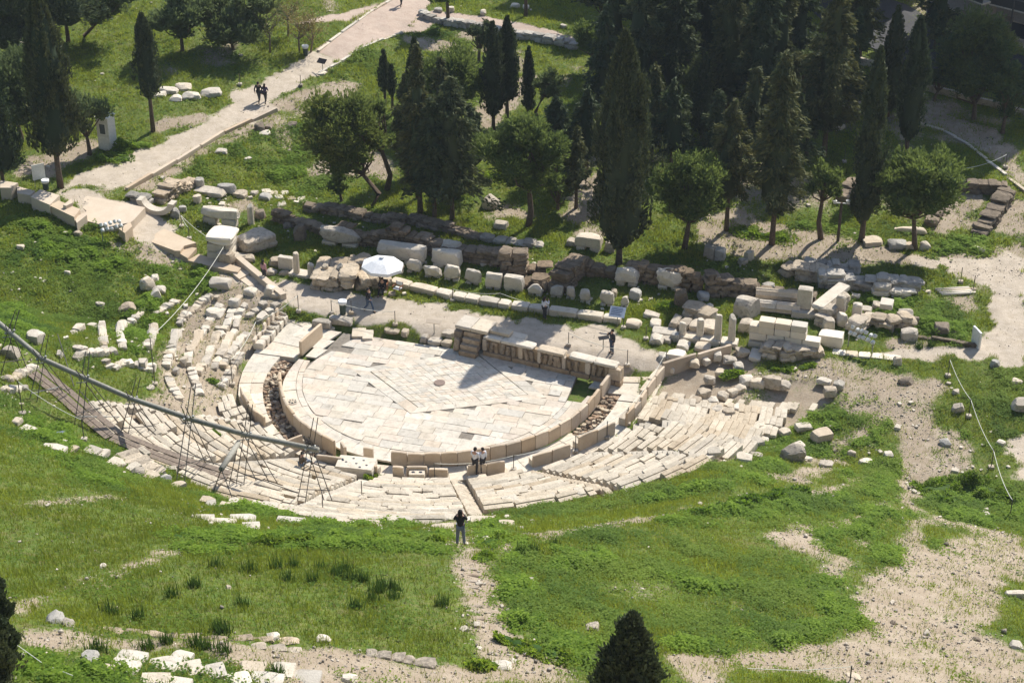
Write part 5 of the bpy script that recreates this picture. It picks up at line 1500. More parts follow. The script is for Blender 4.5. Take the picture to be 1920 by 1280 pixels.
# entrance ramps and steps at the left: stone prisms on the soil
def ramp_(poly, z, th, label, mat='ramp_stone', name='stone_ramp', cat='ramp', zs=None):
    w = [onz(a, b, (z if zs is None else zs[i])) for i, (a, b) in enumerate(poly)]
    c = np.mean(w, 0)
    v, f = prism([(p[0] - c[0], p[1] - c[1]) for p in w], 0, 1)
    P2 = np.array([(p[0] - c[0], p[1] - c[1]) for p in w]); zz = np.array([p[2] for p in w])
    a = np.sum(P2[:, 0] * np.roll(P2[:, 1], -1) - np.roll(P2[:, 0], -1) * P2[:, 1])
    if a < 0: zz = zz[::-1]
    n = len(w)
    v[:n, 2] = -th; v[n:, 2] = zz - c[2]
    o = mk(name, v, f, mat, None, (c[0], c[1], c[2]))
    return tag(o, label, cat)
def zav(poly): return float(np.mean([G(a, b)[2] for a, b in poly]))
RP = [
 ([(105,357),(202,374),(272,389),(251,412),(245,417),(203,425),(156,412),(162,395),(135,374)], .08, .9, 'wide pale paved ramp at the end of the entrance path'),
 ([(234,435),(245,427),(306,428),(368,455),(345,461),(338,470),(328,470)], .0, .9, 'narrow pale ramp below the floodlights'),
 ([(335,474),(345,461),(369,465),(352,484)], .15, .8, 'raised pale landing block between the two lower ramps'),
 ([(352,488),(372,476),(410,488),(452,502),(446,510),(432,508)], .1, .7, 'pale ramp passing the big monument base'),
 ([(432,509),(450,503),(470,511),(449,523)], .0, .6, 'broad top step of the stairs down to the stage floor'),
 ([(449,523),(462,515),(488,525),(467,537)], -.1, .6, 'middle broad step of the stairs down to the stage floor'),
 ([(466,537),(478,528),(506,540),(484,551)], -.2, .6, 'lowest broad step of the stairs down to the stage floor'),
]
for poly, dz, th, lab in RP: ramp_(poly, zav(poly) + dz + .15, th, lab)
for poly, up, lab in [
 ([(0,338),(34,343),(20,352),(0,352)], 1.0, 'tan parapet block at the left picture edge'),
 ([(32,349),(66,358),(56,366),(32,362)], .75, 'short tan parapet block right of the block at the edge'),
 ([(57,369),(75,355),(112,366),(93,384)], .9, 'long tan parapet block beside the wide ramp'),
 ([(93,385),(110,376),(150,392),(139,407)], .8, 'stepped tan parapet block next to the long one'),
 ([(118,384),(134,372),(136,380),(124,386)], 1.0, 'small upright tan block on the ramp edge'),
 ([(139,408),(161,397),(163,403),(144,418)], .6, 'lowest tan parapet block above the shaded grass'),
 ([(222,428),(244,416),(248,424),(234,437)], .6, 'pale end block where the wide ramp meets the narrow ramp')]:
    ramp_(poly, zav(poly) + up, up + .9, lab, 'ramp_stone', 'parapet_block', 'parapet block')
A_, B_ = G(448, 492), G(532, 562)
d_ = B_ - A_; L = np.hypot(d_[0], d_[1])
v, f = box(0, L, -.22, .22, -.6, .45); v[:, 2] += np.where(v[:, 0] > L / 2, B_[2] - A_[2], 0) * (v[:, 2] < 10)
o = mk('stair_parapet', v, f, 'ramp_stone', None, A_, False, None, math.atan2(d_[1], d_[0])); tag(o, 'straight sloping stone parapet beside the stairs to the stage floor', 'parapet')
v, f = rock(1.1, .9, .9, nseed(), 4, 6, .08); o = mk('stone_block', v, f, 'weathered_stone', None, G(425, 496) + [0, 0, .15], False, None, TH); tag(o, 'rough block standing at the head of the stairs', 'stone')
# edging along the entrance path
kl = [(236, 358), (330, 306), (420, 251), (520, 208)]
t = None
W_ = [G(*p) for p in kl]
t = thing('path_kerb', W_[0], 'long straight brown stone edging along the entrance path', 'kerb')
for a, b in zip(W_[:-1], W_[1:]):
    d_ = b - a; L = np.hypot(d_[0], d_[1]); ya_ = math.atan2(d_[1], d_[0])
    n = int(L / 2.2)
    for i in range(n):
        v, f = rock(L / n - .02, .3, .45, nseed(), 3, 14, .02); c = a + d_ * (i + .5) / n
        mk('kerb_stone', rz(v, ya_) + (c - W_[0]) + [0, 0, -.15], f, 'ramp_stone', t)
for kk, (kl, lab) in enumerate([([(598,138),(640,116),(682,88),(756,62)], 'pale stone edging on the right of the paved upper path'), ([(596,98),(640,62),(700,20),(745,-6)], 'pale stone edging on the left of the paved upper path'), ([(1690,222),(1770,246),(1815,272),(1850,300),(1925,362)], 'pale curved edging along the shaded right hand path')]):
    W_ = [G(*p) for p in kl]
    t = thing('path_kerb', W_[0], lab, 'kerb')
    for a, b in zip(W_[:-1], W_[1:]):
        d_ = b - a; L = np.hypot(d_[0], d_[1]); n = max(2, int(L / 2.5))
        for i in range(n):
            v, f = rock(L / n - .02, .28, .3, nseed(), 2, 14, .02); c = a + d_ * (i + .5) / n
            mk('kerb_stone', rz(v, math.atan2(d_[1], d_[0])) + (c - W_[0]) + [0, 0, -.18], f, 'slab_stone', t)
# rocks in the excavated pit near the path
for k, (a, b, w, h) in enumerate([(318,172,34,8),(345,166,30,9),(360,182,36,10),(395,178,40,12),(330,186,26,7),(300,180,24,7)]):
    S(a, b, w, h, 1.2, ['long','angular','broad','largest','low','left end'][k] + ' pale rock of the outcrop behind the slim cypress', 'marble', random.uniform(-.4, .4), 4, .16, 'rock', 'rock')
for k, (a, b, w, h) in enumerate([(488,243,20,14),(504,240,14,10),(548,236,18,8),(414,285,24,7),(496,250,20,5)]):
    S(a, b, w, h, .8, ['dark drum like stone by the entrance path','dark rock next to the drum like stone','low rock in the grass behind the big pine','pale flat stone on the slope below the path','pale flat stone under the drum like stone'][k], ['conglomerate','conglomerate','conglomerate','marble','marble'][k], 0, 4, .12)
# ------------------------------------------------------------------ trees
def crown_mesh(name, C, A, size, asp, r, mat, parent, tint, nq=2):
    """leaf sprays: quads at C, long axis A"""
    n = len(C)
    Vs, T = [], []
    for q in range(nq):
        b = np.cross(A, r.normal(size=(n, 3))); b /= np.linalg.norm(b, axis=1)[:, None] + 1e-9
        a = A + .35 * r.normal(size=(n, 3)); a /= np.linalg.norm(a, axis=1)[:, None]
        s = (size * r.uniform(.6, 1.3, n))[:, None]
        c = C + r.normal(size=(n, 3)) * size * .35
        Vs.append(np.stack([c - a * s, c + b * s * asp, c + a * s, c - b * s * asp], 1))
        T.append(np.repeat(np.clip(tint + .15 * r.normal(size=n), 0, 1)[:, None], 4, 1))
    v = np.concatenate(Vs); t = np.concatenate(T)
    f = np.arange(len(v) * 4).reshape(-1, 4)
    return mk(name, v.reshape(-1, 3), f, mat, parent, None, False, t.ravel())
def lump(th, z, seed, amp):
    return 1 + amp * (np.sin(2 * th + 1.3 * z + seed) + np.sin(3 * th - .9 * z + 2.1 * seed) + np.sin(5 * th + 2.3 * z + .7 * seed) + .8 * np.sin(3.1 * z + seed)) / 3
def core(parent, prof, seed, mat, amp=.2):  # opaque dark hull added inside the crown so light does not pass
    v, f = lathe(prof, 12)
    th = np.arctan2(v[:, 1], v[:, 0]); v[:, :2] *= lump(th, v[:, 2], seed, amp)[:, None]
    mk('blocking_core', v, f, mat, parent, None, True, np.zeros(len(v)))
def trunk(parent, pts, rads, mat='bark'):
    v, f = tube(pts, rads, 8); return mk('trunk', v, f, mat, parent, None, True)
SUNV = np.array([math.sin(R_(34)), math.cos(R_(34)), .9])
def cypress(px, pyb, pyt, wpx, pyc, label, seed, kind='cypress', dense=1., group=None, mat='cypress_leaf', hscale=1., name='cypress_tree', g=None):
    g = G(px, pyb) if g is None else g
    s = scale_at(g)
    h = height_to(g, pyt) * hscale if pyt is not None else hscale
    c0 = height_to(g, pyc); rad = wpx / s / 2
    r = np.random.default_rng(seed)
    t = thing(name, g, label, 'tree', group, r.uniform(0, 6))
    trunk(t, [(0, 0, -.3), (.02, 0, c0 * .6), (0, .03, c0 + (h - c0) * .5), (0, 0, h * .9)], [.09 + h * .012, .07 + h * .009, .05 + h * .004, .03])
    ch = h - c0
    if kind == 'cypress':
        pf = lambda q: np.clip((q / .10), 0, 1) ** .6 * (1 - np.clip((q - .3) / .7, 0, 1) ** 2.1) ** .85 * .97 + .03
    else:
        pf = lambda q: np.clip((q / .08), 0, 1) ** .7 * (1 - q ** 1.35) ** .75 * 1.02 + .03
    size = (.17 if s > 20 else .2) * (1. if kind == 'cypress' else 1.2)
    area = 2 * math.pi * rad * ch * .75
    n = int(min(area / (size * size) * 1.7 * dense, 9500))
    amp = .22 if kind == 'cypress' else .34
    nb_ = int(max(50, n / 42))
    bq = r.uniform(0, 1, nb_) ** .92; bt = r.uniform(0, 6.283, nb_); bl = r.uniform(.72, 1.16, nb_) * np.where(r.uniform(size=nb_) < .08, 1.18, 1)
    ib = r.integers(0, nb_, n); btint = r.normal(size=nb_) * .16
    if kind == 'cypress':
        q = np.clip(bq[ib] + r.normal(size=n) * .55 / ch, 0, 1); th = bt[ib] + r.normal(size=n) * .17 / max(rad, .3)
        rr = rad * pf(q) * lump(bt[ib], bq[ib] * ch * 1.1, seed, amp) * bl[ib] * (1 - .34 * r.uniform(size=n) ** 1.7)
        C = np.stack([rr * np.cos(th), rr * np.sin(th), c0 + q * ch], 1)
        A = np.stack([.35 * np.cos(th), .35 * np.sin(th), np.ones(n)], 1); asp = .40
    else:
        s_ = .30 + .75 * r.uniform(size=n) ** .7; th = bt[ib] + r.normal(size=n) * .20 * (1.15 - .6 * s_)
        R_b = rad * pf(bq[ib]) * lump(bt[ib], bq[ib] * ch * 1.6, seed, amp) * bl[ib]
        rr = R_b * s_
        q = bq[ib]
        zz_ = c0 + q * ch - .22 * R_b * s_ ** 2 + .16 * rad * s_ + r.normal(size=n) * .16
        C = np.stack([rr * np.cos(th), rr * np.sin(th), zz_], 1)
        A = np.stack([np.cos(th), np.sin(th), -.35 + .35 * r.normal(size=n)], 1); asp = .36
    A /= np.linalg.norm(A, axis=1)[:, None]
    tint = np.clip(.42 + btint[ib] + .28 * r.normal(size=n), 0, 1)
    crown_mesh('crown', C, A, size, asp, r, mat, t, tint)
    zz = np.linspace(0.03, .97, 12)
    core(t, [(max(rad * float(pf(np.array(z))) * (.70 if kind == 'cypress' else .42), .02), c0 + z * ch) for z in zz], seed, mat, amp)
    return t
def blob_tree(px, pyb, cx, cy0, cy1, wpx, label, seed, mat='pine_leaf', bend=0., name='pine_tree', nb=12, dense=1., group=None, cat='tree', low=False, flat_=.95):
    nb = int(nb * 1.7); wpx *= 1.08
    """crown of leaf clusters; cx, cy0, cy1 = crown middle, top and bottom in pixels"""
    g = G(px, pyb); s = scale_at(g); r = np.random.default_rng(seed)
    top, bot = height_to(g, cy0), height_to(g, cy1)
    off = (cx - px) / s; W_ = wpx / s / 2
    t = thing(name, g, label, cat, group)
    hh = top - bot; mid = (top + bot) / 2
    cen = np.array([off, 0, mid])
    # clusters
    K = []
    for i in range(nb * 3):
        d = r.normal(size=3); d /= np.linalg.norm(d); d[2] = d[2] * .8 + .15
        p = cen + d * np.array([W_ * .72, W_ * .66, hh * .40]) * r.uniform(.4, 1.12) + np.array([W_ * .12 * r.normal(), 0, -.05 * hh])
        if all(np.linalg.norm((p - k) / np.array([W_, W_, hh * .6])) > .24 for k in K): K.append(p)
        if len(K) >= nb: break
    cr = W_ * r.uniform(.17, .46, len(K))
    if not low:
        p0 = np.array([0, 0, -.2]); br = cen * .55 + np.array([bend, 0, bot * .25])
        base_r = .10 + .018 * top
        pts = [p0, np.array([bend * .7, .1, bot * .5]), np.array([off * .5 + bend * .4, 0, bot + hh * .1]), cen + [0, 0, hh * .1]]
        trunk(t, pts, [base_r, base_r * .8, base_r * .6, base_r * .2])
        mb = MB()
        for k in K:
            a, b = tube([pts[2], (pts[2] * .45 + k * .55) + r.normal(size=3) * .12 * W_, k], [base_r * .35, base_r * .22, .03], 5); mb.add(a, b)
        mb.build('branches', 'bark', t, None, True)
    Cs, As, Ts = [], [], []
    size = .16 if s > 22 else .19
    for k, c in zip(K, cr):
        n = int(min(4 * math.pi * c * c / (size * size) * .75 * dense, 2200))
        d = r.normal(size=(n, 3)); d /= np.linalg.norm(d, axis=1)[:, None]
        d[:, 2] = np.where(d[:, 2] < -.45, -d[:, 2], d[:, 2])
        th = np.arctan2(d[:, 1], d[:, 0])
        rad = c * lump(th, d[:, 2] * 2.5, k[0] * 3 + seed, .42) * (1 - .5 * r.uniform(size=n) ** 1.5) * np.where(r.uniform(size=n) < .12, r.uniform(1.05, 1.35, n), 1.)
        P = k + d * rad[:, None] * np.array([1, 1, flat_])
        Cs.append(P); a = d + np.array([0, 0, .45]); As.append(a / np.linalg.norm(a, axis=1)[:, None])
        Ts.append(np.clip(.4 + .22 * r.normal() + .25 * r.normal(size=n), 0, 1))
    crown_mesh('crown', np.concatenate(Cs), np.concatenate(As), size, .38, r, mat, t, np.concatenate(Ts))
    mb = MB()  # dark solid lumps added inside the leaf clusters to stop light passing
    for k, c in zip(K, cr):
        P, f = CUBE[3]; q = P / np.linalg.norm(P, axis=1)[:, None]
        q = q * (1 + .15 * np.sin(q @ r.normal(size=3) * 4))[:, None]
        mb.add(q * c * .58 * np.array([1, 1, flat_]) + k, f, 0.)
    mb.build('blocking_core', mat, t, None, True)
    return t
# cypresses: base x, base y, top y, crown width, crown bottom y
CY = [
 (114, 352, -16, 84, 290, 'tall dark cypress with a bare trunk at the head of the entrance path', 'cypress'),
 (6, 345, 165, 76, 318, 'dark cypress cut by the left picture edge', 'cypress'),
 (287, 246, 28, 47, 182, 'slim cypress on a long thin trunk before the pale rock outcrop', 'cypress'),
 (785, 372, 74, 46, 330, 'slender tall cypress at the left of the central group', 'cypress'),
 (722, 200, 96, 20, 170, 'small narrow cypress behind the left pines', 'cypress'),
 (736, 205, 124, 17, 180, 'smallest cypress beside the small narrow cypress', 'cypress'),
 (788, 400, 98, 78, 350, 'dense dark cypress right of the slender tall cypress', 'spread'),
 (848, 412, 158, 135, 372, 'broad dark cypress with a pale trunk in the central group', 'spread'),
 (925, 245, 44, 44, 215, 'tall cypress left of the forked pair behind the round pine', 'cypress'),
 (951, 226, 34, 44, 186, 'tall cypress with a visible trunk behind the round pine', 'cypress'),
 (991, 216, 90, 23, 208, 'short slim cypress by the crooked pine', 'cypress'),
 (1160, 494, 60, 104, 462, 'giant cypress in the middle, nearest to the stage', 'cypress'),
 (1447, 458, 112, 118, 398, 'tall dark conifer with drooping boughs right of the round green pine', 'spread'),
 (1362, 432, 205, 110, 372, 'dark ragged conifer between the round green pine and the drooping one', 'spread'),
 (1315, 262, 106, 42, 248, 'narrow dark cypress among the shaded conifers', 'cypress'),
 (1545, 292, -30, 118, 238, 'large conifer with open boughs before the street', 'spread'),
 (1615, 452, 92, 58, 418, 'slender cypress beside the right pine', 'cypress'),
 (1664, 218, 14, 48, 206, 'cypress standing in the street shade, left of the pair', 'cypress'),
 (1697, 302, 34, 52, 262, 'cypress on a bare trunk in the street shade', 'cypress'),
 (1195, 205, -120, 90, 180, 'tall dark conifer rising out of the top edge, left of the thicket', 'spread'),
 (1262, 190, -140, 96, 170, 'dark conifer at the top edge behind the narrow dark cypress', 'spread'),
 (1362, 215, -110, 110, 185, 'broad dark conifer at the top edge in the middle of the thicket', 'spread'),
 (1420, 235, -60, 100, 205, 'dark conifer with a ragged flank in the thicket', 'spread'),
 (1488, 160, -110, 84, 140, 'dark conifer at the right of the thicket below the top edge', 'spread'),
 (1130, 250, 20, 90, 220, 'shaded conifer behind the giant cypress', 'spread'),
 (1100, 330, 175, 84, 290, 'low dark conifer left of the giant cypress', 'spread'),
 (1222, 300, 130, 70, 280, 'dark conifer in the shadow right of the giant cypress', 'spread'),
 (1405, 330, 130, 70, 300, 'dark conifer half hidden behind the drooping one', 'spread'),
 (815, 412, 190, 96, 372, 'dark conifer pressed between the two widest of the central group', 'spread'),
 (884, 352, 205, 84, 312, 'dark conifer behind the right flank of the central group', 'spread'),
 (764, 330, 150, 62, 290, 'dark conifer behind the slender tall cypress', 'spread'),
 (830, 300, 120, 70, 262, 'dark conifer crown under the broad green pine', 'spread'),
 (1042, 325, 190, 82, 285, 'shaded conifer above the round dense pine', 'spread'),
 (1178, 345, 165, 84, 305, 'shaded conifer directly behind the giant cypress', 'spread'),
 (1258, 325, 160, 92, 285, 'shaded conifer above the round bright green pine', 'spread'),
 (1340, 330, 180, 84, 290, 'shaded conifer left of the drooping conifer, far row', 'spread'),
 (1478, 345, 165, 84, 305, 'shaded conifer right of the drooping conifer', 'spread'),
 (1512, 292, 118, 84, 250, 'shaded conifer left of the large conifer before the street', 'spread'),
 (1588, 230, 20, 70, 190, 'dark conifer right of the large conifer before the street', 'spread'),
 (1395, 165, -100, 112, 135, 'broad conifer in the far row at the top edge', 'spread'),
 (1150, 165, -70, 92, 135, 'far conifer at the top edge above the shaded conifer', 'spread'),
 (1318, 130, -130, 104, 100, 'far conifer at the top edge above the olive green crown', 'spread'),
 (1452, 205, -70, 96, 175, 'conifer in the thicket between the ragged and the far right one', 'spread'),
 (1232, 130, -130, 90, 100, 'farthest conifer at the top edge beside the pine by the raised path', 'spread'),
 (1612, 112, -70, 92, 84, 'dark conifer standing before the shaded street at the top edge', 'spread'),
 (1752, 96, -60, 84, 70, 'dark conifer at the top edge left of the plastered house', 'spread'),
 (1080, 390, 250, 56, 350, 'small dark conifer between the round pine and the giant cypress', 'spread'),
]
for k, (a, b, c, w, d_, lab, kd) in enumerate(CY):
    cypress(a, b, c, w, d_, lab, 500 + k, kd, 1., None, 'cypress_leaf' if kd == 'cypress' else 'conifer_leaf', name='cypress_tree' if kd == 'cypress' else 'conifer_tree')
# a cypress top close to the viewer, and two at the left edge
def near_cyp(px, pyt, dist, w, h, lab, seed):
    d = ray(px, pyt); t_ = dist / d[1]
    P = d * t_; top = P[2] + CAMH
    zg = float(zt(P[0], P[1])); 
    g = np.array([P[0], P[1], zg])
    r = np.random.default_rng(seed); h = top - zg
    t = thing('cypress_tree', g, lab, 'tree')
    trunk(t, [(0, 0, -.3), (0, 0, h * .4), (.05, 0, h * .9)], [.28, .18, .05])
    n = 16000; q = r.uniform(.25, 1, n); th = r.uniform(0, 6.28, n)
    pf = np.minimum(1, ((1 - q) * 2.6)) ** .62
    rr = w * pf * lump(th, q * h * 2.2, seed, .6) * (1 - .45 * r.uniform(size=n) ** 1.6) * np.where(r.uniform(size=n) < .12, r.uniform(1.05, 1.3, n), 1.)
    C = np.stack([rr * np.cos(th), rr * np.sin(th), q * h], 1)
    A = np.stack([.5 * np.cos(th), .5 * np.sin(th), np.ones(n)], 1); A /= np.linalg.norm(A, axis=1)[:, None]
    crown_mesh('crown', C, A, .085, .45, r, 'cypress_leaf', t, np.clip(.6 + .3 * r.normal(size=n), 0, 1), 3)
    core(t, [(max(w * min(1, (1 - z) * 2.6) ** .62 * .72, .02), z * h) for z in np.linspace(.2, .985, 10)], seed, 'cypress_leaf', .3)
near_cyp(1186, 1150, 41, .86, 8, 'cypress top rising from the bottom edge, nearest to the viewer', 600)
near_cyp(-30, 1062, 44, .42, 8, 'cypress twig showing at the left picture edge above the lower path', 601)
near_cyp(-62, 1165, 40, .9, 8, 'cypress at the lower left picture corner', 602)
# pines and broad crowns: trunk x, foot y, crown x, crown top, crown bottom, width
BT = [
 (697, 386, 652, 185, 342, 158, 'leaning pine with twin bare trunks at the left of the central group', 'pine_leaf', .8, 13),
 (724, 358, 706, 165, 300, 70, 'second leaning pine tucked behind the twin trunked one', 'pine_leaf', .5, 8),
 (640, 380, 638, 318, 372, 46, 'small bushy tree under the leaning pine', 'pine_leaf', 0, 6),
 (990, 424, 988, 208, 372, 142, 'round dense pine with a dark trunk left of the giant cypress', 'pine_leaf', .3, 15),
 (1046, 395, 1046, 318, 390, 52, 'low pine lobe growing against the round dense pine', 'pine_leaf', 0, 6),
 (1282, 468, 1292, 282, 432, 134, 'round bright green pine right of the giant cypress', 'pine_leaf', .2, 15),
 (1540, 448, 1538, 288, 388, 70, 'small bright pine on a thin bent trunk', 'pine_leaf', -.4, 8),
 (1716, 468, 1702, 290, 424, 152, 'wide dark green pine near the square foundation pit', 'pine_leaf', -.2, 15),
 (1012, 230, 1030, 118, 192, 62, 'pine with a crooked trunk on the sunlit lawn', 'olive_leaf', -.5, 8),
 (850, 235, 852, 92, 205, 124, 'broad green pine behind the central cypresses', 'pine_leaf', 0, 13),
 (775, 215, 778, 132, 200, 56, 'green pine crown between the slim cypresses', 'pine_leaf', 0, 6),
 (898, 118, 900, 36, 100, 66, 'dark pine crown left of the tall cypress pair', 'conifer_leaf', 0, 8),
 (1108, 135, 1110, 38, 112, 92, 'sunlit pine at the edge of the raised path', 'pine_leaf', 0, 9),
 (1310, 215, 1308, 105, 190, 92, 'olive green crown behind the narrow dark cypress', 'olive_leaf', 0, 9),
 (1505, 190, 1500, 85, 150, 62, 'small green crown between the big conifers', 'olive_leaf', 0, 6),
 (840, 44, 838, -70, 6, 90, 'pine on a bare trunk at the top edge above the raised path', 'pine_leaf', 0, 8),
 (986, 32, 984, -80, -8, 60, 'tree with a bare trunk at the top edge right of the raised path', 'pine_leaf', 0, 6),
 (1290, 120, 1280, -30, 80, 100, 'dark broad tree at the top edge inside the thicket', 'conifer_leaf', 0, 9),
 (1130, 60, 1130, -60, 40, 110, 'dark tree at the top edge above the sunlit pine', 'conifer_leaf', 0, 9),
 (40, 262, 36, 92, 250, 170, 'broad olive coloured pine at the left edge behind the cypress', 'olive_leaf', 0, 14),
 (168, 290, 166, 160, 268, 100, 'olive coloured tree beside the white guard booth', 'olive_leaf', 0, 9),
 (60, 112, 40, -70, 84, 250, 'large dark pine at the top left corner', 'conifer_leaf', 0, 14),
 (128, 80, 128, -70, 58, 150, 'dark pine right of the corner pine at top left', 'conifer_leaf', 0, 10),
 (158, 74, 196, -50, 62, 130, 'grey green pine at the top edge left of the olive tree', 'olive_leaf', 0, 9),
 (342, 96, 342, -26, 80, 112, 'olive tree with a forked trunk on the upper lawn', 'olive_leaf', 0, 10),
 (437, 94, 434, -22, 96, 140, 'rounded willow like tree hanging to the ground on the upper lawn', 'olive_leaf', 0, 13),
 (1826, 225, 1822, 18, 215, 150, 'leafy citrus tree in the street shade at the top right', 'citrus_leaf', 0, 16),
 (1880, 250, 1880, 105, 235, 90, 'second citrus tree right of the leafy one', 'citrus_leaf', 0, 10),
 (1752, 190, 1760, 100, 180, 64, 'dark shrub like tree left of the leafy citrus tree', 'citrus_leaf', 0, 7),
]
for k, (a, b, cx, c0, c1, w, lab, mt, bd, nb) in enumerate(BT):
    blob_tree(a, b, cx, c0, c1, w, lab, 700 + k, mt, bd, {'pine_leaf': 'pine_tree', 'conifer_leaf': 'pine_tree', 'olive_leaf': 'olive_tree', 'citrus_leaf': 'citrus_tree'}[mt], nb)
# nearly leafless young trees beside the paved path
for k, (a, b, c, lab) in enumerate([(506, 101, 8, 'thin leafless tree left of the pair by the path'), (562, 99, 20, 'bare slanting tree by the litter bin on the path'), (582, 98, 28, 'bare forked tree right of the slanting one'), (540, 70, 2, 'sparse bare tree behind the row by the path')]):
    g = G(a, b); h = height_to(g, c); r = np.random.default_rng(820 + k)
    t = thing('bare_tree', g, lab, 'tree')
    trunk(t, [(0, 0, -.2), (r.normal() * .2, .1, h * .35), (r.normal() * .4, 0, h * .7)], [.10, .07, .03], 'pale_bark')
    mb = MB(); tips = []
    for i in range(16):
        z = h * r.uniform(.3, .7); a0 = r.uniform(0, 6.28); l = h * r.uniform(.2, .42)
        p1 = np.array([math.cos(a0) * l * .6, math.sin(a0) * l * .6, z + l * .5]); p2 = p1 + [math.cos(a0) * l * .3, math.sin(a0) * l * .3, l * .5]
        v_, f_ = tube([(0, 0, z), p1, p2], [.04, .025, .012], 5); mb.add(v_, f_); tips += [p1, p2, (p1 + p2) / 2]
    mb.build('branches', 'pale_bark', t)
    C = np.repeat(np.array(tips), 14, 0); C = C + r.normal(size=C.shape) * .35
    A = r.normal(size=C.shape); A /= np.linalg.norm(A, axis=1)[:, None]
    crown_mesh('leaves', C, A, .10, .5, r, 'dry_leaf', t, np.full(len(C), .3), 1)
# low shrubs
def shrub(poly_or_pts, hts, wid, lab, seed, mat='shrub_leaf', name='shrub', dens=1., size=.09):
    r = np.random.default_rng(seed)
    W_ = [G(*p) for p in poly_or_pts]; o3 = W_[0]
    P = np.array(W_); d = np.r_[0, np.cumsum(np.linalg.norm(np.diff(P[:, :2], axis=0), axis=1))] if len(P) > 1 else np.array([0.])
    t = thing(name, o3, lab, 'shrub')
    L = d[-1]
    n = int(max(L, .6) * wid * 300 * dens) + 160
    s = r.uniform(-wid * .3, L + wid * .3, n)
    sc = np.clip(s, 0, L)
    x = np.interp(sc, d, P[:, 0]) if L > 0 else np.full(n, o3[0]); y = np.interp(sc, d, P[:, 1]) if L > 0 else np.full(n, o3[1])
    a = r.uniform(0, 6.28, n); q = np.sqrt(r.uniform(size=n)) * wid / 2 * (1 + .55 * waves(x, y, seed + 1, 1.6))
    x = x + q * np.cos(a); y = y + q * np.sin(a)
    H = np.interp(sc, d, hts) if L > 0 else np.full(n, hts[0])
    top = H * np.sqrt(np.clip(1 - (q / (wid / 2)) ** 2, .12, 1)) * (.55 + .75 * waves(x, y, seed, 3.0))
    z = zt(x, y) + top * (1 - .5 * r.uniform(size=n) ** 2)
    C = np.stack([x - o3[0], y - o3[1], z - o3[2]], 1)
    A = np.stack([np.cos(a) * .8, np.sin(a) * .8, r.uniform(-.2, .6, n)], 1); A /= np.linalg.norm(A, axis=1)[:, None]
    crown_mesh('leaves', C, A, size, .6, r, mat, t, np.clip(.5 + .3 * r.normal(size=n), 0, 1))
    # twiggy inside, a low mound
    mb = MB(); m = max(2, int(L / .5) + 1)
    for k in range(m):
        sk = L * k / max(m - 1, 1); px_, py_ = (np.interp(sk, d, P[:, 0]), np.interp(sk, d, P[:, 1])) if L > 0 else (o3[0], o3[1])
        hk = np.interp(sk, d, hts) if L > 0 else hts[0]
        Pq, f = CUBE[2]; q_ = Pq / np.linalg.norm(Pq, axis=1)[:, None]
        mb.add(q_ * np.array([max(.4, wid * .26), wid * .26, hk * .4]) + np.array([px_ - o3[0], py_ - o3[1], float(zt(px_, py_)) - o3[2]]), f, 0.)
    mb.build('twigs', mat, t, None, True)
SH = [
 ([(1745, 925), (1790, 918), (1850, 925)], [.6, .9, .7], 2.6, 'large glossy mallow bush on the bank at right'),
 ([(1775, 948), (1800, 955)], [.6, .6], 1.5, 'lower lobe of mallow in front of the large glossy bush'),
 ([(1385, 950), (1440, 938), (1500, 925)], [.5, .8, .6], 1.3, 'long dark leafy bush along the narrow dirt path'),
 ([(1300, 965), (1350, 958)], [.4, .5], .9, 'small bush at the left end of the long dark leafy bush'),
 ([(500, 1020), (580, 1022), (680, 1020), (760, 1020), (815, 1024)], [.35, .5, .5, .45, .45], 1.3, 'long hedge like band of weeds under the seats'),
 ([(902, 990), (922, 1000)], [.4, .35], 1.0, 'leafy bush right of the photographing woman'),
 ([(915, 1022), (938, 1014)], [.4, .3], 1.1, 'low bush on the bank right of the stepped path'),
 ([(902, 1050), (916, 1044)], [.3, .3], .8, 'weed clump beside the worn steps'),
 ([(895, 1250), (915, 1247)], [.45, .3], .8, 'bright bush where the lower paths meet'),
 ([(940, 1200), (1060, 1240)], [.3, .4], 1.2, 'band of weeds along the path edge right of the steps'),
 ([(330, 1010), (370, 1000)], [.4, .3], 1.1, 'bluish bush in the left meadow'),
 ([(220, 285), (248, 278)], [.8, .6], 1.6, 'leafy bush beside the guard booth'),
 ([(195, 302), (235, 298)], [.6, .5], 1.3, 'low bush along the entrance path below the booth'),
 ([(1505, 690), (1520, 685)], [.3, .3], .8, 'weed clump under the heap of masonry'),
 ([(1450, 690), (1480, 694)], [.35, .3], .8, 'weed clump on the dirt before the heap of masonry'),
 ([(1360, 705), (1385, 700)], [.4, .3], .8, 'dark weed clump among the collapsed seats'),
 ([(1240, 580), (1262, 575)], [.5, .4], 1.1, 'bush growing below the fragment heaped with pieces'),
 ([(1390, 435), (1470, 448)], [.4, .4], 1.4, 'weeds on the sunny slope under the drooping conifer'),
 ([(400, 715), (412, 722)], [.35, .3], .6, 'weeds growing through the ruined rows'),
 ([(400, 812), (420, 822)], [.3, .3], .7, 'weed clump between seats under the long pipe'),
 ([(690, 900), (706, 897)], [.35, .3], .7, 'weed clump at the head of the overgrown aisle'),
 ([(920, 335), (938, 332)], [.6, .5], 1.4, 'sunlit bush behind the round dense pine'),
]
for k, (p, h, w, lab) in enumerate(SH): shrub(p, h, w, lab, 860 + k, 'shrub_leaf' if 'mallow' in lab or 'bush' in lab and 'long' in lab else 'weed_leaf')
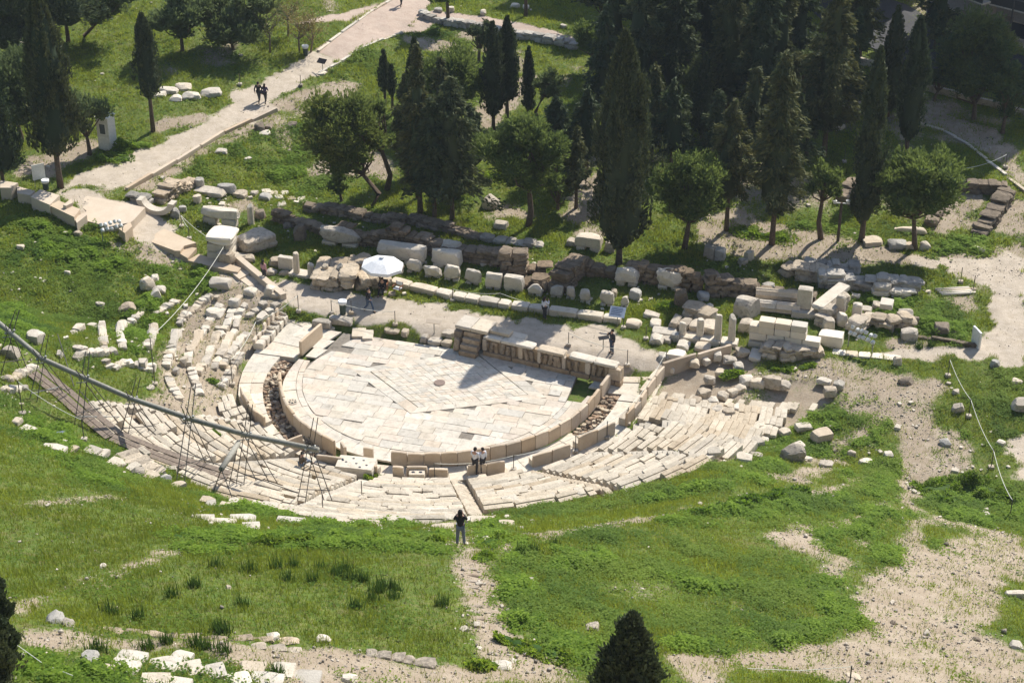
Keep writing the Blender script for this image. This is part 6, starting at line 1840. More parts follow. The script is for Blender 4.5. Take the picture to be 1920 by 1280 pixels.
# dark grass tufts in the lower meadow
TU = [(540,1090),(630,1078),(640,1084),(660,1088),(680,1090),(715,1100),(740,1105),(605,1068),(548,1062),(520,1066),(470,1072),(408,1062),(365,1100),(322,1118),(210,1150),(260,1160),(455,1135),(588,1090),(650,1070),(710,1110),(740,1120),(830,1135),(668,1138),(700,1128),(410,1180),(420,1188),(1000,1035),(1040,1025),(975,1040),(275,1215),(365,1210),(385,1215),(420,1222),(312,1205),(182,1218),(520,1262),(1745,648),(1722,652),(1420,872)]
x = np.array([G(*p)[0] for p in TU]); y = np.array([G(*p)[1] for p in TU])
r = np.random.default_rng(990)
X_ = np.repeat(x, 90) + r.normal(size=len(x) * 90) * .14; Y_ = np.repeat(y, 90) + r.normal(size=len(x) * 90) * .14
tag(blades('grass_tufts', X_, Y_, r.uniform(.25, .6, len(X_)), .025, .35, 'tuft_leaf', np.full(len(X_), .4), r, 1, .03), 'tall dark tufts of grass standing above the meadow', 'grass tufts', kind='stuff')
# ------------------------------------------------------------------ people
def skin_mesh(name, J, E, rad, mat, parent, sub=1):
    me = bpy.data.meshes.new(name)
    me.from_pydata([tuple(map(float, j)) for j in J], E, [])
    o = bpy.data.objects.new(name, me); COL.objects.link(o)
    m = o.modifiers.new('skin', 'SKIN')
    if not me.skin_vertices: 
        bpy.context.view_layer.objects.active = o
    for i, q in enumerate(rad):
        me.skin_vertices[0].data[i].radius = (q, q) if np.isscalar(q) else q
        me.skin_vertices[0].data[i].use_root = i == 0
    s = o.modifiers.new('sub', 'SUBSURF'); s.levels = sub; s.render_levels = sub
    dg = bpy.context.evaluated_depsgraph_get(); dg.update()
    m2 = bpy.data.meshes.new_from_object(o.evaluated_get(dg))
    bpy.data.objects.remove(o); m2.name = name
    m2.materials.clear(); m2.materials.append(MATS[mat])
    m2.polygons.foreach_set('use_smooth', np.ones(len(m2.polygons), bool))
    o2 = bpy.data.objects.new(name, m2); COL.objects.link(o2)
    if parent: o2.parent = parent
    return o2
def pose(kind):
    """joint positions for a 1.75 m figure facing -y (towards +y is its back); x is its left"""
    P = dict(pelvis=(0, 0, .95), waist=(0, 0, 1.10), chest=(0, 0, 1.34), neck=(0, -.01, 1.50), head=(0, -.03, 1.62), top=(0, -.02, 1.71),
             shl=(.19, 0, 1.43), ell=(.25, .03, 1.14), wrl=(.24, -.06, .90), hal=(.235, -.09, .80),
             shr=(-.19, 0, 1.43), elr=(-.25, .03, 1.14), wrr=(-.24, -.06, .90), har=(-.235, -.09, .80),
             hil=(.10, 0, .92), knl=(.11, -.02, .50), anl=(.11, .02, .09), tol=(.13, -.16, .035),
             hir=(-.10, 0, .92), knr=(-.11, -.02, .50), anr=(-.11, .02, .09), tor=(-.13, -.16, .035))
    if kind == 'walk':
        P.update(knl=(.11, -.20, .53), anl=(.11, -.32, .10), tol=(.12, -.50, .06), knr=(-.10, .05, .50), anr=(-.10, .34, .17), tor=(-.11, .24, .04),
                 ell=(.27, .14, 1.15), wrl=(.26, .12, .93), hal=(.25, .10, .84), elr=(-.26, -.08, 1.16), wrr=(-.22, -.28, 1.08), har=(-.18, -.36, 1.08))
    if kind == 'photo':      # both hands lifted to the face
        P.update(ell=(.28, -.16, 1.18), wrl=(.13, -.27, 1.38), hal=(.07, -.30, 1.45), elr=(-.28, -.16, 1.18), wrr=(-.13, -.27, 1.38), har=(-.07, -.30, 1.45),
                 knl=(.13, -.02, .50), anl=(.16, .02, .09), tol=(.19, -.15, .035), knr=(-.13, -.02, .50), anr=(-.16, .02, .09), tor=(-.19, -.15, .035))
    if kind == 'onehand':
        P.update(elr=(-.30, -.14, 1.24), wrr=(-.14, -.26, 1.45), har=(-.09, -.25, 1.55))
    if kind == 'read':
        P.update(ell=(.26, -.05, 1.16), wrl=(.12, -.28, 1.12), hal=(.06, -.34, 1.14), elr=(-.26, -.05, 1.16), wrr=(-.12, -.28, 1.12), har=(-.06, -.34, 1.14), head=(0, -.08, 1.60), top=(0, -.09, 1.69))
    if kind in ('sit', 'chair'):
        dz = -.50 if kind == 'chair' else -.72
        for k in list(P): P[k] = (P[k][0], P[k][1], P[k][2] + dz)
        kz = .52 if kind == 'chair' else .38
        P.update(knl=(.14, -.44, kz), knr=(-.13, -.46, kz - .02), anl=(.13, -.55, .08), anr=(-.15, -.62, .08), tol=(.15, -.72, .04), tor=(-.17, -.78, .04),
                 ell=(.25, -.08, 1.14 + dz), wrl=(.14, -.30, 1.05 + dz), hal=(.10, -.38, 1.03 + dz), elr=(-.25, -.08, 1.14 + dz), wrr=(-.14, -.30, 1.05 + dz), har=(-.10, -.38, 1.03 + dz),
                 chest=(0, -.08, 1.32 + dz), neck=(0, -.11, 1.48 + dz), head=(0, -.16, 1.60 + dz), top=(0, -.17, 1.69 + dz), shl=(.19, -.08, 1.41 + dz), shr=(-.19, -.08, 1.41 + dz))
    return P
def person(px, py, ht, kind, face, top, legs, label, hair='short', group=None, female=False, skirt=False, dz=.0, bag=None, surf=None, sleeve=True):
    g = G(px, py) if surf is None else onz(px, py, surf)
    g = g + np.array([0, 0, dz])
    s = ht / 1.75
    t = thing('person', g, label, 'person', group, face)
    P = {k: np.array(v) * s * (np.array([.92, .95, 1]) if female else 1) for k, v in pose(kind).items()}
    names = ['pelvis', 'waist', 'chest', 'neck', 'head', 'top', 'shl', 'ell', 'wrl', 'hal', 'shr', 'elr', 'wrr', 'har', 'hil', 'knl', 'anl', 'tol', 'hir', 'knr', 'anr', 'tor']
    ix = {n: i for i, n in enumerate(names)}
    ed = [('pelvis', 'waist'), ('waist', 'chest'), ('chest', 'neck'), ('neck', 'head'), ('head', 'top'), ('chest', 'shl'), ('shl', 'ell'), ('ell', 'wrl'), ('wrl', 'hal'), ('chest', 'shr'), ('shr', 'elr'), ('elr', 'wrr'), ('wrr', 'har'), ('pelvis', 'hil'), ('hil', 'knl'), ('knl', 'anl'), ('anl', 'tol'), ('pelvis', 'hir'), ('hir', 'knr'), ('knr', 'anr'), ('anr', 'tor')]
    ra = dict(pelvis=.13, waist=.115, chest=.135, neck=.05, head=.085, top=.06, shl=.065, ell=.042, wrl=.03, hal=.028, shr=.065, elr=.042, wrr=.03, har=.028, hil=.085, knl=.055, anl=.04, tol=.035, hir=.085, knr=.055, anr=.04, tor=.035)
    b = skin_mesh('body', [P[n] for n in names], [(ix[a], ix[c]) for a, c in ed], [ra[n] * s for n in names], 'skin', t)
    # fingers, as five short strands on each hand joined to the palm
    for side in 'lr':
        mb = MB(); w_, h_ = P['wr' + side], P['ha' + side]
        d_ = (h_ - w_) / np.linalg.norm(h_ - w_); q_ = np.cross(d_, [0.2, 1, .1]); q_ /= np.linalg.norm(q_)
        for k in range(5):
            o_ = (k - 1.8) * .017 * s
            a = h_ + q_ * o_ - d_ * (.01 if k else .04) * s; l = (.06, .072, .078, .07, .055)[k] * s
            e1 = a + d_ * l * .55 + (q_ * -.02 * s if k == 0 else 0); e2 = e1 + d_ * l * .45 + np.array([0, -.012, -.008]) * s
            v_, f_ = tube([a, e1, e2], [.0095 * s, .0085 * s, .006 * s], 5); mb.add(v_, f_)
        mb.build('fingers', 'skin', b, None, True)
    tn = ['pelvis', 'waist', 'chest', 'shl', 'ell', 'wrl', 'shr', 'elr', 'wrr'] if sleeve else ['pelvis', 'waist', 'chest', 'shl', 'ell', 'shr', 'elr']
    te = [(a, c) for a, c in ed if a in tn and c in tn]
    rj = dict(ra, pelvis=.150, waist=.14, chest=.158, shl=.082, shr=.082, ell=.058, elr=.058, wrl=.045, wrr=.045)
    if not sleeve:
        for sd_ in 'lr': P['el' + sd_ + 'x'] = P['el' + sd_]
    skin_mesh('jacket', [P[n] - (np.array([0, 0, .03 * s]) if n == 'pelvis' else 0) for n in tn], [(tn.index(a), tn.index(c)) for a, c in te], [rj[n] * s for n in tn], top, t)
    ln = ['pelvis', 'hil', 'knl', 'anl', 'hir', 'knr', 'anr']
    le = [(a, c) for a, c in ed if a in ln and c in ln]
    rl = dict(ra, pelvis=.142, hil=.10, hir=.10, knl=.075, knr=.075, anl=.062, anr=.062)
    skin_mesh('trousers', [P[n] for n in ln], [(ln.index(a), ln.index(c)) for a, c in le], [rl[n] * s for n in ln], legs, t)
    for sd_ in 'lr':
        a, c = P['an' + sd_], P['to' + sd_]
        v_, f_ = tube([a + [0, .05 * s, -.05 * s], (a + c) / 2 + [0, 0, -.02 * s], c], [.045 * s, .05 * s, .035 * s], 7); mk('shoe', v_, f_, 'black_cloth', t, None, True)
    hd = P['head'] + [0, .025 * s, .035 * s]
    Q, f = CUBE[4]; q = Q / np.linalg.norm(Q, axis=1)[:, None]
    hv = q * np.array([.098, .108, .115]) * s
    hv[:, 1] += np.where(hv[:, 2] < 0, .03 * s, 0)
    if hair == 'long': hv[:, 2] = np.where(hv[:, 2] < -.02 * s, hv[:, 2] * 2.6, hv[:, 2]); hv[:, 1] += np.where(hv[:, 2] < -.05 * s, .045 * s, 0)
    mk('hair', hv + hd + [0, .022 * s, .012 * s], f, 'hair_dark', t, None, True)
    # face: nose, eyes, ears
    fc = P['head'] + [0, -.085 * s, .005 * s]
    v_, f_ = rock(.03 * s, .035 * s, .045 * s, 1, 2, 3, .02); mk('nose', v_ + fc + [0, -.008 * s, -.02 * s], f_, 'skin', b, None, True)
    for sg in (-1, 1):
        v_, f_ = rock(.022 * s, .012 * s, .012 * s, 1, 2, 3, 0); mk('eye', v_ + fc + [sg * .032 * s, .006 * s, .022 * s], f_, 'hair_dark', b)
        v_, f_ = rock(.018 * s, .04 * s, .055 * s, 1, 2, 3, 0); mk('ear', v_ + P['head'] + [sg * .088 * s, .0, -.02 * s], f_, 'skin', b, None, True)
    v_, f_ = rock(.045 * s, .012 * s, .012 * s, 1, 2, 3, 0); mk('mouth', v_ + fc + [0, .008 * s, -.05 * s], f_, 'red_paint', b)
    if bag:
        v_, f_ = rock(.30 * s, .16 * s, .34 * s, 5, 3, 5, .03); o = mk('shoulder_bag', v_, f_, bag, None, g + np.array([math.cos(face) * .22 * s, math.sin(face) * .22 * s, .78 * s]), True, None, face)
        tag(o, 'dark bag hanging at the hip of: ' + label[:60].rsplit(' ', 1)[0], 'bag') if False else tag(o, 'dark shoulder bag carried by the walking woman on the entrance path', 'bag')
    return t
person(692, 584, 1.78, 'walk', .9, 'black_cloth', 'denim', 'man in dark jacket and blue jeans walking across the stage floor')
person(1021, 599, 1.74, 'onehand', 2.2, 'white_cloth', 'charcoal_cloth', 'woman in white jacket and dark trousers standing by the kerb, hand raised', 'long', None, True)
person(1147, 662, 1.76, 'onehand', -1.0, 'charcoal_cloth', 'denim', 'man in dark jacket and jeans standing behind the right end of the carved stage')
person(891, 894, 1.82, 'read', 2.6, 'white_cloth', 'charcoal_cloth', 'taller of two people in white shirts standing together at the throne backs', dz=.25)
person(905, 891, 1.70, 'stand', -2.6, 'white_cloth', 'charcoal_cloth', 'shorter of two people in white shirts standing together at the throne backs', dz=.25)
person(864, 1022, 1.86, 'photo', math.pi, 'black_cloth', 'grey_denim', 'woman in black with long hair taking a photograph on the worn steps', 'long', None, True)
person(566, 884, 1.76, 'sit', 2.3, 'olive_cloth', 'grey_denim', 'man in dark brown jacket sitting on a seat row under the pipe', dz=.32)
person(486, 193, 1.84, 'walk', 2.9, 'black_cloth', 'charcoal_cloth', 'man of the couple walking up the entrance path in black')
person(498, 194, 1.72, 'walk', 2.9, 'violet_cloth', 'charcoal_cloth', 'woman of the couple walking up the entrance path', 'long', None, True, bag='black_cloth')
person(397, 485, 1.70, 'stand', -.4, 'black_cloth', 'charcoal_cloth', 'person in dark top standing beside the big monument base')
person(496, 528, 1.70, 'stand', 2.5, 'pink_cloth', 'charcoal_cloth', 'woman in pink top standing near the parapet of the stairs', 'long', None, True)
person(718, 549, 1.74, 'chair', -.2, 'black_cloth', 'black_cloth', 'guard in black sitting in a folding chair under the white parasol', dz=.0)
person(752, 12, 1.75, 'walk', 2.8, 'charcoal_cloth', 'charcoal_cloth', 'person walking at the very top of the paved path, cut by the edge')
# camera held by the photographing woman
v_, f_ = rock(.13, .08, .09, 3, 2, 8, .02)
gq = G(864, 1022); tag(mk('camera', v_, f_, 'black_cloth', None, gq + np.array([0, .34, 1.52])), 'small black camera held up by the woman on the worn steps', 'camera')

# ------------------------------------------------------------------ parasol, chairs, bins, booth, signs
g = G(719, 548)
t = thing('parasol', g, 'large white eight sided parasol over the guard on the stage floor', 'parasol')
v_, f_ = tube([(0, 0, 0), (0, 0, 2.75)], .035, 8); mk('pole', v_, f_, 'galvanised', t)
n = 8; Rp = 1.45; zc, ze, zv = 2.72, 2.12, 1.92
v_ = [(0, 0, zc)] + [(Rp * .5 * math.cos(2 * math.pi * i / n + .3), Rp * .5 * math.sin(2 * math.pi * i / n + .3), (zc + ze) / 2 + .04) for i in range(n)] + [(Rp * math.cos(2 * math.pi * i / n + .3), Rp * math.sin(2 * math.pi * i / n + .3), ze) for i in range(n)] + [(Rp * 1.01 * math.cos(2 * math.pi * i / n + .3), Rp * 1.01 * math.sin(2 * math.pi * i / n + .3), zv) for i in range(n)]
f_ = [(0, 1 + i, 1 + (i + 1) % n) for i in range(n)] + [(1 + i, 1 + n + i, 1 + n + (i + 1) % n, 1 + (i + 1) % n) for i in range(n)] + [(1 + n + i, 1 + 2 * n + i, 1 + 2 * n + (i + 1) % n, 1 + n + (i + 1) % n) for i in range(n)]
# tilted a little, as in the wind
v_ = np.array(v_); v_[:, 2] += -.05 * v_[:, 0]
o = mk('canopy', v_, f_, 'canvas_white', t)
sm = o.modifiers.new('cloth', 'SOLIDIFY'); sm.thickness = .01
for i in range(n):
    a = 2 * math.pi * i / n + .3
    v_, f_ = tube([(0, 0, zc - .04), (Rp * .98 * math.cos(a), Rp * .98 * math.sin(a), ze - .03 - .05 * Rp * math.cos(a))], .013, 5); mk('rib', v_, f_, 'galvanised', t)
v_, f_ = lathe([(.05, 0), (.16, .0), (.16, .04), (.05, .05)], 10); mk('top_cap', v_ + [0, 0, zc - .01], f_, 'canvas_white', t)
v_, f_ = rock(.5, .5, .12, 2, 3, 12, .02); mk('foot', v_, f_, 'weathered_stone', t)
def chair(px, py, rot, label, cloth):
    g = G(px, py); t = thing('folding_chair', g, label, 'chair', 'wooden folding chairs', rot)
    for sg in (-1, 1):
        v_, f_ = tube([(sg * .26, -.22, 0), (sg * .26, .22, .44)], .02, 5); mk('leg', v_, f_, 'chair_wood', t)
        v_, f_ = tube([(sg * .26, .22, 0), (sg * .26, -.22, .44)], .02, 5); mk('leg', v_, f_, 'chair_wood', t)
        v_, f_ = box(sg * .27 - .03, sg * .27 + .03, -.25, .25, .62, .66); mk('armrest', v_, f_, 'chair_wood', t)
        v_, f_ = tube([(sg * .26, .24, .44), (sg * .26, .26, .88)], .02, 5); mk('back_post', v_, f_, 'chair_wood', t)
        v_, f_ = tube([(sg * .27, -.22, .42), (sg * .27, -.22, .63)], .018, 5); mk('arm_post', v_, f_, 'chair_wood', t)
    v_, f_ = box(-.25, .25, -.22, .22, .43, .455); mk('seat', v_, f_, cloth, t)
    v_, f_ = box(-.25, .25, .235, .255, .62, .86); mk('backrest', v_, f_, cloth, t)
chair(719, 547, -.2, 'wooden folding chair with black cloth occupied by the guard', 'black_cloth')
chair(746, 551, -.5, 'empty wooden folding chair with white cloth right of the guard', 'canvas_white')
def bin_(px, py, label, h=.85):
    g = G(px, py); t = thing('litter_bin', g, label, 'litter bin', 'litter bins')
    v_, f_ = lathe([(.2, 0), (.22, h * .5), (.24, h * .8), (.22, h * .8)], 14); mk('bucket', v_, f_, 'bin_green', t, None, False)
    v_, f_ = lathe([(.25, h * .75), (.29, h * .82), (.30, h), (.24, h * 1.02), (.2, h * .97)], 14); mk('bag_rim', v_, f_, 'canvas_white', t, None, True)
bin_(643, 588, 'green litter bin with a white bag beside the rope posts on the stage floor', 1.0)
bin_(87, 358, 'litter bin with a white bag rim near the tall trunk at left', .9)
bin_(573, 104, 'litter bin under the bare trees by the paved path', .9)
tag(mk('umbrella_base', *rock(.5, .5, .25, 77, 3, 8, .05), 'weathered_stone', None, G(735, 553) + [0, 0, -.05]), 'small pale stone weight between the two folding chairs', 'weight')
# booth
g = G(203, 276); hb = height_to(g, 218)
t = thing('guard_booth', g, 'white guard booth with a window beside the entrance path', 'booth', None, -.35)
sb = scale_at(g); w_ = 25 / sb
v_, f_ = box(-w_ / 2, w_ / 2, -w_ / 2, w_ / 2, -.1, hb); mk('wall', v_, f_, 'booth_white', t)
v_, f_ = box(-w_ / 2 - .06, w_ / 2 + .06, -w_ / 2 - .06, w_ / 2 + .06, hb, hb + .1); mk('roof', v_, f_, 'white_paint', t)
w1 = mk('window', *box(-w_ * .28, w_ * .28, -w_ / 2 - .03, -w_ / 2 - .003, hb * .48, hb * .85), 'white_paint', t)
mk('pane', *box(-w_ * .23, w_ * .23, -w_ / 2 - .036, -w_ / 2 - .028, hb * .51, hb * .82), 'glass_dark', w1)
d1 = mk('door', *box(-w_ / 2 - .02, -w_ / 2 - .003, -w_ * .35, w_ * .3, .03, hb * .9), 'white_paint', t)
mk('handle', *box(-w_ / 2 - .05, -w_ / 2 - .02, w_ * .15, w_ * .2, hb * .42, hb * .5), 'galvanised', d1)
mk('lower_panel', *box(-w_ * .4, w_ * .4, -w_ / 2 - .015, -w_ / 2 - .003, .1, hb * .42), 'white_paint', t)
def sign(px, py, w, h, z0, rot, label, face='white_paint', tilt=0., legs=2, lines=0, name='information_sign'):
    g = G(px, py); t = thing(name, g, label, 'sign', None, rot)
    for sg in ((-1, 1) if legs == 2 else (0,)):
        mk('post', *tube([(sg * w * .38, .02, -.1), (sg * w * .38, .02, z0 + h * .5)], .03, 6), 'galvanised', t)
    v_, f_ = box(-w / 2, w / 2, -.02, .02, -h / 2, h / 2)
    c, s = math.cos(tilt), math.sin(tilt)
    R3 = np.array([[1, 0, 0], [0, c, -s], [0, s, c]])
    p = mk('board', v_ @ R3.T + [0, -.04, z0 + h / 2], f_, face, t)
    rr = np.random.default_rng(int(px))
    for i in range(lines):
        zz = h * .36 - i * h * .8 / max(lines, 1)
        v_, f_ = box(-w * .4, -w * .4 + w * .8 * rr.uniform(.6, 1), -.026, -.022, zz - h * .025, zz + h * .025)
        mk('text_line', v_ @ R3.T + [0, -.04, z0 + h / 2], f_, 'denim', p)
sign(76, 353, .95, 1.2, .75, .5, 'white notice board on two legs at the head of the entrance path')
sign(1157, 612, 1.05, .75, .75, TH, 'blue and white information panel on a post at the end of the kerb', 'panel_blue', -.9, 1, 5)
sign(605, 135, .8, .5, .75, -.5, 'small dark lectern sign on a stone foot beside the upper path', 'black_cloth', -1.0, 1)
S(602, 138, 18, 3, .9, 'pale stone foot under the lectern sign', 'marble', -.3, 12, .02)
sign(814, 625, 1.0, .35, .75, TH, 'thin low sign on a single post before the mossy strip', 'ramp_stone', -1.2, 1)
sign(1131, 655, .7, .3, .75, .3, 'dark tilted reading panel beside the man behind the carved stage', 'black_cloth', -1.3, 1)
g = G(1829, 648)
tag(mk('white_board', *rock(.14, 1.1, 1.3, 5, 3, 20, .01), 'white_paint', None, g + [0, 0, -.05], False, None, .25), 'thin white board standing on edge at the end of the low wall', 'board')
# floodlight racks
def floods(px, py, n, rot, label, step=.34):
    g = G(px, py); t = thing('floodlight_rack', g, label, 'floodlights', None, rot)
    L = step * n
    for sg in (-.5, .5): mk('post', *tube([(sg * L * .9, 0, -.1), (sg * L * .9, 0, 1.0)], .035, 6), 'galvanised', t)
    mk('rail', *tube([(-L / 2, 0, 1.0), (L / 2, 0, 1.0)], .035, 6), 'galvanised', t)
    for i in range(n):
        for rowi in (0, 1):
            v_, f_ = lathe([(.07, 0), (.12, .05), (.14, .24), (.12, .25)], 12)
            a = -1.1 + .5 * math.sin(i * 2.3 + rowi * 1.7); c, s = math.cos(a), math.sin(a)
            R3 = np.array([[1, 0, 0], [0, c, -s], [0, s, c]])
            l_ = mk('lamp', v_ @ R3.T + [-L / 2 + step * (i + .5), -.1 + .25 * rowi, 1.05 + .28 * rowi], f_, 'booth_white', t)
            v_, f_ = lathe([(.11, .245), (.11, .255)], 12); mk('lens', v_ @ R3.T + [-L / 2 + step * (i + .5), -.1 + .25 * rowi, 1.05 + .28 * rowi], f_, 'glass_dark', l_)
floods(213, 454, 5, .55, 'rack of white floodlights on the slope below the wide ramp')
floods(1612, 660, 6, -.75, 'rack of white floodlights beside the long pale block at right')
# lamp mast among the pines
g = G(1571, 452)
t = thing('lamp_mast', g, 'slim mast with white spotlights on a cross bar before the right pine', 'lamp mast')
hm = height_to(g, 380)
mk('mast', *tube([(0, 0, -.2), (0, 0, hm)], [.12, .09], 8), 'bark', t)
mk('cross_bar', *tube([(-.6, 0, hm), (.6, 0, hm - .1)], .05, 6), 'white_paint', t)
for sg in (-.5, .45): mk('spotlight', *[(a + np.array([sg, -.05, hm - .02]) if i == 0 else a) for i, a in enumerate(lathe([(.12, 0), (.17, .2), (.15, .22)], 10))], 'white_paint', t)

# ------------------------------------------------------------------ rope posts and ropes
POSTS = {}
def post(key, px, py, h, label, base=True):
    g = G(px, py)
    t = thing('rope_post', g, label, 'post', 'thin posts carrying the white ropes')
    mk('rod', *tube([(0, 0, -.05), (0, 0, h)], .028, 6), 'dark_steel', t)
    if base: mk('foot', *rock(.34, .34, .2, int(px), 3, 8, .05), 'weathered_stone', t)
    POSTS[key] = g + np.array([0, 0, h - .05])
PL = [('a',587,537,1.1,'in front of the left pillar stumps'),('b',622,588,1.05,'left of the litter bin on the stage floor'),('c',659,588,1.0,'right behind the litter bin on the stage floor'),('d',741,610,1.1,'on the gravel above the mossy strip'),('e',849,565,1.0,'before the left part of the kerb'),('f',938,573,1.0,'before the middle of the kerb'),('g',1169,616,.9,'beside the blue information panel'),('h',1066,648,1.0,'just behind the carved stage'),('i',1211,637,1.0,'left of the flat block by the right pillars'),('j',1176,686,1.2,'at the right corner of the carved stage'),
 ('k',1248,688,1.2,'at the corner of the sloping parapet wall'),('l',1177,796,1.25,'at the foot of the steep throne backs'),('m',1138,822,1.25,'in front of the right hand throne backs'),('n',1079,848,1.2,'in the gap between two throne rows'),('o',963,882,1.1,'right of the two people in white shirts'),('p',815,902,1.3,'above the central wedge'),('q',679,938,1.3,'on the overgrown aisle'),('r',606,962,1.3,'on the lowest seats at left'),('s',482,634,1.3,'near the broken thrones'),('t',436,722,1.9,'among the scattered blocks above the left passage'),('u',291,722,3.4,'tall and alone on the dirt tread'),
 ('v',341,426,1.0,'on the left lawn before the bench like slab'),('w',355,449,1.0,'on the left lawn by the ramp'),('x',411,492,1.0,'at the head of the stairs, left one'),('y',424,494,1.5,'at the head of the stairs, right one'),('z',1777,706,1.3,'first on the grass at right'),('aa',1816,782,1.3,'second on the grass at right'),('ab',1858,878,1.3,'third on the bank at right'),('ac',1893,972,1.3,'fourth on the bank at right'),('ad',1593,1282,.9,'at the bottom edge of the picture'),
 ('ae',43,778,2.2,'at the left edge below the pipe'),('af',158,826,1.4,'beside the wooden ramp at left'),('ag',1800,342,1.2,'on the grass by the shaded right path'),('ah',1583,305,1.2,'on the grass before the large conifer'),('ai',1801,530,1.2,'beside the white stone shafts'),('aj',1825,545,1.2,'on the edge of the right gravel'),('ak',564,162,1.0,'on the right side of the entrance path, upper'),('al',450,160,1.0,'on the left side of the entrance path'),('am',398,582,1.2,'behind the first long slab'),('an',560,585,1.3,'at the top of the left passage'),('ao',1822,452,.9,'on the grass before the foundation pit'),('ap',1885,315,1.2,'by the shaded path at the far right')]
for k, a, b, h, w in PL: post(k, a, b, h, 'thin dark rope post ' + w)
RP_ = [('s','t','from the broken thrones down to the tall post in the passage'),('y','u','from the stair head to the tall post on the dirt tread'),('v','y','from the left lawn to the head of the stairs'),('b','d','along the front of the stage floor at left'),('e','f','along the left part of the kerb'),('f','g','along the right part of the kerb'),('h','j','behind the carved stage'),('k','l','down the steep throne backs'),('l','m','between the right hand throne backs'),('m','n','along the right throne backs'),('n','o','towards the two people in white shirts'),('o','p','behind the two people in white shirts'),('z','aa','down the grass at right, upper part'),('aa','ab','down the grass at right, middle part'),('ab','ac','down the bank at right, lowest part'),('ae','af','beside the wooden ramp'),('ag','ap','across the shaded right path'),('w','v','between the two posts on the left lawn'),('s','an','along the top of the left thrones')]
for a, b, w in RP_:
    A_, B_ = POSTS[a], POSTS[b]; L = np.linalg.norm(B_ - A_)
    pts = [A_ + (B_ - A_) * q - np.array([0, 0, 4 * q * (1 - q) * min(.05 * L, .5)]) for q in np.linspace(0, 1, 12)]
    tag(mk('rope', *tube(np.array(pts) - A_, .018, 5), 'rope_white', None, A_, True), 'pale rope strung ' + w, 'rope')
A_ = G(30, 1228); B_ = G(140, 1290)
tag(mk('rope', *tube([(0, 0, .5), tuple((B_ - A_) * .5 + [0, 0, .3]), tuple((B_ - A_) + [0, 0, .5])], .012, 5), 'rope_white', None, A_), 'pale rope crossing the weeds at the lower left corner', 'rope')
A_ = POSTS['ad']; B_ = G(1400, 1268) + [0, 0, .4]
tag(mk('rope', *tube([(0, 0, 0), tuple((B_ - A_) * .5 - [0, 0, .15]), tuple(B_ - A_)], .012, 5), 'rope_white', None, A_), 'pale rope at the bottom edge beside the right path', 'rope')

# ------------------------------------------------------------------ rubbish pipe on scaffold legs, wooden ramp
ND = [((19, 623), (-6, 700), (44, 690)), ((78, 672), (61, 752), (135, 748)), ((158, 708), (146, 798), (212, 776)), ((249, 748), (230, 822), (292, 814)), ((354, 784), (337, 906), (398, 878)), ((462, 815), (448, 918), (518, 912)), ((582, 840), (564, 942), (618, 944))]
NP = []
NLAB = ['at the left picture edge', 'second from the left edge', 'over the white seat blocks', 'over the wooden ramp', 'in the middle of the long pipe', 'beside the short pipe', 'at the lower end of the long pipe']
for k, (nd, fa, fb) in enumerate(ND):
    a, b = G(*fa), G(*fb)
    d_ = ray(*nd); tt = (a[1] * .5 + b[1] * .5) / d_[1]
    Np = np.array([d_[0] * tt, d_[1] * tt, CAMH + d_[2] * tt])
    NP.append(Np)
    c = a
    t = thing('scaffold_support', c, 'crossed scaffold legs carrying the pipe, ' + NLAB[k], 'scaffold', 'scaffold legs under the long pipe')
    for off in (-.22, .22):
        o_ = np.array([off, 0, 0])
        for ft in (a, b):
            top = Np + (Np - ft) * (.55 if ft is a else .22)
            mk('tube', *tube([ft - c + o_ - [0, 0, .1], top - c + o_ * .5], .026, 6), 'dark_steel', t)
    mk('tube', *tube([a - c + (Np - a) * .25 + [-.3, 0, 0], b - c + (Np - b) * .25 + [.3, 0, 0]], .024, 6), 'dark_steel', t)
    mk('tube', *tube([Np - c + [-.45, -.1, -.28], Np - c + [.5, .1, -.28]], .028, 6), 'galvanised', t)
    for q in range(3):
        mk('clamp', *[(x_ + (Np - c) + np.array([-.25 + .25 * q, -.05, -.12 + .1 * q]) if i == 0 else x_) for i, x_ in enumerate(rock(.12, .14, .14, q, 2, 5, .05))], 'galvanised', t)
NP = [NP[0] + (NP[0] - NP[1]) * 1.2] + NP
NP.append(NP[-1] + (NP[-1] - NP[-2]) * .12)
tag(mk('long_pipe', *tube(np.array(NP) - NP[0], .145, 14), 'pipe_grey', None, NP[0], True), 'long grey pipe running down over the left seats on scaffold legs', 'pipe')
for k in range(1, len(NP) - 1):
    pass
a, b = G(426, 921), G(396, 932)
d_ = ray(447, 830); tt = (a[1] + 1.2) / d_[1]; T1 = np.array([d_[0] * tt, d_[1] * tt, CAMH + d_[2] * tt])
d_ = ray(415, 879); tt = (b[1] + .8) / d_[1]; T2 = np.array([d_[0] * tt, d_[1] * tt, CAMH + d_[2] * tt])
tag(mk('short_pipe', *tube([(0, 0, 0), tuple(T2 - T1)], .15, 14), 'pipe_grey', None, T1, True), 'short pale pipe leaning downhill beside the long pipe', 'pipe')
t = thing('scaffold_support', b, 'spread scaffold legs under the short pale pipe', 'scaffold', 'scaffold legs under the long pipe')
for ft, tp in ((G(396, 930), T2), (G(441, 945), T2), (G(426, 920), T1), (G(486, 910), T1)):
    mk('tube', *tube([ft - b - [0, 0, .1], tp - b + (tp - ft) * .06], .026, 6), 'dark_steel', t)
mk('tube', *tube([G(396, 930) - b + [0, 0, .8], G(426, 920) - b + [0, 0, .9]], .024, 6), 'dark_steel', t)
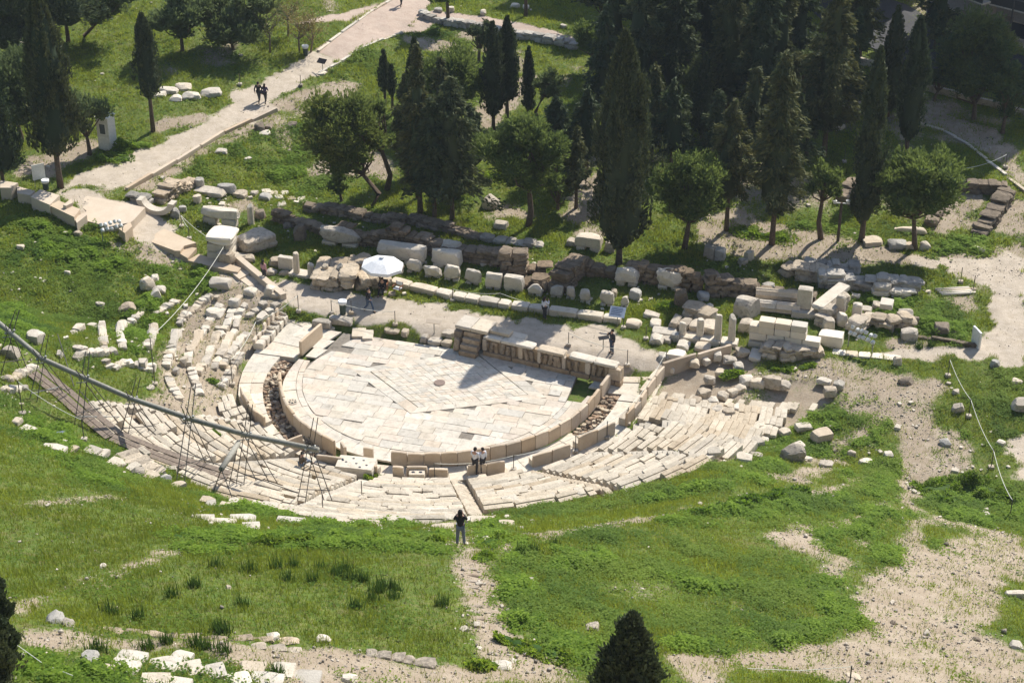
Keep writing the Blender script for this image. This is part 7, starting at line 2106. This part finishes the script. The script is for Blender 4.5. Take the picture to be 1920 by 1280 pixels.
for k, (p0, p1, lab) in enumerate([((340, 860), (560, 935), 'long loose scaffold tube lying across the central left seats'), ((150, 745), (212, 812), 'thin loose scaffold tube slanting over the wooden ramp'), ((60, 752), (118, 735), 'pale thin rod lying beside the ramp at the left edge'), ((145, 795), (228, 792), 'pale thin rod across the lower wooden ramp'), ((110, 640), (140, 735), 'dark brace slanting down from the upper pipe')]):
    A_, B_ = G(*p0) + [0, 0, .5], G(*p1) + [0, 0, .4]
    tag(mk('scaffold_tube', *tube([(0, 0, 0), tuple(B_ - A_)], .026, 6), 'dark_steel' if k in (0, 1, 4) else 'galvanised', None, A_), lab, 'tube')
# wooden ramp
WP = [(68, 705), (120, 745), (165, 785), (215, 825), (280, 852), (350, 878), (428, 903)]
W_ = [G(*p) + [0, 0, .35] for p in WP]
t = thing('wooden_ramp', W_[0], 'grey plank walkway running down over the seats under the pipe', 'walkway')
for off, w in ((-.42, .3), (-.08, .3), (.36, .36)):
    for a, b in zip(W_[:-1], W_[1:]):
        d_ = b - a; L = np.linalg.norm(d_); u_ = d_ / L; n_ = np.array([-u_[1], u_[0], 0]); n_ /= np.linalg.norm(n_)
        v_ = []
        for q, e in ((0, a), (1, b)):
            for s_ in (-1, 1):
                for z_ in (-.05, 0): v_.append(e - W_[0] + n_ * (off + s_ * w / 2) + [0, 0, z_])
        f_ = [(0, 1, 3, 2), (4, 6, 7, 5), (0, 4, 5, 1), (2, 3, 7, 6), (1, 5, 7, 3), (0, 2, 6, 4)]
        mk('plank', v_, f_, 'wood', t)
for a in W_[::1]:
    mk('trestle', *tube([a - W_[0] + [-.5, 0, -.5], a - W_[0] + [0, 0, -.08], a - W_[0] + [.5, 0, -.5]], .04, 5), 'wood', t)
tag(mk('tarpaulin', *rock(1.1, .7, .22, 9, 6, 3, .2), 'tarp', None, G(103, 822), True, None, .6), 'dark blue tarpaulin bundle on the stones below the ramp', 'tarpaulin')

# ------------------------------------------------------------------ houses beyond the street, casting the shade at upper right
def building(p0, p1, h, dep, nb, nf, label, seed, wallmat='wall_plaster'):
    a, b = G(*p0), G(*p1)
    d_ = b - a; L = np.hypot(d_[0], d_[1]); ya_ = math.atan2(d_[1], d_[0])
    z0 = min(a[2], b[2]) - .5
    t = thing('apartment_house', (a[0], a[1], z0), label, 'building', 'houses along the shaded street', ya_)
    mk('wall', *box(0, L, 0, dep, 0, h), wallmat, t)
    r_ = mk('roof', *box(-.4, L + .4, -.4, dep + .4, h, h + .5), 'roof_tile', t)
    mk('chimney', *box(L * .3, L * .3 + .8, dep * .5, dep * .5 + .8, h + .5, h + 2), wallmat, r_)
    mk('base_course', *box(-.05, L + .05, -.12, 0.0, 0, 1.3), 'weathered_stone', t)
    fh = h / nf
    for i in range(nf):
        if i: mk('string_course', *box(-.05, L + .05, -.18, 0.0, i * fh - .12, i * fh + .08), 'slab_stone', t)
        for j in range(nb):
            x0 = L * (j + .5) / nb
            if i == 0 and j % 3 == 1:
                d1 = mk('door', *box(x0 - .7, x0 + .7, -.06, 0.0, .55, 3.0), 'wood', t); mk('handle', *box(x0 + .5, x0 + .56, -.1, -.06, 1.5, 1.7), 'galvanised', d1); continue
            w1 = mk('window', *box(x0 - .75, x0 + .75, -.05, 0.0, i * fh + 1.1, i * fh + 2.7), 'white_paint' if wallmat != 'wall_plaster' else 'panel_stone', t)
            mk('pane', *box(x0 - .62, x0 + .62, -.07, -.045, i * fh + 1.2, i * fh + 2.6), 'window_dark', w1)
            mk('sill', *box(x0 - .85, x0 + .85, -.22, -.04, i * fh + 1.0, i * fh + 1.1), 'slab_stone', w1)
            if i and (j + i) % 2 == 0:
                bl = mk('balcony', *box(x0 - 1.3, x0 + 1.3, -1.1, -.0, i * fh + .12, i * fh + .26), 'slab_stone', t)
                mk('railing', *box(x0 - 1.3, x0 + 1.3, -1.1, -1.06, i * fh + .26, i * fh + 1.1), 'dark_steel', bl)
    return t
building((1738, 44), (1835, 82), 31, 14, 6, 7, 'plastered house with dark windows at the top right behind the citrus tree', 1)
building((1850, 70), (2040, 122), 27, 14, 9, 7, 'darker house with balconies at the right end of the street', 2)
building((1480, -56), (1742, -10), 36, 14, 12, 8, 'long house out of view above the top edge, raised to shade the street', 3)  # unseen; placed and heightened to keep sun off the street
building((1180, -110), (1450, -62), 22, 14, 12, 6, 'house beyond the thicket, above the top edge', 4)
# street surface
rd = [(1500,2),(1600,-22),(1700,12),(1790,68),(1950,118),(1950,190),(1850,170),(1740,150),(1640,95),(1560,60)]
w = [G(*p) for p in rd]
MATS_ = flat('asphalt', (.06, .06, .065), .9, 0, .3)
P_ = np.array(w)
cx_, cy_ = P_[:, 0].mean(), P_[:, 1].mean()
mb = MB(); n = len(rd)
rings = [1., .66, .33, .02]
v_ = []
for q in rings:
    for p in P_:
        x_, y_ = cx_ + (p[0] - cx_) * q, cy_ + (p[1] - cy_) * q; v_.append((x_, y_, float(zt(x_, y_)) + .16))
f_ = [(i * n + j, i * n + (j + 1) % n, (i + 1) * n + (j + 1) % n, (i + 1) * n + j) for i in range(3) for j in range(n)] + [tuple(range(3 * n, 4 * n))]
mb.add(v_, f_); o = mb.build('street', 'asphalt'); tag(o, kind='structure')
def fence(pl, h, label, seed=0):
    W_ = [G(*p) for p in pl]; t = thing('street_fence', W_[0], label, 'fence')
    for a, b in zip(W_[:-1], W_[1:]):
        d_ = b - a; L = np.hypot(d_[0], d_[1]); ya_ = math.atan2(d_[1], d_[0])
        v_, f_ = box(0, L, -.15, .15, -.3, .5); mk('wall_base', rz(v_, ya_) + (a - W_[0]), f_, 'weathered_stone', t)
        for z_ in (.75, h): mk('rail', *tube([a - W_[0] + [0, 0, z_], b - W_[0] + [0, 0, z_]], .03, 5), 'dark_steel', t)
        mb = MB()
        for i in range(int(L / .18)):
            q = a - W_[0] + d_ * (i + .5) * .18 / L
            v_, f_ = tube([q + [0, 0, .45], q + [0, 0, h]], .012, 4); mb.add(v_, f_)
        mb.build('bars', 'dark_steel', t)
fence([(1735, 168), (1800, 186), (1880, 205), (1950, 225)], 1.5, 'low wall with dark railings along the near side of the shaded street')
fence([(1560, 105), (1640, 128), (1735, 166)], 1.5, 'low wall with railings behind the tall street cypresses')
t = thing('street_lamp', G(1888, 100), 'dark street lamp post before the balcony house', 'street lamp')
mk('mast', *tube([(0, 0, -.1), (0, 0, 7.5)], [.09, .06], 8), 'dark_steel', t)
mk('arm', *tube([(0, 0, 7.4), (0, -1.0, 7.7)], .04, 6), 'dark_steel', t)
mk('lantern', *[(a + np.array([0, -1.0, 7.6]) if i == 0 else a) for i, a in enumerate(lathe([(.05, 0), (.2, .05), (.1, .25)], 8))], 'white_paint', t)
# low walls at the top left and along the raised path
rubble_wall([(0, 84), (40, 84), (64, 80)], [8, 8, 8], .6, 'low pale wall at the left edge under the corner pines', 'slab_stone', 1.2, 40)
rubble_wall([(795, 32), (830, 44), (960, 70), (1075, 92)], [7, 9, 10, 10], .8, 'dark retaining wall below the raised side path', 'grey_stone', 1.0, 41, cap=1.)
for k, (a, b, w, h) in enumerate([(845, 22, 14, 11), (906, 27, 11, 10), (795, 28, 20, 12), (822, 22, 16, 8), (965, 14, 20, 8), (985, 16, 14, 7)]):
    S(a, b, w, h, .7, ['round tan boulder on the raised path', 'second round boulder on the raised path', 'grey boulder at the corner where the side path begins', 'stone on the corner of the side path', 'white block on the lawn at the top edge', 'small white block at the top edge right of the white block'][k], ['marble', 'marble', 'grey_stone', 'grey_stone', 'new_marble', 'new_marble'][k], 0, 4, .1)
# ------------------------------------------------------------------ light
AZ, EL = R_(34), R_(43)
sun = bpy.data.lights.new('sun', 'SUN')
sun.energy = 4.6; sun.angle = R_(.53); sun.color = (1, .945, .85)
so = bpy.data.objects.new('sun', sun); COL.objects.link(so)
sd = Vector((math.sin(AZ) * math.cos(EL), math.cos(AZ) * math.cos(EL), math.sin(EL)))
so.rotation_euler = sd.to_track_quat('Z', 'Y').to_euler()
so.location = (60, 120, 120)
W = bpy.data.worlds.new('World'); SC.world = W
W.use_nodes = True
wn_ = W.node_tree
sky = wn_.nodes.new('ShaderNodeTexSky')
sky.sky_type = 'NISHITA'; sky.sun_disc = False
sky.sun_elevation = EL; sky.sun_rotation = AZ
bg = wn_.nodes['Background']
bg.inputs['Strength'].default_value = .11
wn_.links.new(sky.outputs[0], bg.inputs['Color'])
# thin haze over the valley
hz = bpy.data.materials.new('haze'); hz.use_nodes = True
hn = hz.node_tree; hn.nodes.remove(hn.nodes['Principled BSDF'])
hv_ = hn.nodes.new('ShaderNodeVolumePrincipled'); hv_.inputs['Color'].default_value = (.80, .90, 1, 1); hv_.inputs['Density'].default_value = .00013
hn.links.new(hv_.outputs[0], hn.nodes['Material Output'].inputs['Volume'])
MATS['haze'] = hz
v_, f_ = box(-1300, 1300, -400, 1300, -5, 75)
tag(mk('haze', v_, f_, 'haze'), 'thin pale haze in the air over the valley', 'haze', kind='stuff')
SC.view_settings.view_transform = 'Standard'
SC.view_settings.look = 'None'
SC.view_settings.exposure = .65
SC.view_settings.gamma = 1
SC.cycles.max_bounces = 6
SC.cycles.diffuse_bounces = 3
SC.cycles.transparent_max_bounces = 4
SC.cycles.use_denoising = True
